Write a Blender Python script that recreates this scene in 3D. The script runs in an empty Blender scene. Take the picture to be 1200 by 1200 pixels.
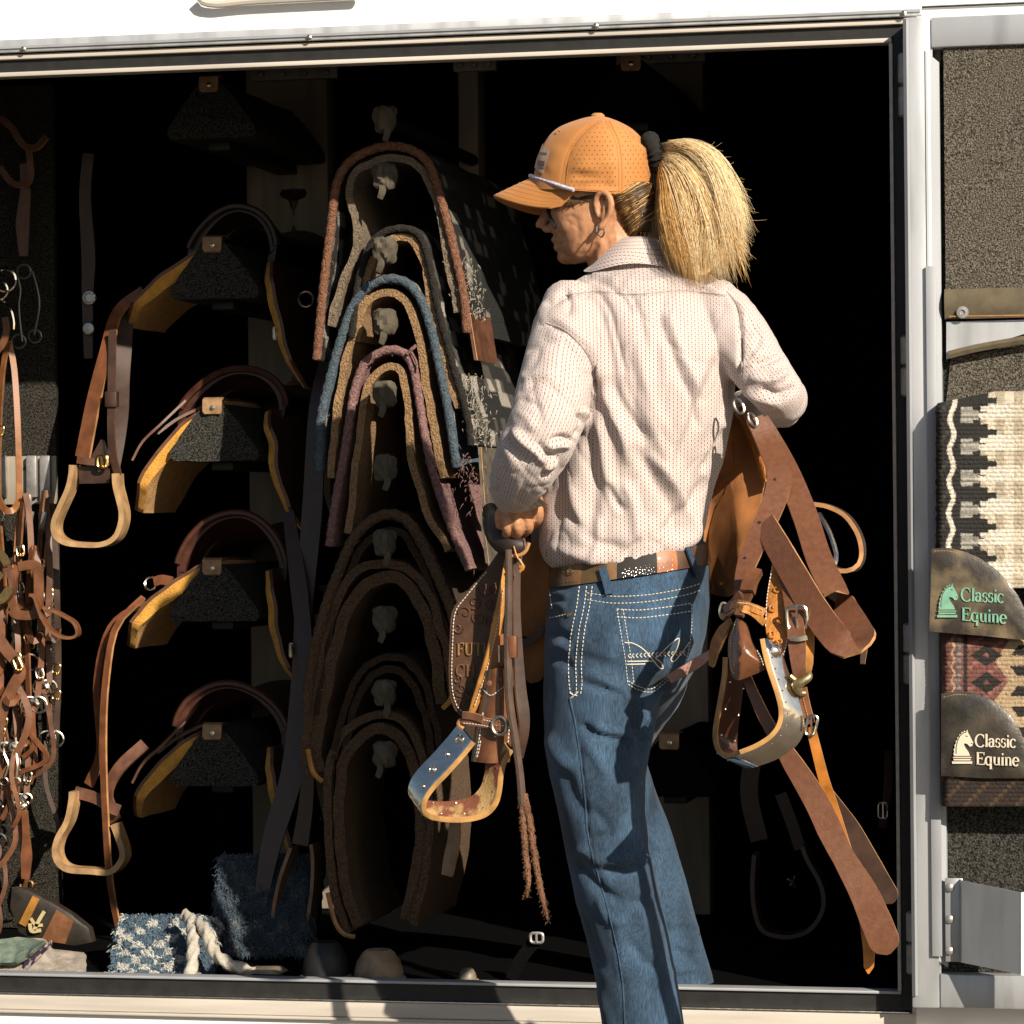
import bpy, bmesh, math, random
import numpy as np
from mathutils import Vector, Matrix, noise
from mathutils.bvhtree import BVHTree
R = math.radians
random.seed(7); np.random.seed(7)
SC = bpy.context.scene
COL = SC.collection

# ------------------------------------------------------------------ camera
F = 3883.0                                  # focal length in pixels of the 1200 px photograph
YAW, ROLL, DIST, CAMZ = R(12.0), R(0.55), 5.05, 1.07
fwd = Vector((-math.sin(YAW), math.cos(YAW), 0))
rgt0 = Vector((math.cos(YAW), math.sin(YAW), 0)); up0 = Vector((0, 0, 1))
rgt = rgt0*math.cos(ROLL) - up0*math.sin(ROLL)
upv = up0*math.cos(ROLL) + rgt0*math.sin(ROLL)
CAM = Vector((DIST*math.sin(YAW), -DIST*math.cos(YAW), CAMZ))
cd = bpy.data.cameras.new('camera'); cam = bpy.data.objects.new('camera', cd); COL.objects.link(cam)
cd.sensor_width = 36; cd.lens = 36*F/1200; cd.clip_end = 3000; cd.clip_start = 0.1
cam.matrix_world = Matrix(((rgt.x, upv.x, -fwd.x, CAM.x), (rgt.y, upv.y, -fwd.y, CAM.y), (rgt.z, upv.z, -fwd.z, CAM.z), (0, 0, 0, 1)))
SC.camera = cam

# ------------------------------------------------------------------ light
SUN_EL, SUN_AZ = R(27), R(42)               # azimuth: towards +x from the wall's outward normal (-y)
wd = bpy.data.worlds.new('World'); SC.world = wd; wd.use_nodes = True
nt = wd.node_tree; sky = nt.nodes.new('ShaderNodeTexSky'); sky.sky_type = 'NISHITA'; sky.sun_disc = False
sky.sun_elevation = SUN_EL; sky.sun_rotation = R(180) - SUN_AZ
bg = nt.nodes['Background']; nt.links.new(sky.outputs[0], bg.inputs[0]); bg.inputs[1].default_value = 0.05
sl = bpy.data.lights.new('sun', 'SUN'); sl.energy = 5.0; sl.angle = R(0.5); sl.color = (1, .88, .72)
so = bpy.data.objects.new('sun', sl); COL.objects.link(so); so.location = (3, -6, 8)
sdir = Vector((math.sin(SUN_AZ)*math.cos(SUN_EL), -math.cos(SUN_AZ)*math.cos(SUN_EL), math.sin(SUN_EL)))
so.rotation_euler = sdir.to_track_quat('Z', 'Y').to_euler()
vs = SC.view_settings; vs.view_transform = 'Standard'; vs.look = 'None'; vs.gamma = 1; vs.use_curve_mapping = False
vs.exposure = 0.55

# ------------------------------------------------------------------ helpers
def W(px, py, Y):
    "point of the place, at depth Y behind the trailer side, seen at a pixel of the photograph"
    d = fwd + rgt*((px-600)/F) - upv*((py-600)/F)
    return CAM + d*((Y-CAM.y)/d.y)
def mm(px, Y):                              # metres per pixel there
    return (W(px, 600, Y)-CAM).dot(fwd)/F
CAMn, rn, un, fn = (np.array(v) for v in (CAM, rgt, upv, fwd))
def PXN(P):
    D = P-CAMn; z = D@fn
    return np.stack([600+F*(D@rn)/z, 600-F*(D@un)/z], 1)

def catmull(pts, n):
    "smooth resample of a list of tuples (any dimension) into n points"
    P = np.array([tuple(p) for p in pts], float)
    if len(P) == 2: 
        t = np.linspace(0, 1, n)[:, None]; return P[0]*(1-t)+P[1]*t
    Q = np.vstack([2*P[0]-P[1], P, 2*P[-1]-P[-2]])
    L = np.linalg.norm(np.diff(P[:, :3], axis=0), axis=1)+1e-9; s = np.concatenate([[0], np.cumsum(L)])
    out = []
    for u in np.linspace(0, s[-1], n):
        i = min(max(int(np.searchsorted(s, u, 'right'))-1, 0), len(P)-2); t = (u-s[i])/L[i]
        a, b, c, d = Q[i], Q[i+1], Q[i+2], Q[i+3]
        out.append(.5*((2*b)+(c-a)*t+(2*a-5*b+4*c-d)*t*t+(3*b-a-3*c+d)*t**3))
    return np.array(out)

class MB:
    "collects geometry, then links it as ONE mesh object"
    def __init__(s): s.v = []; s.f = []; s.m = []; s.n = 0
    def add(s, V, Fc, mi=0):
        s.v += [tuple(p) for p in V]; s.f += [tuple(i+s.n for i in f) for f in Fc]
        s.m += ([mi]*len(Fc) if isinstance(mi, int) else list(mi)); s.n += len(V); return s
    def box(s, lo, hi, mi=0, bev=0):
        (x0, y0, z0), (x1, y1, z1) = lo, hi
        if bev <= 0:
            V = [(x, y, z) for x in (x0, x1) for y in (y0, y1) for z in (z0, z1)]
            Fc = [(0, 1, 3, 2), (4, 6, 7, 5), (0, 4, 5, 1), (2, 3, 7, 6), (0, 2, 6, 4), (1, 5, 7, 3)]
            return s.add(V, Fc, mi)
        bm = bmesh.new(); bmesh.ops.create_cube(bm, size=1)
        for v in bm.verts: v.co = Vector(((x0+x1)/2+v.co.x*(x1-x0), (y0+y1)/2+v.co.y*(y1-y0), (z0+z1)/2+v.co.z*(z1-z0)))
        bmesh.ops.bevel(bm, geom=bm.edges[:], offset=bev, segments=2, affect='EDGES', profile=.5)
        return s.bm(bm, mi)
    def bm(s, bm, mi=0):
        bm.verts.ensure_lookup_table(); bm.verts.index_update()
        s.add([v.co[:] for v in bm.verts], [[v.index for v in f.verts] for f in bm.faces], mi); bm.free(); return s
    def tube(s, pts, r, n=10, k=8, mi=0, closed=False):
        "round bar through points; r a number or a list (resampled)"
        P = catmull(pts, n) if n else np.array([tuple(p) for p in pts], float)
        n = len(P)
        rr = np.full(n, r) if np.isscalar(r) else np.interp(np.linspace(0, 1, n), np.linspace(0, 1, len(r)), r)
        T = np.gradient(P, axis=0)
        if closed: T[0] = T[-1] = P[1]-P[-2]
        T /= np.linalg.norm(T, axis=1)[:, None]+1e-12
        a = np.array([0., 0, 1]) if abs(T[0][2]) < .9 else np.array([1., 0, 0])
        V = []; u = np.cross(T[0], a); u /= np.linalg.norm(u)
        for i in range(n):
            u = u-T[i]*(u@T[i]); u /= np.linalg.norm(u)+1e-12; w = np.cross(T[i], u)
            for j in range(k):
                q = 2*math.pi*j/k; V.append(P[i]+rr[i]*(u*math.cos(q)+w*math.sin(q)))
        Fc = [(i*k+j, i*k+(j+1) % k, (i+1)*k+(j+1) % k, (i+1)*k+j) for i in range(n-1) for j in range(k)]
        if not closed: Fc += [tuple(range(k-1, -1, -1)), tuple(range((n-1)*k, n*k))]
        return s.add(V, Fc, mi)
    def strap(s, pts, w, th=.004, nrm=(0, -1, 0), n=24, mi=0, me=None, roundend=False):
        "flat strap; w number or list of widths; nrm one normal hint or a list; me material index of the cut edges"
        P = catmull(pts, n); m = len(P); me = mi if me is None else me
        ww = np.full(m, w, float) if np.isscalar(w) else np.interp(np.linspace(0, 1, m), np.linspace(0, 1, len(w)), w)
        N = np.array(nrm, float)
        N = np.tile(N, (m, 1)) if N.ndim == 1 else np.stack([np.interp(np.linspace(0, 1, m), np.linspace(0, 1, len(N)), N[:, c]) for c in range(3)], 1)
        if roundend:
            L = np.concatenate([[0], np.cumsum(np.linalg.norm(np.diff(P, axis=0), axis=1))]); d = L[-1]-L; h = ww/2
            ww = ww*np.sqrt(np.clip(1-np.clip(1-d/np.maximum(h, 1e-6), 0, 1)**2, .02, 1))
        T = np.gradient(P, axis=0); T /= np.linalg.norm(T, axis=1)[:, None]+1e-12
        S = np.cross(T, N); S /= np.linalg.norm(S, axis=1)[:, None]+1e-9; Nn = np.cross(S, T)
        V = []
        for i in range(m):
            for a, b in ((-1, 1), (1, 1), (1, -1), (-1, -1)): V.append(P[i]+S[i]*ww[i]/2*a+Nn[i]*th/2*b)
        Fc = []; mi_ = []
        for i in range(m-1):
            for j in range(4):
                Fc.append((i*4+j, (i+1)*4+j, (i+1)*4+(j+1) % 4, i*4+(j+1) % 4)); mi_.append(mi if j in (0, 2) else me)
        Fc += [(0, 1, 2, 3), ((m-1)*4+3, (m-1)*4+2, (m-1)*4+1, (m-1)*4)]; mi_ += [me, me]
        return s.add(V, Fc, mi_)
    def lathe(s, prof, c, ax=(0, -1, 0), k=14, mi=0):
        "profile (r, h) turned about ax through c"
        ax = np.array(ax, float); ax /= np.linalg.norm(ax); c = np.array(c, float)
        a = np.array([0., 0, 1]) if abs(ax[2]) < .9 else np.array([1., 0, 0]); u = np.cross(ax, a); u /= np.linalg.norm(u); w = np.cross(ax, u)
        V = [c+ax*h+r*(u*math.cos(2*math.pi*j/k)+w*math.sin(2*math.pi*j/k)) for r, h in prof for j in range(k)]
        Fc = [(i*k+j, i*k+(j+1) % k, (i+1)*k+(j+1) % k, (i+1)*k+j) for i in range(len(prof)-1) for j in range(k)]
        Fc += [tuple(range(k-1, -1, -1)), tuple(range((len(prof)-1)*k, len(prof)*k))]
        return s.add(V, Fc, mi)
    def slab(s, front, off, mi=0, me=None):
        "polygon (list of points) given a thickness by the vector off"
        n = len(front); me = mi if me is None else me
        V = [tuple(p) for p in front]+[tuple(np.array(p)+np.array(off)) for p in front]
        Fc = [tuple(range(n)), tuple(range(2*n-1, n-1, -1))]+[(i, i+n, (i+1) % n+n, (i+1) % n) for i in range(n)]
        return s.add(V, Fc, [mi, mi]+[me]*n)
    def grid(s, P, mi=0, thick=None, me=None):
        "P array [a][b][3]; thick: offset vector array or vector to close it into a shell"
        P = np.array(P, float); a, b = P.shape[:2]; me = mi if me is None else me
        V = P.reshape(-1, 3).tolist(); Fc = [(i*b+j, i*b+j+1, (i+1)*b+j+1, (i+1)*b+j) for i in range(a-1) for j in range(b-1)]; ml = [mi]*len(Fc)
        if thick is not None:
            O = (P+np.array(thick, float)).reshape(-1, 3).tolist(); k = a*b
            Fb = [tuple(x+k for x in reversed(f)) for f in Fc]; ml = ml+[me if me is not None else mi]*len(Fb)
            rim = [(0*b+j) for j in range(b)]+[i*b+b-1 for i in range(1, a)]+[(a-1)*b+j for j in range(b-2, -1, -1)]+[i*b for i in range(a-2, 0, -1)]
            Fr = [(rim[(i+1) % len(rim)], rim[i], rim[i]+k, rim[(i+1) % len(rim)]+k) for i in range(len(rim))]
            V = V+O; Fc = Fc+Fb+Fr; ml += [me]*len(Fr)
        return s.add(V, Fc, ml)
    def loft(s, rings, mi=0, cap=True):
        k = len(rings[0]); V = [tuple(p) for r in rings for p in r]
        Fc = [(i*k+j, i*k+(j+1) % k, (i+1)*k+(j+1) % k, (i+1)*k+j) for i in range(len(rings)-1) for j in range(k)]
        if cap: Fc += [tuple(range(k-1, -1, -1)), tuple(range((len(rings)-1)*k, len(rings)*k))]
        return s.add(V, Fc, mi)
    def build(s, name, mats, parent=None, sharp=38, fix=True):
        me = bpy.data.meshes.new(name); off = wloc(parent) if parent else Vector()
        me.from_pydata([(x-off.x, y-off.y, z-off.z) for x, y, z in s.v], [], s.f)
        mats = mats if isinstance(mats, (list, tuple)) else [mats]
        for m in mats: me.materials.append(m)
        me.polygons.foreach_set('material_index', s.m)
        if fix:
            bm = bmesh.new(); bm.from_mesh(me); bmesh.ops.recalc_face_normals(bm, faces=bm.faces); bm.to_mesh(me); bm.free()
        me.polygons.foreach_set('use_smooth', [True]*len(me.polygons)); me.update()
        if sharp: me.set_sharp_from_angle(angle=R(sharp))
        o = bpy.data.objects.new(name, me); COL.objects.link(o)
        if parent: o.parent = parent
        return o
def wloc(o):
    v = Vector()
    while o: v += o.location; o = o.parent
    return v
def tag(o, label, cat, group=None):
    o['label'] = label; o['category'] = cat
    if group: o['group'] = group
    return o
def thing(name, label, cat, loc, group=None):
    o = bpy.data.objects.new(name, None); COL.objects.link(o); o.location = loc; o.empty_display_size = .05
    return tag(o, label, cat, group)
def stuff(o): o['kind'] = 'stuff'; return o
def structure(o): o['kind'] = 'structure'; return o
KIDS = {}
def dup(o, loc=None, parent=None):
    c = o.copy(); COL.objects.link(c)
    if loc is not None: c.location = loc
    if parent: c.parent = parent
    for ch in list(o.children): dup(ch, None, c)
    return c

# ------------------------------------------------------------------ materials
def M(name, col, rough=.6, metal=0., var=.25, vs=30, vcol=None, bump=0., bs=200, bstr=None, coat=0., spec=.5, sheen=0., aniso=None, detail=6, vramp=(.35, .7), mixin=None):
    "procedural surface: base colour mottled by noise, fine relief, optional second colour"
    m = bpy.data.materials.new(name); m.use_nodes = True; t = m.node_tree; p = t.nodes['Principled BSDF']
    p.inputs['Roughness'].default_value = rough; p.inputs['Metallic'].default_value = metal
    p.inputs['Specular IOR Level'].default_value = spec; p.inputs['Coat Weight'].default_value = coat
    p.inputs['Sheen Weight'].default_value = sheen
    tc = t.nodes.new('ShaderNodeTexCoord'); co = tc.outputs['Object']
    if aniso:
        mp = t.nodes.new('ShaderNodeMapping'); mp.inputs['Scale'].default_value = aniso; t.links.new(co, mp.inputs[0]); co = mp.outputs[0]
    nz = t.nodes.new('ShaderNodeTexNoise'); nz.inputs['Scale'].default_value = vs; nz.inputs['Detail'].default_value = detail; t.links.new(co, nz.inputs['Vector'])
    rp = t.nodes.new('ShaderNodeValToRGB'); rp.color_ramp.elements[0].position, rp.color_ramp.elements[1].position = vramp
    c2 = vcol or tuple(c*(1-var) for c in col)
    rp.color_ramp.elements[0].color = (*c2, 1); rp.color_ramp.elements[1].color = (*col, 1)
    t.links.new(nz.outputs[0], rp.inputs[0]); t.links.new(rp.outputs[0], p.inputs['Base Color'])
    if bump:
        n2 = t.nodes.new('ShaderNodeTexNoise'); n2.inputs['Scale'].default_value = bs; n2.inputs['Detail'].default_value = 3; t.links.new(co, n2.inputs['Vector'])
        b = t.nodes.new('ShaderNodeBump'); b.inputs['Strength'].default_value = bump; b.inputs['Distance'].default_value = bstr or .003
        t.links.new(n2.outputs[0], b.inputs['Height']); t.links.new(b.outputs[0], p.inputs['Normal'])
    # a little roughness variation so highlights break up
    mr = t.nodes.new('ShaderNodeMapRange'); mr.inputs['To Min'].default_value = max(rough-.12, .03); mr.inputs['To Max'].default_value = min(rough+.12, 1)
    t.links.new(nz.outputs[0], mr.inputs[0]); t.links.new(mr.outputs[0], p.inputs['Roughness'])
    return m
def VC(name, rough=.9, bump=0., bs=300, bstr=.003, sheen=0.):
    "surface whose woven or printed pattern is stored on the mesh"
    m = M(name, (1, 1, 1), rough, var=.3, vs=220, bump=bump, bs=bs, bstr=bstr, sheen=sheen); t = m.node_tree; p = t.nodes['Principled BSDF']
    a = t.nodes.new('ShaderNodeVertexColor'); a.layer_name = 'Col'; x = t.nodes.new('ShaderNodeMix'); x.data_type = 'RGBA'; x.blend_type = 'MULTIPLY'; x.inputs[0].default_value = 1
    src = p.inputs['Base Color'].links[0].from_socket
    t.links.new(src, x.inputs[6]); t.links.new(a.outputs[0], x.inputs[7]); t.links.new(x.outputs[2], p.inputs['Base Color']); return m

m_white = M('white_paint', (.80, .80, .79), .35, var=.10, vs=5, coat=.3, aniso=(.5, 1, 2.5), detail=10, vramp=(.25, .5))
m_sill = M('sill_metal', (.50, .46, .41), .5, var=.22, vs=9, aniso=(.4, 1, 6), vramp=(.3, .62), bump=.03)
m_alu = M('aluminium', (.36, .38, .41), .6, metal=.3, var=.16, vs=14, aniso=(1, 1, .3), bump=.03, bs=500)
m_aludoor = M('door_aluminium', (.52, .54, .57), .48, metal=.55, var=.30, vs=9, aniso=(3, 1, .5), bump=.04, bs=300, detail=10, vramp=(.28, .55))
m_alubrk = M('bracket_metal', (.36, .31, .25), .5, metal=.2, var=.3, vs=25, aniso=(3, 1, .5))
m_alupanel = M('post_metal', (.30, .26, .20), .55, metal=.1, var=.3, vs=12, aniso=(4, 1, .5))
m_steel = M('hinge_steel', (.42, .41, .4), .45, metal=.6, var=.3, vs=60, bump=.05)
m_rubber = M('black_rubber', (.012, .012, .012), .6, var=.4, vs=40)
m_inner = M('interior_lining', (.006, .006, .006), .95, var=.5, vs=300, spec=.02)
m_carpet = M('grey_carpet', (.20, .18, .145), .95, var=.9, vs=460, vcol=(.018, .016, .013), vramp=(.36, .68), detail=2, bump=.9, bs=420, bstr=.004, spec=.15)
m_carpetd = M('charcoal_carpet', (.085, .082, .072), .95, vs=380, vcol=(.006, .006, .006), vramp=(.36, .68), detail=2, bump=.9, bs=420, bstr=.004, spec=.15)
m_canvas = M('olive_canvas', (.13, .105, .065), .9, var=.35, vs=50, bump=.3, bs=900, bstr=.001)
m_chrome = M('chrome', (.88, .80, .70), .13, metal=1., var=.12, vs=40, bump=.35, bs=20, bstr=.008)
m_nickel = M('nickel', (.75, .70, .60), .25, metal=1., var=.2, vs=90)
m_brass = M('brass', (.72, .50, .22), .3, metal=1., var=.3, vs=90)
m_dirt = M('dry_dirt', (.11, .09, .065), .95, var=.4, vs=2, bump=.5, bs=12, bstr=.02)
m_wood = M('tab_leather', (.40, .24, .12), .6, var=.4, vs=90)
def leather(name, c, **k):
    d = dict(rough=.48, var=.45, vs=45, bump=.12, bs=420, bstr=.0015, coat=.08); d.update(k); return M(name, c, **d)
l_dark = leather('dark_leather', (.055, .026, .016))
l_brown = leather('brown_leather', (.15, .066, .038))
l_latigo = leather('latigo_leather', (.155, .062, .030), rough=.42, var=.2, vs=120, bump=.25, bs=300)
l_red = leather('russet_leather', (.21, .075, .03))
l_tan = leather('tan_leather', (.46, .22, .075))
l_edge = leather('raw_leather_edge', (.50, .25, .10), rough=.75, coat=0)
l_gold = leather('golden_leather', (.55, .24, .045))
l_fleece = M('golden_fleece', (.66, .33, .055), .95, var=.3, vs=60, bump=.6, bs=300, bstr=.004, sheen=.1)
l_strap = leather('bridle_leather', (.19, .075, .032))
m_thread = M('white_thread', (.72, .66, .55), .8, var=.2)

# ------------------------------------------------------------------ ground and the sheet that reaches the horizon
g = MB(); g.add([(-900, -900, 0), (900, -900, 0), (900, 900, 0), (-900, 900, 0)], [(0, 1, 2, 3)]); structure(g.build('ground', m_dirt))

# ------------------------------------------------------------------ trailer
ZL = lambda px, py, Y=0: W(px, py, Y).z
ztop = W(600, 61, 0).z; xj = W(1048, 600, 0).x; zsill = W(600, 1151, 0).z; XL = -1.35; YB = 1.5
trailer = thing('horse_trailer', 'white stock trailer with its wide tack compartment standing open', 'trailer', (0, 1.1, 0))
def tp(mb, name, mat, parent=trailer, **k): return mb.build(name, mat, parent, **k)
# outer skin
zw = W(600, 27, 0).z
panel = MB().box((-3.2, -.004, zw), (3.0, .03, zw+.75)); panel = tp(panel, 'upper_panel', m_white)
b = MB(); b.tube([W(233, -4, -.02), W(238, 2, -.02), W(256, 5, -.02), W(300, 1, -.02), W(420, -5, -.02)], .006, n=24); tp(b, 'trim_lip', m_sill, panel)
rail = tp(MB().box((-3.2, -.016, ztop+.028), (W(1081, 8, 0).x, -.0045, zw+.004), bev=.002), 'top_rail', m_aludoor)
tp(MB().box((-3.2, -.019, ztop+.0335), (W(1081, 8, 0).x-.002, -.0165, ztop+.0375)), 'rail_bead', m_alu, rail)
for px in (37, 371, 706, 1066, -300):
    q = W(px, 600, 0); c = Vector((q.x, -.0165, zw-.012)); tp(MB().lathe([(.0052, 0), (.0048, .0018), (.003, .0032), (.0006, .0038)], c), 'rivet', m_nickel, rail)
tp(MB().box((-3.2, -.008, ztop+.018), (xj+.022, .028, ztop+.026), bev=.002), 'drip_lip', m_sill)
# door frame: rubber gasket and thin aluminium lip all round the opening
gk = MB()
gk.box((-3.2, 0, ztop-.001), (xj+.018, .03, ztop+.0175)); gk.box((xj+.005, 0.001, zsill-.03), (xj+.019, .0305, ztop-.0012)); gk.box((-3.2, 0.0005, zsill-.031), (xj+.0045, .0304, zsill-.006))
tp(gk, 'door_gasket', m_rubber)
lp = MB(); lp.box((-3.2, -.005, ztop-.0085), (xj+.003, .026, ztop-.0014), bev=.0015); tp(lp, 'opening_lip', m_sill)
lp = MB(); lp.box((xj-.001, -.0055, zsill-.001), (xj+.0042, .0262, ztop-.0090), bev=.001); tp(lp, 'opening_lip', m_sill)
lp = MB(); lp.box((-3.2, -.0052, zsill-.0055), (xj+.0041, .0263, zsill-.0012), bev=.001); tp(lp, 'opening_lip', m_alu)
tp(MB().box((xj+.0195, -.002, zsill-.06), (xj+.0245, .02, ztop+.027), bev=.001), 'jamb_strip', m_aludoor)
# sill and lower skin
sill = tp(MB().box((-3.2, -.006, zsill-.058), (W(1068, 600, 0).x, .03, zsill-.034), bev=.002), 'sill_rail', m_sill)
tp(MB().box((-3.2, -.009, zsill-.0335), (xj+.016, .03, zsill-.0312), bev=.0008), 'sill_bead', m_nickel)
tp(MB().box((-3.2, -.011, zsill-.063), (3.0, .03, zsill-.0585), bev=.0015), 'sill_trim', m_sill)
tp(MB().box((-3.2, 0, .26), (3.0, .03, zsill-.0635)), 'lower_panel', m_white)
tp(MB().box((xj+.025, .004, .26), (3.0, .03, zw-.002)), 'side_panel', m_white)
# interior box and the rest of the body
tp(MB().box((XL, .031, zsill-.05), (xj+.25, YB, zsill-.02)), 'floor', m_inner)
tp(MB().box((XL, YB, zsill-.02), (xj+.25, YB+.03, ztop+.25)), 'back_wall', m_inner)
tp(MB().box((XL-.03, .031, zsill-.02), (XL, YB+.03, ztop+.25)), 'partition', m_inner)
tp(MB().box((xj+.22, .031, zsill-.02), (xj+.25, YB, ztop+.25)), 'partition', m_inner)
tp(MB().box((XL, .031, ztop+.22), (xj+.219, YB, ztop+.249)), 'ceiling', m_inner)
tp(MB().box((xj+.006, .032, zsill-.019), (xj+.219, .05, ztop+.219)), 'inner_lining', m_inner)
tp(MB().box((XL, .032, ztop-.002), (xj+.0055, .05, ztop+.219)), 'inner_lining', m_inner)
tp(MB().box((-3.2, 2.2, .26), (3.0, 2.23, zw+.75)), 'far_side_panel', m_white)
tp(MB().box((-3.21, -.004, zw+.751), (3.01, 2.231, zw+.79), bev=.01), 'roof', m_white)
tp(MB().box((-3.23, -.003, .26), (-3.2005, 2.229, zw+.75)), 'end_panel', m_white)
tp(MB().box((3.0005, -.003, .26), (3.03, 2.229, zw+.75)), 'end_panel', m_white)
# carpet board with hook bar at far left of the compartment
YC = .66
cb = tp(MB().box((XL+.005, YC, zsill-.018), (W(66, 600, YC).x, YC+.02, W(0, 100, YC).z), bev=.004), 'carpet_board', M('board_carpet', (.062, .056, .047), .95, vs=380, vcol=(.005, .005, .004), vramp=(.36, .68), detail=2, bump=.9, bs=420, bstr=.004, spec=.1))
hb0, hb1 = W(-60, 592, YC-.006), W(66, 534, YC-.006)
hb = tp(MB().box((XL+.02, YC-.008, hb0.z), (hb1.x, YC-.0005, hb1.z), bev=.001), 'hook_bar', m_alubrk, cb)
for px in (2, 38, 54): 
    c = W(px-4, 560, YC-.03)
    h = MB(); h.box((c.x-.010, YC-.02, c.z-.035), (c.x+.010, YC-.0082, c.z+.04), bev=.003)
    z = c.z; h.tube([(c.x, YC-.03, z-.03), (c.x, YC-.035, z-.075), (c.x+.004, YC-.05, z-.095), (c.x+.015, YC-.075, z-.085), (c.x+.022, YC-.08, z-.06)], .0055, n=16)
    tp(h, 'hook', m_steel, cb)
tp(MB().lathe([(.007, 0), (.006, .003), (.001, .005)], W(32, 548, YC-.0085)), 'screw', m_nickel, cb)
# metal posts that carry the racks
def post(px0, px1, Y, py0=None, depth=.06, flange=None, mat=m_alupanel, pyb=None):
    x0, x1 = W(px0, 600, Y).x, W(px1, 600, Y).x; zt = W(px0, py0, Y).z if py0 else ztop+.2
    o = tp(MB().box((x0, Y, W(px0, pyb, Y).z if pyb else zsill-.019), (x1, Y+depth, zt), bev=.004), 'rack_post', mat)
    if flange:
        a, b_, c, d, n = flange
        f0, f1 = W(a, d, Y-.03), W(b_, c, Y-.03)
        fl = tp(MB().box((f0.x, Y-.03, f0.z), (f1.x, Y-.012, f1.z), bev=.002).box((f0.x+.01, Y-.0125, f0.z+.004), (f1.x-.01, Y-.001, f1.z-.004)), 'flange', m_alubrk, o)
        for i in range(n):
            x = f0.x+(f1.x-f0.x)*(i+.5)/n; tp(MB().lathe([(.006, 0), (.006, .002), (.0045, .005), (.001, .0055)], (x, Y-.0302, (f0.z+f1.z)/2)), 'bolt', m_steel, o)
    return o
P1 = post(292, 388, 1.02, flange=(294, 395, 77, 95, 4))
P2 = post(541, 565, .9, pyb=470, flange=(531, 581, 67, 84, 3))
P3 = post(758, 828, 1.02, flange=(722, 826, 56, 76, 4))
tp(MB().slab([W(296, 66, .03), W(333, 66, .03), W(330, 73, .03), (W(322, 77, .03)), W(296, 77, .03), W(288, 72, .03)], (0, .012, 0)), 'lip_bracket', m_sill)

# ------------------------------------------------------------------ open door, folded back flat against the side
door = MB(); YD0, YD1 = -.075, -.03
dz1, dz0 = W(1090, 23, YD1).z, W(1090, 1178, YD1).z; dx0 = W(1064, 600, -.05).x; dx1 = dx0+.95
fw = .044
dr = MB(); dr.box((dx0, -.06, dz0), (dx0+.040, -.002, dz1), bev=.003)
dr = tp(dr, 'door', m_aludoor)
tp(MB().box((dx0+.041, -.058, dz1-.045), (dx1, -.002, dz1-.0005), bev=.003), 'door_rail', m_aludoor, dr)
tp(MB().box((dx0+.041, -.058, dz0+.0005), (dx1, -.002, dz0+.05), bev=.003), 'door_rail', m_aludoor, dr)
tp(MB().box((dx1-.045, -.058, dz0+.0505), (dx1-.001, -.002, dz1-.0455), bev=.003), 'door_stile', m_aludoor, dr)
ix0 = W(1087, 600, -.05).x; ix1 = W(1106, 600, -.04).x
# inner stepped stile
tp(MB().box((dx0+.0405, -.052, dz0+.0505), (ix0, -.0025, dz1-.0455), bev=.002), 'door_stile', m_aludoor, dr)
tp(MB().slab([(ix0+.0005, -.056, dz1-.048), (ix0+.004, -.062, dz1-.05), (ix1, -.050, dz1-.066), (ix1, -.0035, dz1-.066), (ix0+.0005, -.0035, dz1-.048)], (0, 0, -(dz1-dz0-.125))), 'door_stile', m_alu, dr)
tp(MB().slab([(dx0+.001, -.066, dz1-.003), (dx0+.006, -.07, dz1-.003), (dx0+.009, -.0615, dz1-.003), (dx0+.001, -.0605, dz1-.003)], (0, 0, -(dz1-dz0)*.985)), 'door_edge', m_alu, dr)
tp(MB().box((ix1+.0005, -.03, dz0+.051), (dx1-.046, -.012, dz1-.046)), 'door_panel', m_carpetd, dr)
tp(MB().box((ix0+.0018, -.0665, W(1090, 1120, -.06).z), (ix0+.0165, -.0625, W(1090, 312, -.06).z), bev=.0008), 'cover_strip', m_alu, dr)
for py in (150, 235, 420, 560, 905, 1000): tp(MB().lathe([(.0022, 0), (.002, .0008), (.0005, .0012)], W(1079, py, -.0525), k=8), 'screw', m_steel, dr)
# hinges
for py0, py1, px in ((62, 137, 1057), (393, 465, 1062), (730, 802, 1066), (1068, 1142, 1070)):
    a, c = W(px, py0, -.02), W(px, py1, -.02); zc = (a.z+c.z)/2
    h = MB(); x = xj+.0215
    for z0, z1 in ((c.z, zc-.0008), (zc+.0008, a.z)): h.lathe([(.005, 0), (.0085, .003), (.0085, z1-z0-.003), (.005, z1-z0)], (x, -.018, z0), (0, 0, 1), k=12)
    tp(h, 'hinge', m_steel, dr)
# carpeted upper panel, canvas flap with snaps
yk = -.048
c0, c1 = W(1107, 341, yk), W(1107, 53, yk)
bm = MB()
gx = np.linspace(W(1107, 200, yk).x, dx1-.05, 60); gz = np.linspace(c0.z, c1.z-.004, 60)
Pg = np.array([[(x, yk+.0025*noise.noise((x*9, z*9, 1)), z) for x in gx] for z in gz])
bm.grid(Pg, thick=(0, .017, 0)); tp(bm, 'carpet_panel', m_carpet, dr)
ys = -.054
fl = MB(); gz = np.linspace(W(1107, 374, ys).z, W(1107, 339, ys).z, 12); gx = np.linspace(W(1107, 355, ys).x, dx1-.05, 40)
Pg = np.array([[(x, ys-.006*math.sin(math.pi*j/11)-.003*noise.noise((x*12, z*20, 5)), z) for x in gx] for j, z in enumerate(gz)]); fl.grid(Pg, thick=(0, .008, 0))
fl = tp(fl, 'canvas_flap', m_canvas, dr)
for px in (1128, 1290): tp(MB().lathe([(.0095, 0), (.0085, .003), (.004, .0035), (.003, .001)], W(px, 366, ys-.006), k=16), 'snap', m_steel, fl)
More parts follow.
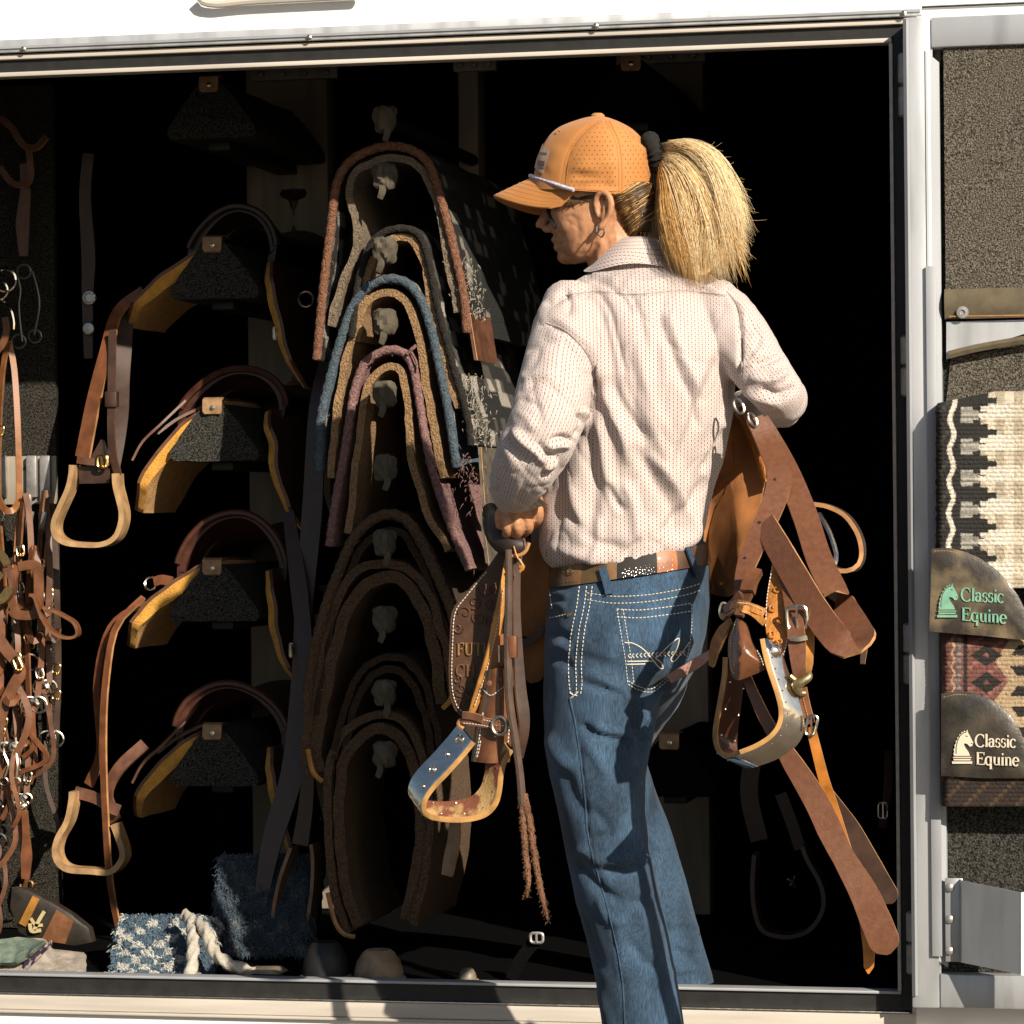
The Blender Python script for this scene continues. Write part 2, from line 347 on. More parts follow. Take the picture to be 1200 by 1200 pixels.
tp(MB().tube([W(1112, 371, ys-.005), W(1180, 370, ys-.007), W(1300, 368, ys-.005)], .0012, n=8, k=5), 'seam', l_edge, fl)
# sloping metal gusset under the flap, dark pocket
gs = MB(); yg = -.05
gs.slab([W(1109, 377, yg), W(1330, 372, yg), W(1330, 370+4, yg), W(1201, 391, yg), W(1115, 418, yg), W(1109, 421, yg)], (0, .014, 0)); tp(gs, 'gusset', m_aludoor, dr)
gs = MB(); gs.tube([W(1112, 416, yg-.004), W(1160, 405, yg-.004), W(1330, 377, yg-.004)], .0065, n=12, k=6); tp(gs, 'pocket_hem', m_canvas, dr)
pk = MB(); pk.slab([W(1114, 419, -.036), W(1330, 382, -.036), W(1330, 470, -.036), W(1109, 470, -.036)], (0, .005, 0)); tp(pk, 'pocket_carpet', m_carpet, dr)
# bracket at the foot of the door
bk = MB(); yb = -.064
bk.box((W(1103, 600, yb).x, yb, W(1103, 1127, yb).z), (W(1124, 600, yb).x, yb+.004, W(1103, 1029, yb).z), bev=.001)
bk = tp(bk, 'rack_bracket', m_aludoor, dr)
sp = MB(); sp.grid([[W(1124.5, 1030, yb+.001), W(1125, 1127, yb+.001)], [W(1127, 1032, yb-.02), W(1127, 1128, yb-.02)], [W(1196, 1046, yb-.09), W(1196, 1142, yb-.09)]], thick=(0, .003, 0)); tp(sp, 'bracket_wing', m_aludoor, bk)
sp = MB(); sp.slab([W(1196.5, 1046, yb-.091), W(1230, 1040, yb-.091), W(1230, 1148, yb-.091), W(1196.5, 1143, yb-.091)], (0, .003, 0)); tp(sp, 'bracket_wing', m_white, bk)
for py in (1040, 1077, 1114): tp(MB().lathe([(.0065, 0), (.006, .003), (.003, .0045), (.0005, .005)], W(1113, py, yb-.0005)), 'rivet', m_steel, bk)

# ------------------------------------------------------------------ shared builders for tack
YF = .27                                     # front of the saddle pads
YAX = np.array([0., 1, 0])
def dirstrap(mb, pts, depth, th, D=(0, 1, 0), n=40, mi=0, me=None, noise_amp=0, centre=True):
    "a band bent along points in one plane, its width running along D"
    P = catmull(pts, n); D = np.array(D, float)
    T = np.gradient(P, axis=0); T /= np.linalg.norm(T, axis=1)[:, None]; N = np.cross(T, D)
    if centre: P = P+0
    else: P = P+D*depth/2
    return mb.strap([tuple(p) for p in P], depth, th, [tuple(v) for v in N], n=n, mi=mi, me=me)
def rope(mb, pts, r, pitch=.02, n=120, k=10, lobes=3, amp=.22, mi=0):
    P = catmull(pts, n); n = len(P); T = np.gradient(P, axis=0); T /= np.linalg.norm(T, axis=1)[:, None]
    s = np.concatenate([[0], np.cumsum(np.linalg.norm(np.diff(P, axis=0), axis=1))])
    a = np.array([0., 1, 0]); V = []
    for i in range(n):
        u = np.cross(T[i], a); u /= np.linalg.norm(u)+1e-9; w = np.cross(T[i], u)
        for j in range(k):
            q = 2*math.pi*j/k; rr = (r if np.isscalar(r) else np.interp(i/(n-1), np.linspace(0, 1, len(r)), r))*(1+amp*math.cos(lobes*q-2*math.pi*s[i]/pitch))
            V.append(P[i]+rr*(u*math.cos(q)+w*math.sin(q)))
    Fc = [(i*k+j, i*k+(j+1) % k, (i+1)*k+(j+1) % k, (i+1)*k+j) for i in range(n-1) for j in range(k)]+[tuple(range(k-1, -1, -1)), tuple(range((n-1)*k, n*k))]
    return mb.add(V, Fc, mi)
def colour(o, fn):
    "store a woven pattern on the mesh: fn(world point) -> rgb"
    me = o.data; at = me.color_attributes.new('Col', 'FLOAT_COLOR', 'POINT'); off = wloc(o)
    arr = np.ones((len(me.vertices), 4), np.float32)
    for i, v in enumerate(me.vertices): arr[i, :3] = fn(v.co+off)
    at.data.foreach_set('color', arr.ravel())
def arch(prof, Y0, Y1, t0, t1, n=70, m=26, amp=.003, ns=14, seed=0, back=.0, inset=0):
    "grid pair for a cloth bent over a bar: offsets t0..t1 outward from the front-edge path (pixels), running from Y0 to Y1"
    P = catmull([W(x, y, YF) for x, y in prof], n); P[:, 1] = 0
    T = np.gradient(P, axis=0); T /= np.linalg.norm(T, axis=1)[:, None]; N = np.stack([-T[:, 2], 0*T[:, 0], T[:, 0]], 1)
    s = np.linspace(-1, 1, n)
    A = np.zeros((m, n, 3)); B = np.zeros((m, n, 3))
    for i in range(m):
        y = Y0+(Y1-Y0)*i/(m-1)
        for j in range(n):
            d = amp*(noise.noise((y*ns*.6, s[j]*6, seed))+.5*noise.noise((y*ns*2, s[j]*18, seed+3)))
            q = P[j]+N[j]*d; q = q+np.array([0, y, -back*(i/(m-1))])
            wig = .004*noise.noise((s[j]*7, seed, 2)) if i in (0, m-1) else 0
            q[1] += wig
            A[i, j] = q+N[j]*t0; B[i, j] = q+N[j]*t1
    return A, B
def shell(A, B, mi=0, mb=None):
    mb = mb or MB(); A = np.array(A); mb.grid(B, mi, thick=A-B); return mb
def PADS(name, label, outer, inner, mo, mi_, to=.011, ti=.012, r=.0075, edge=None, Y1=.82, seed=0, group='saddle pads on the hanging bars', ropeamp=.1, amp=.004, pat=None):
    root = thing(name, label, 'saddle pad', W(450, outer[len(outer)//2][1], (YF+Y1)/2), group)
    A, B = arch(outer, YF, Y1, -to/2, to/2, seed=seed, amp=amp, **(dict(n=150, m=70) if pat else {}))
    o = shell(A, B).build('woven_cover', mo, root)
    if pat: colour(o, pat)
    if inner:
        A, B = arch(inner, YF+.003, Y1-.01, -ti/2, ti/2, seed=seed+9, amp=amp)
        shell(A, B).build('felt_lining', mi_, root)
    if edge:
        b = MB(); rope(b, [W(x, y, YF) for x, y in outer], r, n=260, pitch=.019, amp=ropeamp); b.build('bound_edge', edge, root, sharp=0)
    return root
def wool(name, c, **k):
    d = dict(rough=.95, var=.5, vs=260, bump=1., bs=330, bstr=.006, spec=.1, sheen=.03); d.update(k); return M(name, c, **d)
w_brown = wool('brown_wool', (.27, .13, .08)); w_blue = wool('blue_wool', (.115, .15, .18), vcol=(.05, .07, .09)); w_pink = wool('pink_wool', (.33, .19, .18)); w_black = wool('black_fleece', (.035, .032, .028))
w_felt = wool('tan_felt', (.40, .25, .13)); w_grey = wool('grey_felt', (.27, .21, .15)); w_dark = wool('dark_brown_felt', (.072, .046, .028)); w_mid = wool('brown_felt', (.155, .097, .057))
vc_shag = VC('patterned_wool', bump=1., bs=300, bstr=.008, sheen=.0)
def zig(c1, c2, c3, sc=60, th=.45):
    c1, c2, c3 = map(np.array, (c1, c2, c3))
    def fn(p):
        a = math.floor(p.z*sc); b = math.floor(p.y*sc*.8+.5*(a % 2)); h = math.sin(a*12.9898+b*78.233)*43758.5453; h -= math.floor(h)
        return c1 if h < th else (c2 if h < .85 else c3)
    return fn
A_o = [(371, 422), (378, 345), (387, 272), (395, 215), (413, 187), (448, 172), (480, 175), (502, 192), (516, 232), (530, 285), (543, 345), (547, 390)]
A_i = [(387, 382), (397, 340), (413, 300), (417, 265), (408, 228), (414, 203), (432, 191), (457, 185), (482, 190), (500, 210), (512, 245), (523, 300), (530, 338), (534, 366)]
pA = PADS('saddle_pad', 'brown-edged saddle pad with grey felt lining, topmost of the hanging pads', A_o, A_i, vc_shag, w_grey, edge=w_brown, seed=1, Y1=.9, pat=zig((.012, .012, .012), (.03, .035, .03), (.30, .28, .24), 50, .72))
B_o = [(412, 395), (420, 330), (432, 292), (447, 274), (468, 268), (489, 274), (501, 300), (513, 360), (530, 425), (548, 490), (552, 522)]
B_i = [(418, 400), (427, 335), (438, 300), (452, 283), (468, 278), (485, 285), (496, 310), (508, 370), (522, 425), (537, 478)]
pB = PADS('saddle_pad', 'black fleece saddle pad with pale shaggy side, second of the hanging pads', B_o, B_i, vc_shag, w_felt, edge=w_black, r=.006, seed=2, Y1=.78, pat=zig((.015, .015, .014), (.10, .095, .08), (.5, .46, .4), 44, .6))
C_o = [(373, 552), (376, 492), (385, 450), (398, 402), (412, 362), (430, 337), (452, 327), (475, 331), (493, 351), (505, 386), (515, 430), (525, 480), (535, 548)]
C_i = [(386, 560), (391, 500), (401, 440), (413, 390), (427, 357), (442, 345), (464, 344), (481, 362), (491, 402), (499, 450), (508, 505), (520, 560)]
pC = PADS('saddle_pad', 'blue woven saddle pad with tan felt lining, third of the hanging pads', C_o, C_i, vc_shag, w_felt, edge=w_blue, r=.0076, seed=3, Y1=.8, pat=zig((.10, .16, .22), (.10, .15, .2), (.48, .42, .34), 70, .5))
D_o = [(386, 640), (393, 590), (402, 540), (410, 490), (416, 455), (428, 426), (450, 411), (472, 413), (484, 431), (490, 462), (498, 510), (510, 562), (530, 620), (550, 668)]
D_i = [(406, 625), (414, 572), (420, 520), (425, 472), (436, 442), (455, 430), (470, 438), (477, 472), (482, 532), (500, 602), (525, 645)]
pD = PADS('saddle_pad', 'dusty pink rope-edged saddle pad, fourth of the hanging pads', D_o, D_i, w_pink, w_felt, edge=w_pink, r=.0072, seed=4, Y1=.8)
E_o = [(359, 835), (365, 780), (380, 718), (398, 668), (418, 626), (448, 604), (475, 609), (495, 638), (515, 680), (531, 722), (542, 775)]
E_i = [(370, 838), (376, 786), (390, 724), (408, 675), (426, 640), (450, 622), (472, 626), (487, 650), (505, 690), (519, 730), (530, 775)]
pE = PADS('saddle_pad', 'fuzzy dark brown saddle pad hanging directly under the dusty pink pad', E_o, E_i, w_dark, w_dark, r=.009, edge=w_mid, seed=5, Y1=.84)
F_i = [(375, 905), (370, 880), (374, 850), (382, 800), (396, 745), (412, 705), (430, 684), (450, 676), (470, 680), (490, 702), (503, 738), (513, 785), (518, 825)]
F_o = [(364, 908), (357, 880), (361, 845), (369, 795), (382, 740), (400, 692), (422, 669), (447, 662), (474, 666), (500, 692), (515, 732), (526, 782), (531, 822)]
pF = PADS('saddle_pad', 'wide plain brown felt pad with rounded leather-tipped ends at mid height', F_o, F_i, w_mid, w_mid, to=.014, ti=.02, seed=6, Y1=.9)
G_o = [(392, 890), (398, 852), (411, 808), (430, 780), (455, 771), (480, 777), (500, 808), (511, 850), (517, 885)]
G_i = [(402, 892), (408, 858), (420, 818), (436, 793), (456, 785), (475, 792), (491, 820), (501, 856), (506, 885)]
pG = PADS('saddle_pad', 'small dark saddle pad with blue-grey stitching along its crest', G_o, G_i, w_dark, w_dark, seed=7, Y1=.78)
H_o = [(407, 1094), (393, 1052), (386, 1002), (383, 950), (386, 902), (398, 866), (420, 846), (445, 838), (470, 845), (488, 870), (499, 910), (504, 968), (499, 1020), (484, 1084)]
H_i = [(419, 1086), (406, 1048), (399, 1000), (396, 952), (399, 908), (409, 878), (427, 860), (446, 853), (464, 860), (478, 882), (487, 914), (491, 968), (487, 1016), (474, 1078)]
pH = PADS('saddle_pad', 'brown felt pad with long curving legs, lowest of the hanging pads', H_o, H_i, w_mid, w_mid, to=.013, ti=.018, seed=8, Y1=.55)
# leather wear patches and tips
def patch(root, px, Y0, Y1, z0, z1, mat, x_off=.012):
    a = W(px[0], z0, YF); c = W(px[1], z1, YF); b = MB()
    P = [[(a.x+(c.x-a.x)*j/6+x_off+.002*math.sin(i), Y0+(Y1-Y0)*i/8, a.z+(c.z-a.z)*j/6) for j in range(7)] for i in range(9)]
    b.grid(P, thick=(-.004, 0, 0)); o = b.build('wear_leather', mat, root)
    s = MB(); s.tube([(p[0]+.001, p[1], p[2]) for p in P[0]], .0010, n=12, k=5); s.build('edge_stitch', l_edge, o)
patch(pA, (540, 549), YF+.006, YF+.16, 366, 422, l_brown); patch(pB, (548, 553), YF+.004, YF+.14, 524, 598, leather('grey_leather', (.17, .15, .12)), .02)
patch(pD, (552, 560), YF+.004, YF+.10, 596, 660, leather('worn_grey_leather', (.15, .135, .11)), .016)
for side in (0, -1):
    q = F_o[side]; t = MB(); t.tube([W(q[0]-3 if side == 0 else q[0]+3, q[1]-30, YF-.006), W(q[0]+(3 if side == 0 else -2), q[1]-4, YF-.006), W(q[0]+(14 if side == 0 else -12), q[1]+8, YF-.004)], .0045, n=10, k=6); t.build('leather_tip', l_gold, pF)
t = MB(); t.tube([W(384, 1046, YF-.004), W(392, 1078, YF-.005), W(402, 1094, YF-.005), W(416, 1098, YF-.004)], .004, n=12, k=6); t.build('leather_tip', l_edge, pH)
t = MB(); t.tube([W(477, 415, YF-.012), W(484, 408, YF-.014), W(488, 405, YF-.012)], .003, n=8, k=5).tube([W(482, 412, YF-.01), W(488, 424, YF-.012), W(489, 434, YF-.011)], .0022, n=8, k=5); t.build('tie_string', w_pink, pD)
# loose wool fringe on the lit pads
def fringe(root, path, mat, n, L, down=.6, spread=1.):
    P = catmull([W(x, y, YF) for x, y in path], n); b = MB()
    for p in P:
        d = np.array([random.gauss(0, .5), -abs(random.gauss(.5, .4)), random.gauss(-down, .5)]); d /= np.linalg.norm(d); l = L*random.uniform(.3, 1)
        p = p+np.array([random.gauss(0, .004)*spread, random.uniform(0, .02), random.gauss(0, .003)])
        b.tube([p, p+d*l*.5, p+d*l+np.array([0, 0, -.3*l])], [.0008, .0006, .0002], n=3, k=3)
    stuff(b.build('wool_fringe', mat, root))
fringe(pA, A_o, w_brown, 200, .009); fringe(pC, C_o, w_blue, 200, .010); fringe(pD, D_o, w_pink, 170, .009); fringe(pE, E_o, w_mid, 300, .012, .2); fringe(pH, H_o, w_mid, 240, .008, .1)
w_white = wool('white_wool', (.55, .5, .42))
for (pp, path, n, L, m_) in ((pB, [(548, 440), (556, 480), (566, 520)], 260, .011, w_white), (pA, [(541, 300), (552, 350), (560, 372)], 180, .009, w_white), (pD, [(536, 530), (548, 560), (560, 600)], 140, .010, w_pink)):
    fringe(pp, path, m_, n, L, .6, 3)

# ------------------------------------------------------------------ hanging bars with cloth-wrapped ends
m_khaki = M('khaki_cloth', (.115, .098, .068), .9, var=.4, vs=70, bump=.4, bs=150)
def hanger(py, px=450):
    root = thing('hanging_bar', 'x', 'pad bar', W(px, py, .9), 'pad bars in the middle of the compartment')
    b = MB(); b.tube([W(px, py, YF-.02), tuple(np.array(W(px, py, YF-.02))+np.array([0, 1.0, .0]))], .011, n=2, k=10); b.build('bar', m_rubber, root)
    k = MB(); c = np.array(W(px+1, py, YF-.032)); rings = []
    for i, (h, r) in enumerate(((.021, .006), (.0205, .012), (.017, .0165), (.010, .018), (.002, .0178), (-.006, .0172), (-.012, .0165), (-.017, .0145), (-.020, .012), (-.0215, .006))):
        ring = []
        for a in np.linspace(0, 2*math.pi, 28, endpoint=False):
            sq = 1/max(abs(math.cos(a+.3)), abs(math.sin(a+.3)))**.55; f = r*(sq*.92+.10*math.sin(5*a+h*260+py)+.22*noise.noise((math.cos(a)*2.2, math.sin(a)*2.2+h*45, py*.37)))
            ring.append(c+np.array([f*math.cos(a), f*1.1*math.sin(a), h+.003*noise.noise((math.cos(a)*1.5, math.sin(a)*1.5, py))]))
        rings.append(ring)
    tx = c[0]+.006*math.sin(py); k.loft(rings); k.strap([(tx, c[1]-.012, c[2]-.014), (tx+.002, c[1]-.016, c[2]-.024), (tx-.003, c[1]-.013, c[2]-.036)], [.008, .011, .009], .004, (.3*math.sin(py), -1, 0), n=8); k.build('cloth_wrap', m_khaki, root, sharp=30)
    return root
for py, lb in ((140, 'empty cloth-wrapped bar above the topmost pad'), (207, 'cloth-wrapped bar end inside the brown-edged top pad'), (293, 'cloth-wrapped bar end beneath the black fleece pad'),
               (377, 'cloth-wrapped bar end inside the blue woven pad'), (462, 'cloth-wrapped bar end inside the dusty pink pad'), (548, 'bare cloth-wrapped bar end between the pink and fuzzy brown pads'),
               (636, 'cloth-wrapped bar end inside the fuzzy dark brown pad'), (726, 'cloth-wrapped bar end inside the wide brown felt pad'), (812, 'cloth-wrapped bar end inside the small dark pad'), (884, 'cloth-wrapped bar end inside the lowest felt pad')):
    hanger(py)['label'] = lb

# ------------------------------------------------------------------ saddle racks
YR = .54
SR = mm(250, YR)
def make_rack(px, py, label, Y=YR, mat=None, wd=1.):
    c = np.array(W(px, py, Y)); s = SR*wd
    root = thing('saddle_rack', label, 'saddle rack', tuple(c), 'carpeted saddle racks')
    prof = [(-12, 2), (12, 2), (30, -18), (53, -50), (55, -58), (51, -64), (-49, -64), (-54, -58), (-52, -50), (-30, -20)]
    b = MB(); n = 14; rings = []
    q = [(c[0]+x*s, c[2]+z*s) for x, z in prof]
    dense = []
    for i in range(len(q)):
        a, d = q[i], q[(i+1) % len(q)]
        for t in np.linspace(0, 1, 6, endpoint=False): dense.append((a[0]+(d[0]-a[0])*t, a[1]+(d[1]-a[1])*t))
    cx, cz = c[0], c[2]-35*s
    for i in range(n):
        y = Y+.46*i/(n-1); rings.append([(x+.0016*noise.noise((x*90, y*90, z*90)), y+.002*noise.noise((x*120, z*120, 1)), z+.0016*noise.noise((z*90, x*90, y*90))) for x, z in dense])
    inset = [[(cx+(x-cx)*k, Y-.004*(1-k)+.003*noise.noise((x*90*k, z*90*k, 4)), cz+(z-cz)*k) for x, z in dense] for k in (.1, .4, .7, .93)]
    b.loft(inset+rings); b.build('carpet_cover', mat or m_carpetd, root, sharp=60)
    b = MB(); b.box((c[0]-.02, Y+.05, c[2]-75*s), (c[0]+.02, Y+.55, c[2]-64.5*s), bev=.003); b.build('arm', m_rubber, root)
    t = MB(); P = []
    for i, (dy, dz) in enumerate(((.035, 9), (.004, 10.5), (-.006, 8), (-.008, 2), (-.008, -6), (-.0075, -9))):
        w_ = 11.5*(1 if i < 5 else .82); P.append([(c[0]+x*s, Y+dy-.001*abs(x)/10, c[2]+dz*s) for x in np.linspace(-w_, w_, 6)])
    t.grid(P, thick=(0, .004, -.002)); t = t.build('leather_tab', m_wood, root)
    MB().lathe([(.0045, 0), (.004, .002), (.001, .003)], (c[0]+.001, Y-.0085, c[2]-2*s)).build('screw', m_nickel, t)
    return root
RK = [make_rack(246, 98, 'carpeted saddle rack without a saddle at the top left', mat=m_carpetd),
      make_rack(250, 286, 'carpeted rack under the topmost saddle, its lower edge in sunlight'),
      make_rack(250, 476, 'carpeted rack with a sunlit left half under the dark russet saddle'),
      make_rack(250, 664, 'carpeted rack below the second fleece-lined saddle, third from the bottom of its column'),
      make_rack(250, 857, 'carpeted rack under the lowest saddle in the left column'),
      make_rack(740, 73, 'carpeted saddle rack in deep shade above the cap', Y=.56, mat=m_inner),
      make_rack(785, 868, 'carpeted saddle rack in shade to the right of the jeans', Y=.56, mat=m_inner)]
RK[3]['label'] = 'unlit carpeted rack between the russet saddle and the lowest saddle'

# ------------------------------------------------------------------ saddles on the racks
m_stir = leather('stirrup_wood', (.50, .31, .15), rough=.55)
def stirrup(parent, pts, Y, depth=.05, th=.009, mat=m_stir, n=50):
    b = MB(); dirstrap(b, [W(x, y, Y) for x, y in pts], depth, th, n=n, me=0); return b.build('stirrup', mat, parent)
def make_saddle(rack, label, seed, m_cant, m_skirt, left, right, skirt_len=1., horn=True, ring=False, cw=1., ch=1., lean=0., strings=True):
    base = np.array(rack.location); s = SR
    o = lambda x, z, y=0: tuple(base+np.array([x*s, y, z*s]))
    root = thing('western_saddle', label, 'saddle', tuple(base+np.array([0, .2, 0])), 'saddles on the racks in the left column')
    for path, nm in ((left, 'l'), (right, 'r')):
        if not path: continue
        L, Fp, Q = [], [], []
        P = catmull([(x, 0, z) for x, z in path], 26); T = np.gradient(P, axis=0); T /= np.linalg.norm(T, axis=1)[:, None]; N = np.stack([T[:, 2], 0*T[:, 0], -T[:, 0]], 1)
        if nm == 'r': N = -N
        if N[:, 2].mean() < 0: N = -N
        thk = (15 if nm == 'l' else 8)
        for i in range(16):
            y = .01+.24*i/15; rl, rf, rq = [], [], []
            for j in range(26):
                u = j/25; e = (1 if i > 2 else (i/3)); near = .05*max(0, u-.8)/.2*(1-i/15)+.035*max(0, .15-u)/.15*(1-i/15)
                w_ = noise.noise((y*7, u*5, seed))*3
                p = P[j]+N[j]*w_; tf = thk*(.35+.65*math.sin(math.pi*min(1, .08+u*.95)**.8))
                rl.append(o(p[0]+N[j][0]*4, p[2]+N[j][2]*4, y+near)); rf.append(o(p[0], p[2], y+near)); rq.append(o(p[0]-N[j][0]*tf, p[2]-N[j][2]*tf, y+near+.004))
            L.append(rl); Fp.append(rf); Q.append(rq)
        L, Fp, Q = map(np.array, (L, Fp, Q))
        b = MB(); b.grid(L, thick=(Fp+(L-Fp)*.05)-L); b.build('skirt', m_skirt, root)
        b = MB(); b.grid(Fp, thick=Q-Fp); b.build('fleece_lining', l_fleece, root, sharp=70)
    # seat with raised cantle, bars and swell; open arch underneath
    A = []; Bq = []
    for i in range(26):
        v = i/25; y = .10+.42*v; ra = []; rb = []
        cant = math.exp(-(v/.16)**2); swell = math.exp(-((v-.95)/.18)**2)
        for a in np.linspace(-105, 105, 36):
            q = R(a); rx = (57+8*swell+4*cant)*cw; h = (36+28*cant*max(0, math.cos(q))**.5+16*swell)*ch+2.5*noise.noise((a*.02, v*3, seed))
            x = rx*math.sin(q)+lean*math.cos(q); z = 2+h*math.cos(q) if abs(a) < 90 else 2-26*(abs(a)-90)/15
            ra.append(o(x+2, z-4, y)); rb.append(o((rx-9)*math.sin(q)+lean*math.cos(q)+2, z-13 if abs(a) < 90 else z-4, y))
        A.append(ra); Bq.append(rb)
    A, Bq = np.array(A), np.array(Bq); b = MB(); b.grid(A, thick=Bq-A); b.build('seat', m_cant, root)
    b = MB(); rim = A[0]; b.tube([tuple(p+np.array([0, -.004, -.004])) for p in rim[4:-4]], .0065, n=40, k=7); b.build('cantle_binding', m_cant, root)
    b = MB(); rim = Bq[1]; b.tube([tuple(p+np.array([0, .05, -.012])) for p in rim[2:-2]], .007, n=40, k=7); b.build('gullet_edge', l_dark, root)
    if horn:
        c = np.array(o(6, 40, .50)); b = MB(); b.lathe([(.022, 0), (.017, .02), (.014, .045), (.015, .062), (.026, .068), (.028, .074), (.024, .082), (.004, .084)], c, (0, -.15, 1), k=16); b.build('horn', m_cant, root)
        b = MB(); b.tube([o(-4, 30, .47), o(8, 38, .46), o(24, 26, .47)], .005, n=8, k=6); b.build('horn_wrap', l_tan, root)
    # saddle strings and side strap on the left
    if strings:
     b = MB(); b.strap([o(-48, 8, .06), o(-70, -18, .03), o(-92, -40, .02), o(-104, -62, .015)], .012, .004, (-.6, -.3, .7), n=16); b.strap([o(-40, 2, .12), o(-66, -12, .10), o(-88, -30, .08)], .02, .005, (-.6, -.3, .7), n=16)
     b.build('saddle_string', l_brown, root)
    if ring:
     b = MB(); c = np.array(o(-86, -20, .04)); b.tube([c+.011*np.array([math.cos(q), .3*math.sin(q), math.sin(q)]) for q in np.linspace(0, 2*math.pi, 14)], .0022, n=0, k=6); b.build('dee_ring', m_nickel, root); b = MB(); b.strap([tuple(c+np.array([.008, -.004, .002])), tuple(c+np.array([.022, -.006, .006])), o(-58, -18, .03)], .018, .005, (0, -1, .4), n=8); b.build('ring_strap', l_red, root)
    b = MB(); b.lathe([(.012, 0), (.011, .003), (.004, .0055), (.001, .006)], o(-52, 20, .16), (-.7, -.5, .5), k=12); b.build('concho', m_nickel, root)
    return root
lS = [(-2, 2), (-30, -14), (-60, -33), (-92, -58), (-120, -90)]; lS2 = [(4, 8), (-22, -10), (-55, -38), (-85, -75), (-108, -122)]
rS = [(60, -20), (68, -50), (78, -100), (98, -168)]; rS2 = [(58, -5), (70, -40), (74, -80), (98, -150)]
l_seat = leather('russet_seat', (.075, .024, .013), bump=.3, bs=120); l_seatd = leather('dark_seat', (.045, .022, .016))
s1 = make_saddle(RK[1], 'dark saddle with bright golden fleece and a hanging wooden stirrup, highest on the left', 1, l_seatd, l_brown, lS, rS, cw=.9, ch=.85, lean=10, strings=False)
s2 = make_saddle(RK[2], 'russet-seated saddle with a clear horn on the rack half lit by sun', 2, l_seat, l_brown, lS2, rS2, cw=1.08, ch=.8, lean=14)
s3 = make_saddle(RK[3], 'saddle with broad golden fleece and a silver ring on the third loaded rack', 3, l_seat, l_brown, [(0, 6), (-30, -8), (-62, -28), (-95, -55), (-118, -95)], rS2, ring=True, cw=1.12, ch=1.06, lean=4, strings=False)
s4 = make_saddle(RK[4], 'mostly shaded saddle with one sunlit stirrup, lowest on the left', 4, l_seat, l_brown, [(-10, 0), (-45, -20), (-75, -48), (-98, -80), (-108, -105)], rS, cw=1.15, ch=.9, lean=-4)
YS = YR-.02
# the topmost saddle's fender and stirrup
b = MB(); b.strap([W(168, 340, YS+.05), W(138, 366, YS+.04), W(124, 415, YS), W(110, 470, YS), (W(97, 536, YS))], [.015, .024, .026, .028], .006, (-.2, -1, 0), me=1); b.build('fender', [l_red, l_edge], s1)
b = MB(); b.strap([W(170, 345, YS+.10), W(150, 372, YS+.08), W(143, 430, YS+.05), W(141, 500, YS+.05), W(136, 552, YS+.04)], [.018, .03, .028, .012], .006, (.3, -1, 0)); b.strap([W(132, 388, YS), W(131, 450, YS-.012), W(131, 520, YS-.012), W(138, 556, YS)], .013, .006, (0, -1, 0), me=1); b.build('stirrup_leather', [l_dark, l_brown], s1)
b = MB(); c = W(131, 468, YS-.014); b.box((c.x-.011, YS-.022, c.z-.014), (c.x+.011, YS-.005, c.z+.014), bev=.003); b.build('keeper', l_dark, s1)
b = MB(); b.slab([W(91, 546, YS), W(129, 549, YS), W(128, 566, YS), W(93, 567, YS)], (0, .03, 0)); b.slab([W(118, 515, YS-.001), W(126, 540, YS-.001), W(122, 548, YS-.001), W(100, 548, YS-.001)], (0, .02, 0)); b.build('stirrup_wrap', l_dark, s1)
b = MB(); b.strap([W(91, 539, YS-.006), W(105, 541, YS-.012), W(128, 542, YS-.006)], .012, .005, (0, -1, 0), n=10); hb_ = b.build('hobble_strap', l_brown, s1)
def buckle(parent, px, py, Y, w, h, mat=m_nickel, r=.0018, rot=0, name='buckle'):
    c = np.array(W(px, py, Y)); b = MB(); pts = []
    for q in np.linspace(0, 2*math.pi, 20, endpoint=False):
        x = abs(math.cos(q))**.5*math.copysign(1, math.cos(q))*w/2; z = abs(math.sin(q))**.5*math.copysign(1, math.sin(q))*h/2
        pts.append(c+np.array([x*math.cos(rot)-z*math.sin(rot), 0, x*math.sin(rot)+z*math.cos(rot)]))
    pts += pts[:2]
    b.tube(pts, r, n=0, k=6); b.tube([c+np.array([0, -.002, -h/2*.9]), c+np.array([0, -.003, h/2*.9])], r*.8, n=2, k=5); return b.build(name, mat, parent)
buckle(hb_, 120, 541, YS-.016, .018, .02, m_brass, .0028)
b = MB(); dirstrap(b, [W(x, y, YS) for x, y in ((88, 545), (87, 558), (83, 574), (74, 594), (67, 612), (68, 626), (78, 635), (95, 638), (122, 638), (138, 630), (145, 614), (146, 600), (143, 586), (139, 570), (138, 555))], .038, .009, n=50); b.build('stirrup', m_stir, s1)
# straps below the third saddle, lowest saddle's stirrups
b = MB(); b.strap([W(168, 700, YS+.06), W(136, 735, YS+.02), W(124, 800, YS), W(121, 870, YS), W(124, 960, YS-.01), W(130, 1040, YS-.01), W(144, 1110, YS)], [.010, .012, .013, .012, .012, .010], .005, (-.3, -1, 0), me=1); b.strap([W(170, 705, YS+.09), W(130, 735, YS+.05), W(114, 800, YS+.03), W(118, 880, YS+.03), W(104, 920, YS+.03)], [.01, .014, .016, .02], .005, (-.5, -1, 0)); b.build('stirrup_leather', [l_red, l_edge], s3)
b = MB(); dirstrap(b, [W(x, y, YS) for x, y in ((88, 927), (87, 940), (82, 962), (72, 980), (68, 996), (72, 1010), (84, 1018), (110, 1020), (132, 1021), (144, 1010), (147, 998), (141, 978), (136, 965))], .036, .010, n=50); b.build('stirrup', m_stir, s4)
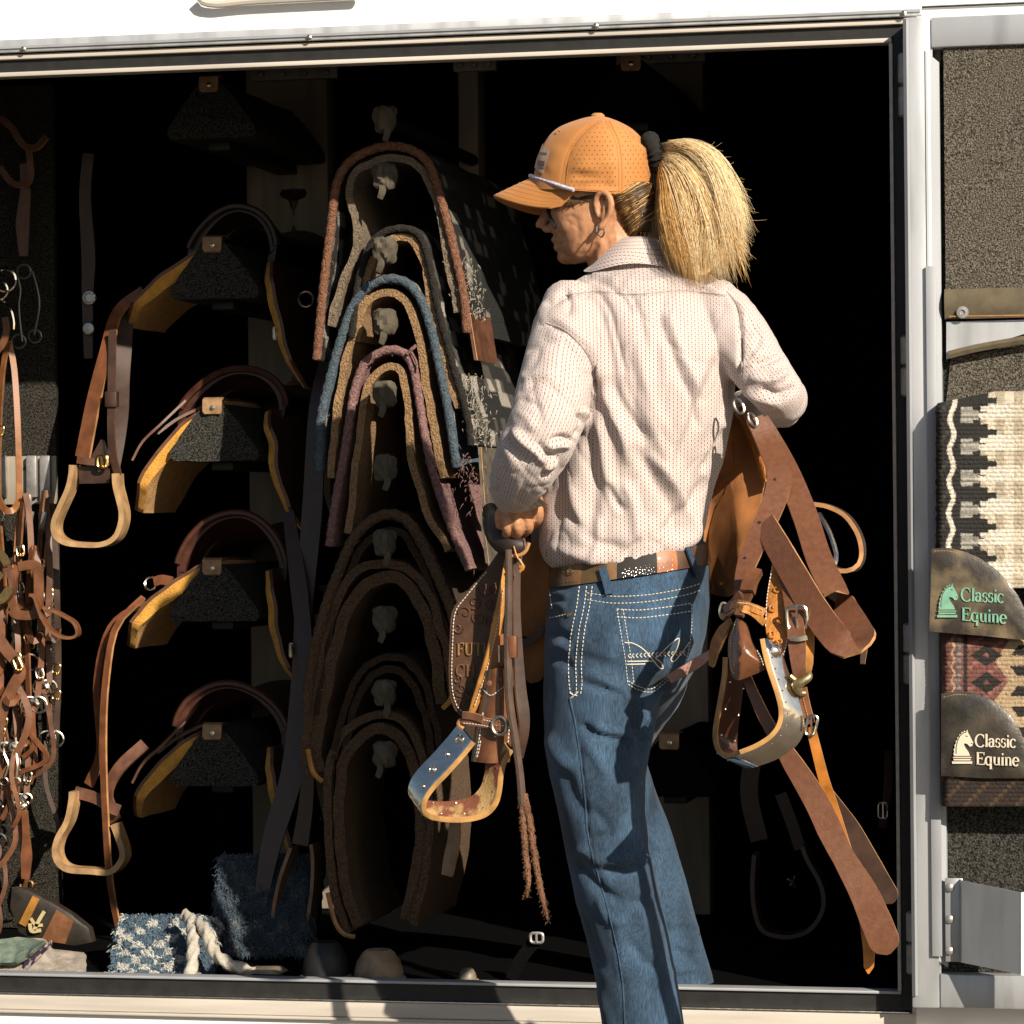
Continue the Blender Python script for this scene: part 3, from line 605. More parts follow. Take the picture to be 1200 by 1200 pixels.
b = MB(); b.strap([W(140, 950, YS+.01), W(128, 945, YS+.005), W(112, 935, YS+.01), W(88, 928, YS+.01)], .02, .005, (0, -1, 0), n=12); b.strap([W(136, 962, YS+.02), W(126, 930, YS+.04), W(140, 900, YS+.06), W(170, 872, YS+.08)], .022, .005, (-.3, -1, 0), n=12); b.build('stirrup_leather', l_brown, s4)
YS2 = .36
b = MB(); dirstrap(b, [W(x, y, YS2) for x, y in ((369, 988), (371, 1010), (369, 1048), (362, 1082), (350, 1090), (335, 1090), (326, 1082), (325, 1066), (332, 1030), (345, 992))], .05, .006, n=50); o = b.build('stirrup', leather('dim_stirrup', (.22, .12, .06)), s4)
b = MB(); b.strap([W(338, 600, YS2+.1), W(352, 700, YS2+.04), W(362, 820, YS2), W(360, 930, YS2), W(352, 990, YS2)], [.02, .03, .024, .02, .028], .005, (0, -1, 0), n=20); b.build('stirrup_leather', l_dark, s4)
cin = thing('cinch_strap', 'long dark leather cinch hanging between the left saddles and the pads', 'strap', W(362, 600, .44))
b = MB(); b.strap([W(384, 420, .5), W(372, 480, .46), W(366, 600, .44), W(356, 720, .42), W(352, 800, .42), W(344, 900, .4), W(318, 990, .38), W(303, 1075, .36)], [.025, .03, .035, .03, .03, .04, .035, .02], .006, (0, -1, 0), n=40); b.build('strap', l_dark, cin)
buckle(cin, 341, 762, .41, .006, .022, m_nickel); buckle(cin, 322, 390, .45, .006, .022, m_nickel); 
b = MB(); c = np.array(W(358, 350, .48)); b.tube([c+.013*np.array([math.cos(q), .2, math.sin(q)]) for q in np.linspace(0, 2*math.pi, 18)], .0022, n=0, k=6); b.build('ring', m_nickel, cin)

# ------------------------------------------------------------------ the woman
YW = -.38
fwdn = np.array(fwd)
person = thing('person', 'woman in orange cap, patterned shirt and blue jeans carrying a saddle, seen from behind', 'person', (W(735, 600, YW).x, YW, 0))
def pr(px, py, Y, a, b, slope=0., n=40, e=2.0, egg=0.):
    "ring: half width a in pixels across the view, half depth b in metres"
    c = np.array(W(px, py, Y)); k = mm(px, Y); out = []
    ax = np.array(rgt)*k - np.array(upv)*k*slope
    for t in np.linspace(0, 2*math.pi, n, endpoint=False):
        ct, st = math.cos(t), math.sin(t); x = math.copysign(abs(ct)**(2/e), ct); y = math.copysign(abs(st)**(2/e), st)
        out.append(c+ax*a*x+fwdn*b*y*(1+egg*x))
    return out
def ringsLR(rows, **k):                     # rows: (pyL, pxL, pyR, pxR, Y, b)
    return [pr((xl+xr)/2, (yl+yr)/2, Y, (xr-xl)/2, b, (yr-yl)/(xr-xl), **k) for yl, xl, yr, xr, Y, b in rows]
def limb(mb, pts, n=26, k=20, sq=1.):
    "tapered limb: (px, py, Y, radius in pixels)"
    P = [(*W(x, y, Y), r*mm(x, Y)) for x, y, Y, r in pts]; Q = catmull(P, n); mb.tube([tuple(q[:3]) for q in Q], list(Q[:, 3]), n=0, k=k); return mb
def remesh(o, vox, smooth=6, fac=.5):
    m = o.modifiers.new('r', 'REMESH'); m.mode = 'VOXEL'; m.voxel_size = vox; m.use_smooth_shade = True
    if smooth:
        s = o.modifiers.new('s', 'SMOOTH'); s.iterations = smooth; s.factor = fac
    dg = bpy.context.evaluated_depsgraph_get(); dg.update(); me = bpy.data.meshes.new_from_object(o.evaluated_get(dg)); o.modifiers.clear()
    old = o.data; o.data = me; me.name = old.name; bpy.data.meshes.remove(old); me.polygons.foreach_set('use_smooth', [True]*len(me.polygons)); return o
def verts(o):
    n = len(o.data.vertices); a = np.empty(n*3); o.data.vertices.foreach_get('co', a); return a.reshape(-1, 3)+np.array(wloc(o))
def vnorm(o):
    n = len(o.data.vertices); a = np.empty(n*3); o.data.vertices.foreach_get('normal', a); return a.reshape(-1, 3)
def setverts(o, P): o.data.vertices.foreach_set('co', (P-np.array(wloc(o))).ravel()); o.data.update()
def folds(o, lst, extra=None):
    "press creases and ridges into the cloth: (polyline in pixels, height mm, half width px[, asym])"
    P = verts(o); N = vnorm(o); S = PXN(P); front = np.clip(-(N@fwdn)*1.6+.25, 0, 1); D = np.zeros(len(P))
    for f in lst:
        pts, amp, w = f[:3]; asym = f[3] if len(f) > 3 else 0
        L = catmull([(x, y, 0) for x, y in pts], 24)[:, :2]; seg = L[1:]-L[:-1]; best = np.full(len(P), 1e9); sg = np.zeros(len(P)); tt = np.zeros(len(P))
        lo, hi = L.min(0)-4*w, L.max(0)+4*w; sel = np.where((S[:, 0] > lo[0]) & (S[:, 0] < hi[0]) & (S[:, 1] > lo[1]) & (S[:, 1] < hi[1]) & (front > 0))[0]
        if not len(sel): continue
        Q = S[sel]
        for i in range(len(seg)):
            d = Q-L[i]; l2 = seg[i]@seg[i]+1e-9; t = np.clip(d@seg[i]/l2, 0, 1); r = d-t[:, None]*seg[i]; q = np.hypot(r[:, 0], r[:, 1]); m = q < best[sel]
            idx = sel[m]; best[idx] = q[m]; sg[idx] = np.sign(seg[i][0]*d[m][:, 1]-seg[i][1]*d[m][:, 0]); tt[idx] = (i+t[m])/len(seg)
        d = best[sel]; tap = np.clip(np.minimum(tt[sel], 1-tt[sel])*5, 0, 1)**.7; x = d/w*sg[sel]
        prof = np.exp(-x*x) if not asym else np.exp(-x*x)*np.where(x*asym > 0, 1, .35)-.45*np.exp(-(x+asym*1.1)**2)
        D[sel] += amp*.001*prof*tap*front[sel]
    if extra is not None: D += extra(P, N, S)
    setverts(o, P+N*D[:, None])
def fbm(P, sc, seed): return np.array([noise.noise((p[0]*sc[0]+seed, p[1]*sc[1], p[2]*sc[2])) for p in P])

# ---- shirt
l_arm = [(672, 350, YW-.01, 34), (664, 385, YW-.05, 41), (655, 425, YW-.09, 43), (648, 470, YW-.125, 44), (634, 508, YW-.14, 43), (618, 540, YW-.12, 41), (608, 564, YW-.085, 34), (603, 580, YW-.06, 27), (604, 592, YW-.045, 20)]
r_arm = [(828, 350, YW+.02, 34), (856, 385, YW+.0, 39), (886, 425, YW-.03, 36), (910, 456, YW-.04, 33), (918, 468, YW-.02, 31), (905, 474, YW+.08, 29), (872, 480, YW+.22, 25)]
mb = MB()
T = [(302, 706, 302, 792, YW+.052, .045), (310, 700, 310, 806, YW+.052, .052), (318, 692, 318, 826, YW+.05, .050), (330, 672, 328, 842, YW+.045, .070), (348, 655, 345, 853, YW+.035, .088), (372, 655, 372, 859, YW+.025, .102), (405, 668, 405, 864, YW+.02, .112), (450, 674, 450, 863, YW+.02, .118), (500, 662, 498, 859, YW+.025, .118),
     (545, 646, 540, 849, YW+.03, .114), (585, 637, 575, 838, YW+.03, .110), (615, 633, 600, 832, YW+.03, .110), (640, 634, 618, 829, YW+.03, .112), (655, 640, 628, 824, YW+.03, .110), (667, 652, 638, 814, YW+.03, .098), (676, 658, 645, 808, YW+.03, .09)]
mb.loft(ringsLR(T, n=48, e=2.25)); limb(mb, l_arm); limb(mb, r_arm)
shirt = mb.build('shirt', m_white, person); remesh(shirt, .0032, 10)
SF = [([(632, 383), (648, 381), (668, 394), (688, 416), (697, 440), (698, 462)], -6, 2.6), ([(632, 376), (655, 374), (680, 395), (700, 425), (708, 455)], 4, 9), ([(640, 392), (664, 400), (684, 422)], 3.5, 8),
      ([(636, 356), (652, 350), (668, 338)], -4, 6), ([(662, 338), (668, 352), (665, 372)], -4, 3.5), ([(672, 336), (690, 350)], -2.5, 3), ([(685, 325), (710, 332), (730, 348), (742, 370)], -4.5, 5), ([(697, 338), (714, 362), (722, 395), (730, 425), (735, 440)], -3, 4),
      ([(676, 352), (688, 368), (698, 390), (704, 405)], -2.5, 3.5), ([(722, 330), (742, 350), (752, 380), (758, 410)], -2.2, 5), ([(714, 440), (722, 462), (738, 490), (760, 520)], -5, 8), ([(706, 452), (716, 480), (730, 510), (735, 545)], 4, 8),
      ([(770, 362), (780, 390), (792, 425), (803, 455)], -4.5, 7), ([(782, 365), (794, 400), (806, 430), (820, 465)], 3.5, 8), ([(800, 440), (812, 475), (820, 505)], -3.5, 6), ([(745, 395), (752, 430), (764, 470), (790, 520)], 2.5, 8),
      ([(750, 460), (770, 510), (790, 550), (815, 590)], 3.5, 10), ([(760, 530), (785, 560), (812, 612), (806, 640)], 5, 8), ([(742, 520), (768, 566), (790, 600), (795, 632)], -4, 9), ([(848, 500), (836, 530), (824, 555)], -5, 6), ([(858, 470), (842, 510), (826, 545)], 4, 8),
      ([(700, 480), (706, 520), (712, 560), (728, 590)], 4, 8), ([(690, 500), (692, 540), (696, 580), (690, 620)], -4.5, 10), ([(712, 565), (724, 590), (733, 600)], -4, 5), ([(726, 560), (742, 590), (748, 640)], 3.5, 8), ([(668, 560), (676, 600), (686, 640)], 3, 9),
      ([(655, 520), (655, 570), (648, 620)], -3, 9), ([(640, 640), (680, 650), (720, 656), (760, 650), (800, 635), (826, 618)], 6, 8), ([(690, 660), (700, 640), (702, 605)], 3, 6), ([(735, 660), (738, 645), (752, 630)], -3, 5), ([(770, 655), (776, 640), (800, 612)], -3, 6), ([(790, 648), (812, 620), (824, 590)], 3, 6),
      # left sleeve
      ([(616, 412), (632, 405), (652, 400)], -4, 4), ([(614, 440), (628, 424), (634, 405)], -4.5, 5), ([(612, 446), (630, 440), (655, 436)], 3, 6), ([(608, 462), (620, 455), (626, 440)], -3.5, 4), ([(608, 468), (622, 472), (634, 482)], -4.5, 5), ([(604, 480), (618, 490), (626, 505)], 4, 6),
      ([(676, 432), (688, 438), (692, 450)], -2, 3), ([(678, 484), (682, 500), (672, 512)], -5, 4), ([(684, 478), (690, 492), (682, 508)], 5, 5), ([(644, 516), (660, 512), (672, 518)], -5.5, 3.5), ([(640, 524), (655, 522), (668, 522)], 4.5, 4.5), ([(628, 518), (640, 532), (655, 536)], -4.5, 5), ([(600, 500), (614, 518), (632, 532), (640, 545)], 4.5, 6),
      ([(590, 512), (604, 528), (622, 545)], -4, 6), ([(636, 548), (648, 545), (654, 538)], 3.5, 4), ([(632, 556), (642, 556), (650, 548)], -4, 3.5), ([(582, 528), (590, 548), (592, 570)], -2.5, 5), ([(579, 572), (583, 580)], -3, 3), ([(612, 560), (602, 580), (598, 598)], 2, 4),
      # right sleeve
      ([(852, 342), (866, 362), (868, 400), (868, 440)], -5, 2.8), ([(874, 372), (890, 392), (884, 410)], -3, 4), ([(882, 428), (905, 420), (920, 412)], -4, 4.5), ([(878, 442), (905, 445), (925, 432)], 4.5, 6), ([(890, 455), (912, 462), (934, 452)], -5, 5), ([(872, 456), (890, 468), (915, 474)], 3.5, 6), ([(862, 430), (880, 425), (892, 410)], 3, 5),
      ([(788, 325), (820, 332), (850, 348)], 1.6, 2.2), ([(700, 322), (740, 330), (790, 326)], 1.2, 2)]
def shirt_noise(P, N, S):
    a = fbm(P, (9, 9, 4), 3.1)*.0036+fbm(P, (26, 26, 12), 7.7)*.0014
    q = np.stack([P[:, 0]*.8+P[:, 2]*.6, P[:, 1], P[:, 2]*.8-P[:, 0]*.6], 1); r = fbm(q, (34, 20, 7), 1.3); a += np.maximum(r, 0)**1.3*.003-.0006; c1 = np.clip(1-np.abs(fbm(q, (16, 12, 4.5), 8.3))*7, 0, 1)**2; c2 = np.clip(1-np.abs(fbm(P, (22, 16, 9), 2.9))*8, 0, 1)**2; a += -c1*.0028*np.clip(fbm(P, (7, 7, 7), 6.)*2+.5, 0, 1)-c2*.0013; r2 = fbm(np.stack([P[:, 0]*.9-P[:, 2]*.45, P[:, 1], P[:, 2]*.9+P[:, 0]*.45], 1), (60, 40, 14), 5.1); a += np.maximum(r2, 0)**1.2*.0025
    return a
SF += [([(672, 345), (700, 400), (722, 470), (748, 560)], 4, 14), ([(700, 350), (716, 420), (724, 470)], -3, 8), ([(846, 360), (828, 420), (800, 500), (760, 600)], 4.5, 14), ([(838, 420), (812, 490), (780, 560)], -4, 9), ([(660, 590), (690, 630), (740, 645)], -3, 8), ([(830, 560), (800, 600), (770, 630)], -4, 7), ([(705, 300), (690, 320), (672, 332)], -2, 3), ([(780, 330), (770, 400), (772, 460)], -2.5, 8)]; SF = [(f[0], f[1]*(.45 if f[0][0][0] < 620 and f[0][0][1] < 495 else 1), *f[2:]) for f in SF]; SF = [(f[0], f[1]*1.7, f[2]*.82) for f in SF]; folds(shirt, SF, shirt_noise)
def arm_poly(side):
    return None
def set_uv(o, classes):
    "classes: face centres -> list of (mask, axis points (n,3)); uv in metres, u round the axis, v along it"
    me = o.data; P = verts(o); nf = len(me.polygons); lt = np.empty(nf, int); ls = np.empty(nf, int); me.polygons.foreach_get('loop_total', lt); me.polygons.foreach_get('loop_start', ls)
    li = np.empty(len(me.loops), int); me.loops.foreach_get('vertex_index', li); fid = np.repeat(np.arange(nf), lt)
    cen = np.zeros((nf, 3)); np.add.at(cen, fid, P[li]); cen /= lt[:, None]; cls = classes(cen)
    uv = np.zeros((len(li), 2)); 
    for c, (axis, rad, ref) in enumerate(AX):
        lm = cls[fid] == c; V = P[li[lm]]; A = catmull(axis, 60); T = np.gradient(A, axis=0); T /= np.linalg.norm(T, axis=1)[:, None]; s = np.concatenate([[0], np.cumsum(np.linalg.norm(np.diff(A, axis=0), axis=1))])
        fc = cen[fid[lm]]; ix = np.array([np.argmin(((A-q)**2).sum(1)) for q in cen])[fid[lm]]
        r0 = np.array(ref, float); r0 = r0-T[ix]*(T[ix]@r0)[:, None]; r0 /= np.linalg.norm(r0, axis=1)[:, None]; r1 = np.cross(T[ix], r0)
        def ang(X): d = X-A[ix]; return np.arctan2((d*r1).sum(1), (d*r0).sum(1)), s[ix]+(d*T[ix]).sum(1)
        a0, _ = ang(fc); a, v = ang(V); a = a0+(a-a0+math.pi) % (2*math.pi)-math.pi; uv[lm] = np.stack([a*rad if c else .15*np.arcsin(np.clip(((V-A[0])@np.array(rgt))/.15, -.985, .985)), v if c else -V[:, 2]], 1)
    L = me.uv_layers.new(name='UVMap'); L.data.foreach_set('uv', uv.ravel())
AX = [([tuple(W(745, y, YW+.03)) for y in (300, 400, 500, 600, 680)], .135, tuple(fwdn)), ([tuple(W(x, y, Y)) for x, y, Y, r in l_arm], .052, tuple(fwdn)), ([tuple(W(x, y, Y)) for x, y, Y, r in r_arm], .046, tuple(fwdn))]
la_y = [340, 372, 383, 394, 416, 440, 462, 480, 515, 560, 612]; la_x = [628, 628, 640, 668, 688, 697, 697, 694, 676, 650, 640]
def shirt_cls(c):
    S = PXN(c); edge = np.interp(S[:, 1], la_y, la_x); k = np.zeros(len(c), int)
    dl = np.min([((c-np.array(p))**2).sum(1) for p in catmull(AX[1][0], 30)], 0)**.5; dr = np.min([((c-np.array(p))**2).sum(1) for p in catmull(AX[2][0], 30)], 0)**.5
    k[(S[:, 0] < edge+1) & (dl < .085) & (S[:, 1] > 366)] = 1; k[(S[:, 0] > np.interp(S[:, 1], [330, 362, 500], [850, 864, 868])) & (dr < .085)] = 2; return k
set_uv(shirt, shirt_cls)
def shirt_material():
    m = bpy.data.materials.new('woven_shirt_cloth'); m.use_nodes = True; t = m.node_tree; p = t.nodes['Principled BSDF']; ln = t.links.new
    p.inputs['Roughness'].default_value = .8; p.inputs['Sheen Weight'].default_value = .15; p.inputs['Specular IOR Level'].default_value = .3
    uv = t.nodes.new('ShaderNodeUVMap'); sx = t.nodes.new('ShaderNodeSeparateXYZ'); ln(uv.outputs[0], sx.inputs[0])
    def mth(op, a, b=None, c=None):
        n = t.nodes.new('ShaderNodeMath'); n.operation = op
        for i, v in enumerate((a, b, c)):
            if v is None: continue
            if isinstance(v, (int, float)): n.inputs[i].default_value = v
            else: ln(v, n.inputs[i])
        return n.outputs[0]
    cx, cy = .0056, .0056
    u = mth('DIVIDE', sx.outputs[0], cx); col = mth('FLOOR', u); par = mth('MODULO', mth('ABSOLUTE', col), 2)
    v = mth('ADD', mth('DIVIDE', sx.outputs[1], cy), mth('MULTIPLY', par, .5)); fx = mth('FRACT', u); fy = mth('FRACT', v)
    def band(x, lo, hi): return mth('MULTIPLY', mth('GREATER_THAN', x, lo), mth('LESS_THAN', x, hi))
    red = mth('MULTIPLY', band(fx, .36, .66), band(fy, .2, .66)); blu = mth('MULTIPLY', mth('SUBTRACT', 1.0, band(fx, .22, .78)), band(fy, .74, .98)); fine = mth('MULTIPLY', band(fx, .3, .7), band(fy, .86, 1.0))
    cpar = mth('MODULO', mth('ABSOLUTE', mth('FLOOR', v)), 2)
    def mix(f, a, b):
        n = t.nodes.new('ShaderNodeMix'); n.data_type = 'RGBA'; ln(f, n.inputs[0]) if not isinstance(f, float) else setattr(n.inputs[0], 'default_value', f)
        for i, c in ((6, a), (7, b)):
            if isinstance(c, tuple): n.inputs[i].default_value = (*c, 1)
            else: ln(c, n.inputs[i])
        return n.outputs[2]
    ground = (.57, .50, .475); rc = mix(cpar, (.12, .05, .045), (.20, .08, .06)); c = mix(red, ground, rc); c = mix(blu, c, (.20, .215, .25)); c = mix(fine, c, (.36, .25, .2))
    ln(c, p.inputs['Base Color'])
    b = t.nodes.new('ShaderNodeBump'); b.inputs['Strength'].default_value = .15; b.inputs['Distance'].default_value = .001; ln(mth('ADD', red, blu), b.inputs['Height']); ln(b.outputs[0], p.inputs['Normal'])
    return m
m_shirt = shirt_material(); shirt.data.materials.clear(); shirt.data.materials.append(m_shirt)
T_sh = None
# collar: a stand with the fall turned over it
cl = MB(); P = []
for i, (py, pxL, pxR, b_, Y) in enumerate(((316, 684, 800, .066, YW+.048), (306, 694, 792, .063, YW+.050), (293, 708, 780, .058, YW+.052), (283, 718, 772, .053, YW+.054), (280.5, 722, 768, .049, YW+.055), (284, 724, 766, .046, YW+.055), (300, 722, 768, .046, YW+.055))):
    r = pr((pxL+pxR)/2, py, Y, (pxR-pxL)/2, b_, (-.02 if i < 3 else -.03), n=60); r = [q+np.array([0, 0, .004*math.sin(3*k*.105+i)*(i < 2)]) for k, q in enumerate(r)]; r.append(r[0]); P.append(r)
cl.grid(P); collar = cl.build('collar', m_shirt, person, sharp=0)
def uv_px(o, k=.00124):
    S = PXN(verts(o)); me = o.data; li = np.empty(len(me.loops), int); me.loops.foreach_get('vertex_index', li); L = me.uv_layers.new(name='UVMap'); L.data.foreach_set('uv', (S[li][:, ::-1]*k).ravel())
def uv_ring(o, P):
    n = len(P[0]); me = o.data; li = np.empty(len(me.loops), int); me.loops.foreach_get('vertex_index', li); u = (li % n)*.0056; v = (li//n)*.014
    u[(li % n == 0)] = 0; L = me.uv_layers.new(name='UVMap'); L.data.foreach_set('uv', np.stack([v, u], 1).ravel())
uv_ring(collar, P)
# cuff of the left sleeve and its button
cf = MB(); P = [pr(x, y, Y, a, .030, .0, n=40) for x, y, Y, a in ((605, 562, YW-.085, 34), (601, 577, YW-.065, 28.5), (598, 592, YW-.045, 24), (598.5, 594, YW-.044, 22), (601, 580, YW-.055, 21))]
def tilt(P, pivot, ang):
    c = np.array(pivot); a = fwdn; out = []
    for r in P: out.append([c+np.array(Matrix.Rotation(ang, 3, Vector(a)) @ Vector(q-c)) for q in r])
    return out
P = tilt(P, W(600, 580, YW-.06), R(40))
for r in P: r.append(r[0])
cf.grid(P); cuff = cf.build('cuff', m_shirt, person, sharp=50); uv_ring(cuff, P)

# ---- body: head, neck, slim core, forearms and gripping hands in one mesh
m_skin = M('tanned_skin', (.53, .265, .14), .5, var=.3, vs=90, bump=.22, bs=420, bstr=.0012, spec=.4); m_skin.node_tree.nodes['Principled BSDF'].inputs['Subsurface Weight'].default_value = .06; m_skin.node_tree.nodes['Principled BSDF'].inputs['Subsurface Radius'].default_value = (.01, .004, .002)
YH = YW+.055
mb = MB()
def blob(px, py, Y, rx, ry, rd, rot=0, seg=20):
    c = np.array(W(px, py, Y)); k = mm(px, Y); rg = []
    for i in range(1, 12):
        ph = math.pi*i/12; rr = math.sin(ph); z = math.cos(ph); ring = []
        for t in np.linspace(0, 2*math.pi, seg, endpoint=False):
            x = rx*rr*math.cos(t); y = -ry*z; xr = x*math.cos(rot)-y*math.sin(rot); yr = x*math.sin(rot)+y*math.cos(rot)
            ring.append(c+np.array(rgt)*k*xr-np.array(upv)*k*yr+fwdn*k*rd*rr*math.sin(t))
        rg.append(ring)
    mb.loft(rg)
blob(705, 215, YH, 60, 70, 54)
face = [(222, 650, 222, 742), (238, 645, 238, 742), (252, 643, 250, 738), (262, 645, 260, 734), (272, 647, 268, 730), (282, 651, 276, 724), (291, 655, 285, 716), (299, 659, 293, 706), (305, 663, 300, 697), (310, 672, 306, 688)]
dep = [52, 52, 51, 50, 48, 45, 41, 36, 28, 14]
k_ = mm(700, YH)
mb.loft([pr((xl+xr)/2, (yl+yr)/2, YH+.002, (xr-xl)/2, d*k_, (yr-yl)/(xr-xl), n=36, e=2.15, egg=.12) for (yl, xl, yr, xr), d in zip(face, dep)])
def tb(pts, n=10, k=10): limb(mb, pts, n, k)
tb([(648, 238, YH, 5), (641, 252, YH, 6), (634, 264, YH, 7), (634, 267, YH, 6)]); blob(642, 268, YH-.008, 7, 5, 6); blob(642, 268, YH+.008, 7, 5, 6)
blob(652, 280.5, YH, 6.5, 4.6, 14, -.2); blob(655, 290, YH, 6.5, 4.8, 12, .2); blob(664, 301, YH, 11, 9, 16)
blob(676, 262, YH-.030, 22, 20, 18)      # cheek
tb([(716, 240, YH+.004, 40), (718, 275, YH+.004, 38), (730, 305, YH+.008, 42), (742, 345, YH+.012, 50)], 12, 24)
# ear
ec = YH-.0665
ear = [(703, 256, ec+.004, 3), (699, 247, ec+.003, 3), (698, 236, ec+.001, 3.4), (701, 228, ec-.002, 4), (707, 225, ec-.005, 4.2), (713, 229, ec-.007, 4.4), (716, 238, ec-.008, 4.3), (715, 248, ec-.007, 4.0), (711, 257, ec-.004, 3.8), (706, 264, ec-.002, 4.4), (702, 267, ec, 4.5)]
tb(ear, 36, 10); tb([(711, 234, ec, 3), (709, 242, ec-.001, 3), (708, 250, ec-.001, 2.8), (705, 257, ec, 2.6)], 12, 8); blob(708, 244, ec+.009, 8, 18, 6)
# core under the shirt
tb([(742, 345, YH+.012, 46), (745, 420, YW+.03, 40), (742, 560, YW+.03, 40), (740, 660, YW+.03, 50)], 14, 16)
tb([(745, 380, YW+.03, 26), (690, 365, YW, 24), (655, 425, YW-.09, 22), (636, 500, YW-.135, 22), (612, 560, YW-.09, 20), (602, 590, YW-.055, 19)], 24, 14)
tb([(745, 380, YW+.03, 26), (820, 365, YW+.02, 24), (882, 425, YW-.02, 20), (908, 460, YW-.01, 20), (895, 474, YW+.10, 18), (868, 482, YW+.24, 16)], 24, 14)
# left hand: back of the hand, knuckles, fingers closed round the saddle's pommel
YHd = YW-.045
tb([(600, 586, YHd-.005, 17), (606, 594, YHd-.006, 17), (613, 600, YHd-.006, 17)], 8, 16)
tb([(596, 596, YHd, 12), (590, 606, YHd+.004, 11), (590, 618, YHd+.01, 9)], 8, 12)
for (kx, ky), (mx, my), (ex, ey), r, yy in (((629, 596), (630, 608), (622, 617), 7.4, .014), ((617, 608), (619, 619), (612, 625), 7.2, .006), ((606, 614), (607, 624), (600, 629), 6.9, .0), ((594, 614), (595, 624), (589, 628), 6.2, .0)):
    tb([(604+(kx-604)*.3, 594+(ky-594)*.3, YHd-.004, 8), (kx, ky, YHd-.012+yy, r), (mx, my, YHd-.002+yy, r*.92), (ex, ey, YHd+.022+yy, r*.85), (ex-3, ey-3, YHd+.045+yy, r*.7)], 16, 12)
tb([(614, 584, YHd+.002, 11), (626, 582, YHd+.010, 8.5), (630, 592, YHd+.026, 7.5), (624, 604, YHd+.036, 6.5)], 12, 12)
# right hand, under the cantle
YHr = YW+.25
tb([(866, 482, YHr, 15), (852, 486, YHr+.01, 17), (842, 490, YHr+.02, 15)], 8, 14)
for dy, l in ((-12, 1), (-4, 1.1), (4, 1.05), (12, .85)): tb([(846, 489+dy*.6, YHr+.015, 7), (830, 490+dy, YHr+.02, 7), (818, 496+dy, YHr+.03, 6.4), (812, 506+dy, YHr+.035, 5.6)], 10, 10)
tb([(858, 476, YHr-.005, 9), (846, 466, YHr-.01, 7.5), (834, 466, YHr-.012, 6.5)], 8, 10)
body = mb.build('body', m_skin, person); remesh(body, .0021, 2, .5)
FF = [([(668, 250), (676, 262), (678, 280), (672, 296)], -1.3, 3), ([(690, 262), (688, 280), (678, 300)], -1.2, 2.5), ([(698, 275), (696, 292), (690, 306)], -1.8, 3), ([(705, 278), (704, 292), (698, 308)], 1.6, 3), ([(712, 278), (712, 292), (704, 310)], -1.6, 3), ([(722, 275), (722, 290), (712, 306)], 1.2, 3),
      ([(660, 248), (670, 246), (680, 250)], -.7, 1.5), ([(661, 253), (672, 254), (682, 260)], -.7, 1.5), ([(662, 258), (672, 264), (680, 272)], -.7, 1.5), ([(650, 270), (658, 276), (662, 286)], -1.5, 2.5), ([(646, 285.5), (655, 285.5), (662, 285)], -2.6, 1.6),
      ([(614, 590), (622, 600), (626, 604)], -1.2, 2), ([(606, 598), (612, 608), (616, 614)], -1.2, 2), ([(598, 606), (602, 614)], -1.2, 2), ([(610, 592), (618, 603)], 1, 2)]
FF = [(f[0], f[1]*.85, *f[2:]) for f in FF]; folds(body, FF, lambda P, N, S: np.where(P[:, 2] > 1.3, fbm(P, (60, 60, 40), 2.)*.0007-np.clip(1-np.abs(fbm(P, (120, 60, 45), 3.))*6, 0, 1)**2*.0003, 0))
# earring
b = MB(); c = np.array(W(703.5, 271, ec-.006)); b.tube([c+np.array([.004*math.cos(q), .0066*math.cos(q), .0085*math.sin(q)]) for q in np.linspace(0, 2*math.pi, 16)], .0014, n=0, k=6); b.build('earring', m_chrome, person)
# sunglasses
m_lens = M('dark_lens', (.01, .012, .012), .12, var=.1, coat=.5); m_frame = M('grey_frame', (.018, .02, .02), .4, var=.2)
b = MB(); yl = YH-.030
b.slab([W(640, 243, yl+.012), W(652, 240, yl), W(655, 250, yl-.002), (W(652, 266, yl)), W(646, 262, yl+.006), W(641, 254, yl+.012)], fwdn*.004); sg_ = b.build('sunglasses', m_lens, person)
b = MB(); b.tube([W(640, 242, yl+.010), W(645, 255, yl+.002), W(651, 267, yl-.004)], .0028, n=8, k=6); b.tube([W(650, 239, yl-.002), W(672, 234, yl-.022), W(698, 230, ec-.002)], .0026, n=10, k=6); b.build('temple_arm', m_frame, sg_)

# ---- hair
h_mats = [M('hair_dark', (.12, .07, .03), .45, var=.3, vs=200), M('hair_gold', (.70, .40, .12), .5, var=.3, vs=200), M('hair_honey', (.88, .58, .24), .5, var=.25, vs=200), M('hair_pale', (.95, .77, .47), .5, var=.2, vs=200)]
b = MB()
P = [pr((xl+xr)/2, y, YH+.006, (xr-xl)/2*.97, d*k_*.93, 0, n=36) for y, xl, xr, d in ((212, 672, 764, 55), (228, 704, 768, 54), (245, 718, 768, 50), (258, 728, 766, 44), (270, 736, 764, 36), (280, 742, 760, 24))]
b.loft(P)
rs = random.Random(3)
for i in range(1500):                        # swept-back hair between the cap and the nape
    t = rs.random(); side = rs.uniform(-1, .2)
    y0 = 229+50*t**1.2; x0 = 716+ (22*t)+rs.uniform(-3, 4); d0 = (54-26*t)*k_
    yy = YH+.006-d0*1.01-rs.uniform(0, .004)
    b.tube([W(x0, y0, yy), W(x0+16, y0-5-10*t, yy-.004), W(x0+34+rs.uniform(-6, 6), y0-16-16*t, yy+.012+.01*t), W(766, 226+rs.uniform(-4, 10), YH-.01+rs.uniform(-.02, .02))], [.0006, .0009, .0007], n=7, k=3, mi=rs.choice((0, 0, 0, 1)))
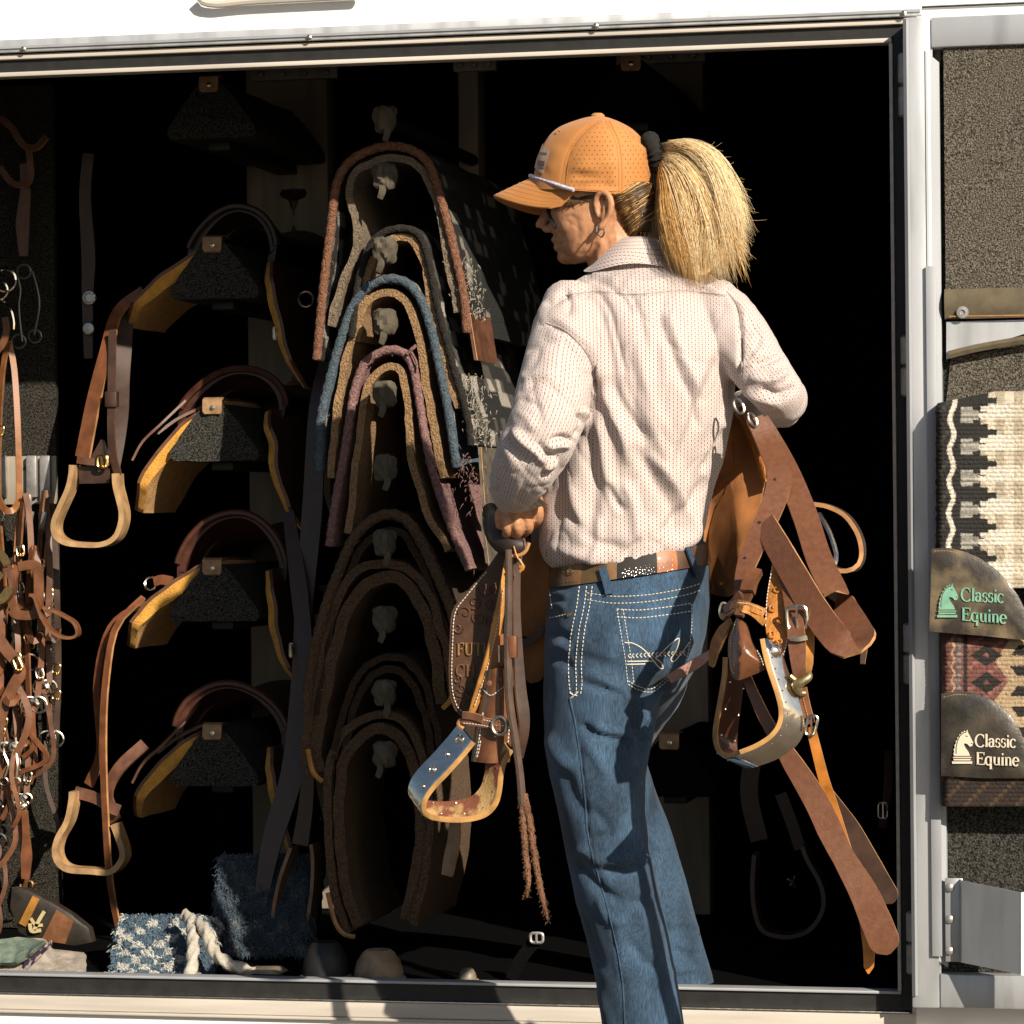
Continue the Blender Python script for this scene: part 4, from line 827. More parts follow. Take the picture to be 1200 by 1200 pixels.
for i in range(60):
    x0 = rs.uniform(672, 702); b.tube([W(x0, 229, YH-.057), W(x0-rs.uniform(2, 10), 236, YH-.060), W(x0-rs.uniform(8, 22), 240+rs.uniform(-3, 6), YH-.056)], [.0005, .0004, .0002], n=5, k=3, mi=0)
for i in range(40):
    x0 = rs.uniform(738, 764); b.tube([W(x0, 272, YH-.03), W(x0+rs.uniform(-3, 3), 282, YH-.034), W(x0+rs.uniform(-6, 6), 290+rs.uniform(-4, 8), YH-.03)], [.0006, .0004, .0002], n=5, k=3, mi=rs.choice((0, 1)))
b.build('hair', h_mats, person, sharp=0, fix=False)
b = MB()
YP = YH-.005
CT = [[(771, 194), (772, 216), (772, 246), (782, 282), (798, 314)], [(772, 188), (782, 206), (792, 238), (802, 276), (814, 321)], [(773, 181), (795, 190), (814, 220), (824, 262), (829, 318)], [(774, 174), (802, 175), (829, 201), (843, 246), (847, 300)], [(774, 169), (804, 165), (835, 182), (856, 221), (868, 268)]]
CT = np.array(CT, float)
def strand(w, d, jx, jy, n=13, ph=0, wa=0, r=.0004, mi=2, ext=1.0):
    "w 0 (inner, next to the neck) .. 1 (outer)"
    k = min(max(w, 0), .999)*4; i = int(k); f = k-i; P = CT[i]*(1-f)+CT[i+1]*f; P = P.copy(); q = np.linspace(0, 1, 5); P[:, 0] += jx*q**1.6; P[:, 1] += jy*q**1.5; P[:, 0] += wa*np.sin(q*5.5+ph)*q
    P[4] = P[3]+(P[4]-P[3])*ext; dd = np.interp(q, [0, .3, 1], [.4, 1, 1])*d-.055*q**.9
    b.tube([W(x+rs.gauss(0, .35), y+rs.gauss(0, .35), YP+z) for (x, y), z in zip(P, dd)], [r, r*1.2, r, r*.25], n=n, k=3, mi=mi)
for i in range(400):                        # locks of hair
    w0 = rs.random()**.9; d0 = rs.gauss(0, .016)*(1-.25*w0)-.004; jx0, jy0 = rs.gauss(0, 5), rs.gauss(0, 5); e0 = rs.uniform(.3, 1.3); ph0 = rs.uniform(0, 6.3); wa0 = rs.uniform(1, 5)
    tone = w0*1.05+.0+rs.gauss(0, .2)-(d0 > .004)*.35; mi = 3 if tone > .5 else 2 if tone > .2 else (1 if tone > -.2 else 0)  # light and shade put into tone: outer locks paler, inner and far ones darker
    for k in range(22):
        w = w0+rs.gauss(0, .045); m2 = mi if rs.random() < .93 else max(1, min(3, mi+rs.choice((-1, 1))))
        strand(min(max(w, 0), 1), d0+rs.gauss(0, .004), jx0+rs.gauss(0, 3 if k < 17 else 8), jy0+rs.gauss(0, 3.5 if k < 17 else 9), mi=m2, ext=e0*rs.uniform(.5, 1.2), n=11, r=.00024, ph=ph0+rs.gauss(0, .3), wa=wa0)
for i in range(420):
    w = rs.uniform(.7, 1.0); a = rs.random(); p0 = (800+62*a, 168+18*a+60*a*a); l = rs.uniform(10, 40); an = R(rs.uniform(5, 62)+25*a)
    yy = YP+rs.gauss(0, .02)-.03; b.tube([W(p0[0]-18, p0[1]-4, yy), W(p0[0]+rs.gauss(0, 3), p0[1]+rs.gauss(0, 3), yy), W(p0[0]+l*math.cos(an)*.6, p0[1]+l*math.sin(an)*.55, yy+.004), W(p0[0]+l*math.cos(an)+rs.gauss(0, 4), p0[1]+l*math.sin(an)+rs.gauss(0, 6), yy+.008)], [.0003, .0003, .00025, .0001], n=8, k=3, mi=rs.choice((1, 2, 3)))
for i in range(320):
    x0 = rs.uniform(830, 868); y0 = rs.uniform(255, 300); yy = YP+rs.gauss(-.055, .016); b.tube([W(x0-12, y0-30, yy), W(x0, y0, yy), W(x0+rs.uniform(0, 20), y0+rs.uniform(14, 40), yy)], [.0003, .0003, .0001], n=6, k=3, mi=rs.choice((1, 2, 3)))
pony = b.build('ponytail', h_mats, person, sharp=0, fix=False)
# the full body of the hair, its streaks running with the fall of the locks
def fall(w, q):
    k = min(max(w, 0), .999)*4; i = int(k); f = k-i; P = catmull([(*v, 0) for v in CT[i]*(1-f)+CT[i+1]*f], 40)[:, :2]; return P[min(39, int(q*39))]
rg, NQ, NK = [], 34, 64
lanes = [catmull([(*v, 0) for v in CT[0]], NQ)[:, :2], catmull([(*v, 0) for v in CT[2]], NQ)[:, :2], catmull([(*v, 0) for v in CT[4]], NQ)[:, :2]]
for i in range(NQ):
    q = i/(NQ-1); a, m_, c = (L_[i] for L_ in lanes); ring = []; dep_q = np.interp(q, [0, .25, .7, 1], [.011, .024, .026, .013])
    for j in range(NK):
        t = 2*math.pi*j/NK; u = .5+.5*math.cos(t)*(.97 if q < .8 else .97-.35*(q-.8)/.2); pt2 = a*(1-u)*(1-2*u)+m_*4*u*(1-u)-c*u*(1-2*u)
        gr = noise.noise((math.cos(t)*7, math.sin(t)*7, q*1.2)); rr = 1+.16*gr
        ring.append(np.array(W(pt2[0], pt2[1]+(3+5*gr)*q*q-8*max(0, q-.9)*10*abs(gr), YP-.055*q**.9+.004))+fwdn*dep_q*math.sin(t)*rr)
    rg.append(ring+[ring[0]])
b = MB(); b.grid(rg); hb_m = M('streaked_hair', (1, 1, 1), .45); o = b.build('hair_bundle', hb_m, pony, sharp=0)
me = o.data; li = np.empty(len(me.loops), int); me.loops.foreach_get('vertex_index', li); L_ = me.uv_layers.new(name='UVMap'); L_.data.foreach_set('uv', np.stack([(li % (NK+1))/NK, (li//(NK+1))/NQ], 1).ravel())
t_ = hb_m.node_tree; pn = t_.nodes['Principled BSDF']; uvn = t_.nodes.new('ShaderNodeUVMap'); mp = t_.nodes.new('ShaderNodeMapping'); mp.inputs['Scale'].default_value = (150, 3.2, 1); t_.links.new(uvn.outputs[0], mp.inputs[0])
nz = t_.nodes.new('ShaderNodeTexNoise'); nz.inputs['Scale'].default_value = 1; nz.inputs['Detail'].default_value = 5; nz.inputs['Distortion'].default_value = .35; t_.links.new(mp.outputs[0], nz.inputs['Vector'])
rp = t_.nodes.new('ShaderNodeValToRGB'); rp.color_ramp.elements[0].position = .3; rp.color_ramp.elements[1].position = .62; rp.color_ramp.elements[0].color = (.50, .27, .08, 1); rp.color_ramp.elements[1].color = (.95, .78, .48, 1); e_ = rp.color_ramp.elements.new(.46); e_.color = (.82, .56, .24, 1)
t_.links.new(nz.outputs[0], rp.inputs[0]); t_.links.new(rp.outputs[0], pn.inputs['Base Color']); bp = t_.nodes.new('ShaderNodeBump'); bp.inputs['Strength'].default_value = .5; bp.inputs['Distance'].default_value = .004; t_.links.new(nz.outputs[0], bp.inputs['Height']); t_.links.new(bp.outputs[0], pn.inputs['Normal'])
b = MB(); c = np.array(W(767, 180, YP-.004)); ax = np.array(rgt)*.9+np.array([0, 0, .35]); 
u = np.array([-.33, 0, .94]); v = fwdn; pts = [c+.0155*(u*1.25*math.cos(q)+v*math.sin(q)) for q in np.linspace(0, 2*math.pi, 60)]
rr = [.0092*(1+.34*math.sin(i*1.9)+.22*math.sin(i*4.1+1)) for i in range(60)]; rr[-1] = rr[0]
b.tube(pts, rr, n=0, k=12); b.tube([c+np.array([.008, -.01, -.012]), c+np.array([.014, -.016, -.028]), c+np.array([.012, -.012, -.04])], [.009, .0085, .004], n=8, k=10); b.build('scrunchie', M('black_cloth', (.009, .008, .0075), .95, bump=.5, bs=160), person, sharp=0)

# ---- cap
m_cap = M('orange_cap_cloth', (.47, .195, .05), .72, var=.12, vs=25, bump=.12, bs=900, bstr=.0008, sheen=.1); m_cap2 = M('shaded_cap_front', (.40, .165, .05), .75, var=.15, vs=30, bump=.12, bs=900, bstr=.0008)
prs = [((623, 223), (762, 238), 60.5), ((624, 212), (765, 222), 61.5), ((627, 197), (766, 204), 62), ((630, 183), (764, 187), 61), ((636, 169), (758, 171), 57.5), ((643, 159), (750, 160), 52), ((652, 151), (740, 151), 45), ((664, 145), (728, 145), 36), ((679, 140), (716, 140), 24), ((690, 137.5), (709, 138), 13), ((697, 136.6), (704, 136.8), 4)]
YC_ = YH-.001
Q = catmull([(*a, 0, *c, d) for a, c, d in prs], 34) if False else None
tt = np.linspace(0, len(prs)-1, 40); arr = np.array([[a[0], a[1], c[0], c[1], d] for a, c, d in prs]); ii = np.arange(len(prs))
rows = np.stack([np.interp(tt, ii, arr[:, k]) for k in range(5)], 1)
for _ in range(3): rows[1:-1] = (rows[:-2]+2*rows[1:-1]+rows[2:])/4
rings = [pr((r[0]+r[2])/2, (r[1]+r[3])/2, YC_, (r[2]-r[0])/2, r[4]*k_, (r[3]-r[1])/(r[2]-r[0]), n=120, e=2.0, egg=.26) for r in rows]
b = MB(); b.grid([r+[r[0]] for r in rings]); b.f.append(tuple((len(rings)-1)*121+j for j in range(120))); b.m.append(0)
cap = b.build('cap', m_cap, person, sharp=0)
CF = [([(672, 206), (690, 205), (715, 207)], -3, 4), ([(668, 197), (690, 200), (712, 206)], 2.6, 4), ([(668, 218), (695, 216), (722, 219)], -2.6, 3), ([(670, 224), (700, 222), (724, 224)], 2, 3), ([(672, 188), (700, 192), (726, 188)], 1.5, 6), ([(740, 160), (752, 166), (760, 172)], -2.5, 3), ([(735, 165), (748, 172), (758, 180)], 2, 4), ([(704, 140), (680, 158), (665, 185), (659, 224)], -1.3, 2), ([(712, 141), (723, 165), (727, 195), (727, 226)], -1.0, 1.6), ([(640, 200), (650, 190), (655, 170)], 1.5, 9)]
CF = [(f[0], f[1]*1.8, *f[2:]) for f in CF]; folds(cap, CF, lambda P, N, S: fbm(P, (30, 30, 30), 5)*.0012)
# front panels: shade-darkened copy added as a slot, faces keep the cap cloth
def bvh(o):
    me = o.data; return BVHTree.FromPolygons([tuple(v) for v in verts(o)], [p.vertices[:] for p in me.polygons])
def onto(tree, px, py, lift=.001):
    d = (W(px, py, 0)-CAM).normalized(); h = tree.ray_cast(CAM, d)
    if h[0] is None: return None, None
    n = h[1] if h[1].dot(d) < 0 else -h[1]; return h[0]+n*lift, n
T_cap = bvh(cap)
me = cap.data; me.materials.append(m_cap2); S = PXN(verts(cap)); bx = np.interp(S[:, 1], [137, 158, 185, 230], [702, 681, 666, 659])
for p_ in me.polygons:
    if all(S[v, 0] < bx[v]-1 for v in p_.vertices): p_.material_index = 0
def line_on(mb, tree, pts, r, n=40, lift=.0004, k=5, mi=0):
    L = catmull([(x, y, 0) for x, y in pts], n); q = [onto(tree, x, y, lift)[0] for x, y, _ in L]; q = [v for v in q if v is not None]
    if len(q) > 2: mb.tube(q, r, n=0, k=k, mi=mi)
def dashes_on(mb, tree, pts, r, step=4.2, fill=.62, lift=.0005, k=4):
    L = catmull([(x, y, 0) for x, y in pts], 300); s = np.concatenate([[0], np.cumsum(np.linalg.norm(np.diff(L, axis=0), axis=1))]); x = 0
    while x+step*fill < s[-1]:
        q = [onto(tree, np.interp(u, s, L[:, 0]), np.interp(u, s, L[:, 1]), lift)[0] for u in (x, x+step*fill*.5, x+step*fill)]
        if all(v is not None for v in q): mb.tube(q, [r*.7, r, r*.7], n=0, k=k)
        x += step
b = MB()
for o_ in (-2.2, 2.2): dashes_on(b, T_cap, [(703+o_, 141), (681+o_, 158), (666+o_, 185), (660+o_, 224)], .0006, 2.6, .6)
for o_ in (-2, 2): dashes_on(b, T_cap, [(712+o_, 142), (723+o_, 165), (727+o_, 195), (727+o_, 225)], .0006, 2.6, .6)
dashes_on(b, T_cap, [(664, 221), (700, 223), (740, 224), (758, 223)], .0006, 2.6, .6); stuff(b.build('seam_stitching', m_cap, cap))
b = MB()
for py in np.arange(150, 218, 5.2):
    for j, px in enumerate(np.arange(664+(int(py/5.2) % 2)*3, 762, 6)):
        xb = np.interp(py, [137, 158, 185, 230], [702, 681, 666, 659])
        if px < xb+6 or abs(px-np.interp(py, [140, 165, 195, 226], [712, 723, 727, 727])) < 4: continue
        q, n = onto(T_cap, px, py, .00012)
        if q is not None: b.lathe([(.0009, 0), (.0007, .0002)], q, tuple(n), k=6)
stuff(b.build('perforation', M('perforation_shadow', (.10, .035, .01), .9), cap))
b = MB(); b.lathe([(.010, -.002), (.0095, .002), (.006, .0045), (.001, .005)], W(700.5, 136.5, YC_), (0, 0, 1), k=14); b.build('button', m_cap, cap)
b = MB(); q, n = onto(T_cap, 655, 155, .0005); b.tube([q+Vector((.003*math.cos(a), 0, .003*math.sin(a))) for a in np.linspace(0, 6.283, 10)], .001, n=0, k=5); b.build('eyelet', m_cap, cap)
# leather patch with its burnt print (not legible in the photograph)
m_patch = leather('patch_leather', (.62, .47, .36), rough=.7); b = MB(); G = []
def hit_cap(x, y):
    for k in range(12):
        q, n = onto(T_cap, x+k*.8, y, .0016)
        if q is not None: return q
for i in range(7):
    r_ = []
    for j in range(7):
        v, u = i/6, j/6; r_.append(hit_cap((634*(1-u)+645*u)*(1-v)+(627.5*(1-u)+637*u)*v, (168.5*(1-u)+177.5*u)*(1-v)+(197*(1-u)+204*u)*v))
    G.append(r_)
G = [[np.array(q) for q in r_] for r_ in G]; b.grid(G, thick=(0, .0012, 0)); pt = b.build('patch', m_patch, cap)
T_pt = bvh(pt); b = MB()
for y0, hgt, x0, x1 in ((188, 6, 631, 640), (196, 1.5, 631, 639), (178, 2.5, 633, 641)):
    gr = [[np.array(v) if (v := onto(T_pt, x0+(x1-x0)*j/5-(0 if i == 0 else .4), y0+hgt*i+1.2*j/5, .0004)[0]) is not None else None for j in range(6)] for i in range(2)]
    gr = [[v for v in r_ if v is not None] for r_ in gr]; m_ = min(len(r_) for r_ in gr)
    if m_ > 1: b.grid([r_[:m_] for r_ in gr])
if b.v: b.build('patch_print', leather('burnt_print', (.20, .07, .03)), pt)
# bill
b = MB(); G = []; nU, nV = 41, 16
for j in range(nV):
    v = j/(nV-1); row = []
    for i in range(nU):
        u = -1+2*i/(nU-1); th = math.pi+u*R(76)
        px = 693.5+69*math.cos(th); py = 226+(px-693.5)*.1; dep_ = 60.5*math.sin(th)*-1*(1+.26*math.cos(th))
        e = max(0, 1-abs(u)**2.6)**.5; ln_ = 47*e*v
        x = px-ln_*.98; y = py+ln_*.46+22*u*u*v*e**.4+13*u*u-12
        row.append(np.array(W(x, y, YC_))-fwdn*dep_*k_*-1*(1-.10*v*abs(u)))
    G.append(row)
b.grid(G, thick=(0, 0, -.0035)); bill = b.build('bill', m_cap, cap, sharp=0); T_b = bvh(bill)
b = MB()
for v in (.35, .5, .65, .8, .93):
    j = v*(nV-1); j0 = int(j); f = j-j0; row = [G[j0][i]*(1-f)+G[min(j0+1, nV-1)][i]*f+np.array([0, 0, .0004]) for i in range(nU)]; row = catmull(row, 110)
    for q in range(0, 108, 2): b.tube(row[q:q+2], .0005, n=0, k=4)
stuff(b.build('bill_stitching', m_cap, bill))

b = MB(); ac = np.array(W(694.5, 215, YC_)); q = [G[0][i]+np.array([0, 0, .0015-.0075*min(1, max(0, (20-i)/16))])+(lambda r_: r_/np.linalg.norm(r_)*.004)((G[0][i]-ac)*np.array([1, 1, 0]))-fwdn*.007*min(1, max(0, (20-i)/9)) for i in range(1, nU-2)]; b.tube(q, .0028, n=60, k=8); b.build('cord', M('white_cord', (.72, .72, .78), .7, vcol=(.25, .27, .45), vs=300), cap)

T_sh = bvh(shirt); m_seam = M('shirt_seam', (.42, .36, .34), .85, var=.3, vs=300)
b = MB()
for L in ([(664, 346), (700, 342), (745, 345), (800, 341), (850, 346)], [(640, 378), (664, 388), (688, 414), (697, 440), (698, 470)], [(852, 342), (866, 362), (869, 400), (869, 438)]):
    line_on(b, T_sh, L, .0009, 50, .0003); dashes_on(b, T_sh, [(x+2.6, y+2) for x, y in L], .0004, 3.0, .6)
stuff(b.build('seam', m_seam, shirt))

# ---- jeans
def denim():
    m = M('blue_denim', (.050, .100, .172), .85, var=.72, vs=11, aniso=(1.6, 1.6, .7), vramp=(.3, .75), bump=.35, bs=700, bstr=.0012, sheen=.1, spec=.25); t = m.node_tree; p = t.nodes['Principled BSDF']; src = p.inputs['Base Color'].links[0].from_socket
    tc = t.nodes.new('ShaderNodeTexCoord'); mp = t.nodes.new('ShaderNodeMapping'); mp.inputs['Scale'].default_value = (700, 700, 60); n = t.nodes.new('ShaderNodeTexNoise'); n.inputs['Scale'].default_value = 1; n.inputs['Detail'].default_value = 2; t.links.new(tc.outputs['Object'], mp.inputs[0]); t.links.new(mp.outputs[0], n.inputs['Vector'])
    r = t.nodes.new('ShaderNodeMapRange'); r.inputs['From Min'].default_value = .3; r.inputs['From Max'].default_value = .7; r.inputs['To Min'].default_value = .55; r.inputs['To Max'].default_value = 1.45; t.links.new(n.outputs[0], r.inputs[0])
    x = t.nodes.new('ShaderNodeMix'); x.data_type = 'RGBA'; x.blend_type = 'MULTIPLY'; x.inputs[0].default_value = 1; t.links.new(src, x.inputs[6]); t.links.new(r.outputs[0], x.inputs[7]); t.links.new(x.outputs[2], p.inputs['Base Color']); return m
m_den = denim()
mb = MB()
YJ = YW+.03
mb.loft(ringsLR([(664, 650, 634, 826, YJ, .098), (690, 643, 664, 832, YJ, .106), (725, 640, 705, 834, YJ-.004, .116), (755, 638, 745, 828, YJ-.008, .118), (785, 638, 785, 812, YJ-.004, .108), (805, 645, 812, 795, YJ, .08)], n=48, e=2.2))
LL = [(770, 638, 770, 775, YJ-.02, .100), (800, 637, 803, 778, YJ-.025, .098), (830, 637, 832, 772, YJ-.03, .092), (870, 639, 870, 764, YJ-.035, .084), (910, 645, 910, 758, YJ-.04, .076), (950, 653, 950, 757, YJ-.045+0.01, .068), (990, 661, 990, 762, YJ-.05+0.02, .064), (1040, 672, 1040, 771, YJ-.045+0.03, .062), (1100, 686, 1100, 783, YJ-.035+0.045, .062), (1150, 697, 1150, 793, YJ-.03+0.06, .064), (1200, 705, 1200, 802, YJ-.03+0.07, .066), (1300, 720, 1300, 822, YJ-.03+0.08, .070), (1400, 732, 1400, 842, YJ-.03+0.09, .076)]
mb.loft(ringsLR(LL, n=40))
limb(mb, [(765, 745, YJ-.02, 62), (748, 800, YJ+.10, 54), (722, 850, YJ+.30, 46), (712, 885, YJ+.46, 43), (728, 935, YJ+.53, 42), (752, 1000, YJ+.54, 41), (776, 1080, YJ+.535, 41), (792, 1145, YJ+.53, 43), (796, 1172, YJ+.53, 45)], 30, 24)
jeans = mb.build('jeans', m_den, person); remesh(jeans, .0045, 8)
JF = [([(680, 800), (710, 808), (735, 815)], -4, 4), ([(640, 745), (652, 742), (668, 748)], -3.5, 4), ([(642, 700), (655, 696), (668, 700)], 3, 4), ([(641, 712), (653, 709), (664, 712)], 3, 4), ([(640, 760), (655, 757), (668, 762)], 3, 4), ([(642, 770), (660, 775), (670, 785)], -3, 5), ([(684, 760), (705, 766), (725, 772)], 2, 7), ([(682, 788), (705, 795), (730, 812), (752, 822)], 3, 6),
      ([(676, 848), (705, 862), (735, 868)], -5, 5), ([(690, 850), (712, 858), (740, 860)], 3.5, 6), ([(686, 868), (700, 890), (712, 912)], 3, 6), ([(640, 860), (655, 885), (676, 905)], 4, 9), ([(660, 900), (672, 935), (690, 960)], -3.5, 8), ([(692, 945), (715, 975), (690, 985)], -3, 5), ([(700, 1018), (735, 1020), (758, 1000), (765, 985)], -6, 6), ([(704, 1008), (735, 1008), (756, 988)], 5, 7), ([(676, 1010), (700, 1040), (730, 1058)], -4, 6), ([(672, 995), (690, 1000), (708, 1018)], 4, 6),
      ([(735, 1060), (752, 1056), (768, 1048)], -3, 5), ([(700, 1050), (712, 1074), (735, 1084)], 3, 6), ([(678, 1060), (690, 1100), (706, 1140)], -3.5, 7), ([(716, 1075), (725, 1110), (728, 1150)], 2.5, 6), ([(750, 1060), (764, 1110), (776, 1160)], 3, 8), ([(735, 1100), (755, 1125), (780, 1140)], -2.5, 6), ([(690, 1150), (712, 1190), (718, 1230)], 3, 7), ([(752, 835), (760, 850), (758, 872)], 4, 4), ([(746, 852), (752, 875), (748, 900)], -4, 5), ([(770, 770), (790, 772), (806, 762)], -3, 6), ([(735, 812), (765, 812), (785, 800)], -7, 6),
      ([(780, 1085), (800, 1080), (822, 1090)], 3, 5), ([(785, 1110), (805, 1118), (828, 1118)], -3.5, 5), ([(785, 1140), (810, 1135), (832, 1140)], 3, 5), ([(668, 818), (676, 860), (686, 940), (690, 985), (716, 1080), (728, 1140), (733, 1200)], -2.2, 2.2)]
JF = [(f[0], f[1]*1.8, *f[2:]) for f in JF]; folds(jeans, JF, lambda P, N, S: fbm(P, (12, 12, 6), 4.)*.004+fbm(P, (34, 34, 16), 9.)*.0015)
T_j = bvh(jeans)
b = MB()
for o_ in (-4, 4): dashes_on(b, T_j, [(688, 699+o_), (720, 703+o_), (760, 701+o_), (800, 694+o_), (820, 688+o_)], .0007, 4.5)
for o_ in (0, 8.5, 15): dashes_on(b, T_j, [(679+o_, 687), (676+o_, 710), (670+o_, 740), (666.5+o_, 775), (667+o_, 800), (669+o_*.75, 815)], .0008, 4.6)
dashes_on(b, T_j, [(668, 812), (674, 815), (680, 815)], .0014, 5, .8); dashes_on(b, T_j, [(669, 818), (674, 814), (679, 809)], .0012, 6, .9)
for o_ in (0, 7): dashes_on(b, T_j, [(723+o_, 714), (728+o_, 745), (733+o_, 775), (735.5+o_, 803)], .0007, 4)
for o_ in (0, 9): dashes_on(b, T_j, [(723, 714+o_), (750, 715+o_), (785, 711+o_), (810, 707+o_)], .0008, 4.4)
for o_ in (0, 4): dashes_on(b, T_j, [(736, 802-o_), (748, 808-o_), (764, 811-o_), (780, 799-o_), (800, 785-o_)], .0007, 4)
dashes_on(b, T_j, [(810, 708), (810, 735), (807, 760), (801, 784)], .0009, 4); dashes_on(b, T_j, [(644, 724), (655, 722), (667, 719)], .0008, 3.5); dashes_on(b, T_j, [(647, 713), (644, 690), (643, 678)], .0008, 3.5)
stuff(b.build('stitching', m_thread, jeans))
b = MB()
line_on(b, T_j, [(732, 753), (742, 754), (754, 761), (764, 772), (772, 782), (777, 783), (774, 776), (768, 771), (772, 768), (782, 758), (795, 748), (793, 760), (786, 772), (790, 775), (800, 763), (808, 752)], .0008, 90)
for i in range(15):
    x = 736+i*4.6; line_on(b, T_j, [(x+2.4, 766-i*.25), (x, 768.5-i*.25), (x+2.4, 771-i*.25)], .0007, 5)
for y, x1 in ((775, 765), (778.5, 756)): line_on(b, T_j, [(735, y), ((735+x1)/2, y-.2), (x1, y-.5)], .0008, 14)
b.build('pocket_embroidery', m_thread, jeans)
b = MB(); line_on(b, T_j, [(668, 818), (676, 860), (686, 940), (690, 985), (716, 1080), (728, 1140), (733, 1210)], .0016, 90); b.build('side_seam', m_den, jeans)
q, n = onto(T_j, 667, 720, .0002); MB().lathe([(.0042, 0), (.004, .0012), (.001, .002)], q, tuple(n), k=12).build('rivet', m_brass, jeans)
# patch pocket, raised a little from the seat of the jeans
def sheet_on(tree, quad, nu=14, nv=14, lift=.0016):
    G = []
    for i in range(nv):
        r_ = []
        for j in range(nu):
            u, v = j/(nu-1), i/(nv-1); a = np.array(quad[0])*(1-u)+np.array(quad[1])*u; c = np.array(quad[3])*(1-u)+np.array(quad[2])*u; p = a*(1-v)+c*v; h, n = onto(tree, p[0], p[1], lift); r_.append(np.array(h) if h is not None else None)
        G.append(r_)
    return G
# belt
l_b = [leather('belt_brown', (.09, .04, .02)), leather('belt_tan', (.21, .11, .045)), leather('belt_olive', (.12, .075, .03)), leather('belt_black', (.010, .008, .007), coat=0, rough=.7), leather('belt_orange', (.42, .13, .03))]
def belt_ring(z0, z1, o): pass
br = [ringsLR([(665.5, 646, 636, 829, YJ, .104), (688, 642.5, 660, 832.5, YJ, .1095)], n=160, e=2.2)]
top, bot = br[0]; S0 = PXN(np.array(top))
belt = MB(); G = [top+[top[0]], bot+[bot[0]]]; Gm = [[G[0][i]*(1-v)+G[1][i]*v+ (np.array(top[i % 160])-np.mean(top, axis=0))*.012*math.sin(math.pi*v) for i in range(161)] for v in np.linspace(0, 1, 6)]
belt.grid(Gm); bo = belt.build('belt', l_b[0], person, sharp=0)
for m_ in l_b[1:]: bo.data.materials.append(m_)
def bm_of(x, fr):
    if not fr: return 0
    return 0 if x < 658 else 1 if x < 681 else 2 if x < 712 else 1 if x < 723 else 3 if x < 769 else 4 if x < 793 else 0
for p_ in bo.data.polygons:
    c = np.array(p_.center)+np.array(wloc(bo)); x = PXN(c[None])[0, 0]; p_.material_index = bm_of(x, (c-np.array(W(738, 660, YJ)))@fwdn < 0)
T_bt = bvh(bo); b = MB()
def stud(px, py, r, tree=T_bt, mb=None):
    q, n = onto(tree, px, py, .0001)
    if q is not None: (mb or b).lathe([(r, 0), (r*.8, r*.5), (r*.2, r*.75)], q, tuple(n), k=6)
for cx, cy in ((736, 673), (749, 671.5), (760, 669)):
    stud(cx, cy, .0026)
    for a in range(8): 
        for rr in (4, 7): stud(cx+rr*math.cos(a*math.pi/4+.2), cy+rr*math.sin(a*math.pi/4+.2), .0011)
for i in range(16): stud(772+(i % 4)*5.2, 660.5+(i//4)*5.5-(i % 4)*1.2, .0012)
for i in range(10): stud(661+(i % 5)*4, 670+(i//5)*11, .0011)
stuff(b.build('belt_studs', m_chrome, bo))
b = MB(); q, n = onto(T_bt, 668.5, 669.5, .0002); b.lathe([(.006, 0), (.0058, .001), (.004, .002), (.003, .0012), (.0005, .0012)], q, tuple(n), k=14); b.build('belt_concho', m_brass, bo)
# shirt tail sits over the belt; belt loops of denim
for pts, w_ in (([(707, 666), (711, 680), (715, 697)], .011), ([(803, 642), (809, 658), (814, 676)], .010)):
    b = MB(); q = []; 
    for x, y in pts:
        h, n = onto(T_bt, x, y, .0045)
        if h is None: h, n = onto(T_j, x, y, .005)
        q.append(h)
    if all(v is not None for v in q):
        b.strap(q, w_, .003, tuple(n), n=8); b.build('belt_loop', m_den, jeans)
# boots (below the frame)
for nm_, (px, py, Y) in (('l', (800, 1408, YJ-.03)),):
    c = np.array(W(px, py, Y)); b = MB(); b.loft([[c+np.array([a*.045-.02+dx, s_*.09+dy, z]) for a, s_ in ((math.cos(t), math.sin(t)) for t in np.linspace(0, 6.283, 16, endpoint=False))] for z, dx, dy in ((-c[2]+.002, -.05, .05), (-c[2]+.05, -.05, .04), (-c[2]+.10, -.01, 0), (.12, 0, 0))]); b.build('boot', l_brown, person)

c = np.array(W(796, 1160, YJ+.53)); zf = zsill-.019
b = MB(); b.loft([[np.array([c[0]+dx+math.cos(t)*a_, c[1]+dy+math.sin(t)*d_, z]) for t in np.linspace(0, 2*math.pi, 16, endpoint=False)] for z, dx, dy, a_, d_ in ((zf, -.05, .05, .042, .10), (zf+.025, -.05, .05, .042, .10), (zf+.05, -.01, .01, .036, .05), (zf+.075, 0, 0, .034, .034))]); b.build('boot', l_brown, person)

# ------------------------------------------------------------------ the saddle she carries
W_flat = W
def W(px, py, Y):                             # her right side: fender and stirrup swing out towards the camera side as they hang
    if px > 835: Y -= .18*min(1, (px-835)/30)*min(1, max(0, (py-520)/240))
    return W_flat(px, py, Y)
SAD = thing('western_saddle', 'tooled western saddle with silver-bound stirrups carried at the woman\'s hips', 'saddle', (W(740, 650, -.1).x, -.1, W(740, 650, -.1).z))
YL, YRt = YW-.02, YW-.07
l_tool = leather('tooled_leather', (.085, .036, .017), rough=.55, bump=.25, bs=160, bstr=.002)
l_wrap = leather('polished_brown_leather', (.19, .075, .033), rough=.35, coat=.25)
l_under = leather('skirt_underside', (.37, .145, .042), rough=.75, vs=25)
l_str = leather('weathered_string', (.10, .065, .048), rough=.85, bump=.5, bs=500, coat=0)
l_fuzz = leather('fuzzy_rawhide', (.22, .105, .055), rough=.95, bump=1., bs=350, bstr=.004, coat=0)
l_gold2 = leather('golden_tooled_leather', (.55, .22, .045), bump=.8, bs=110, bstr=.004)
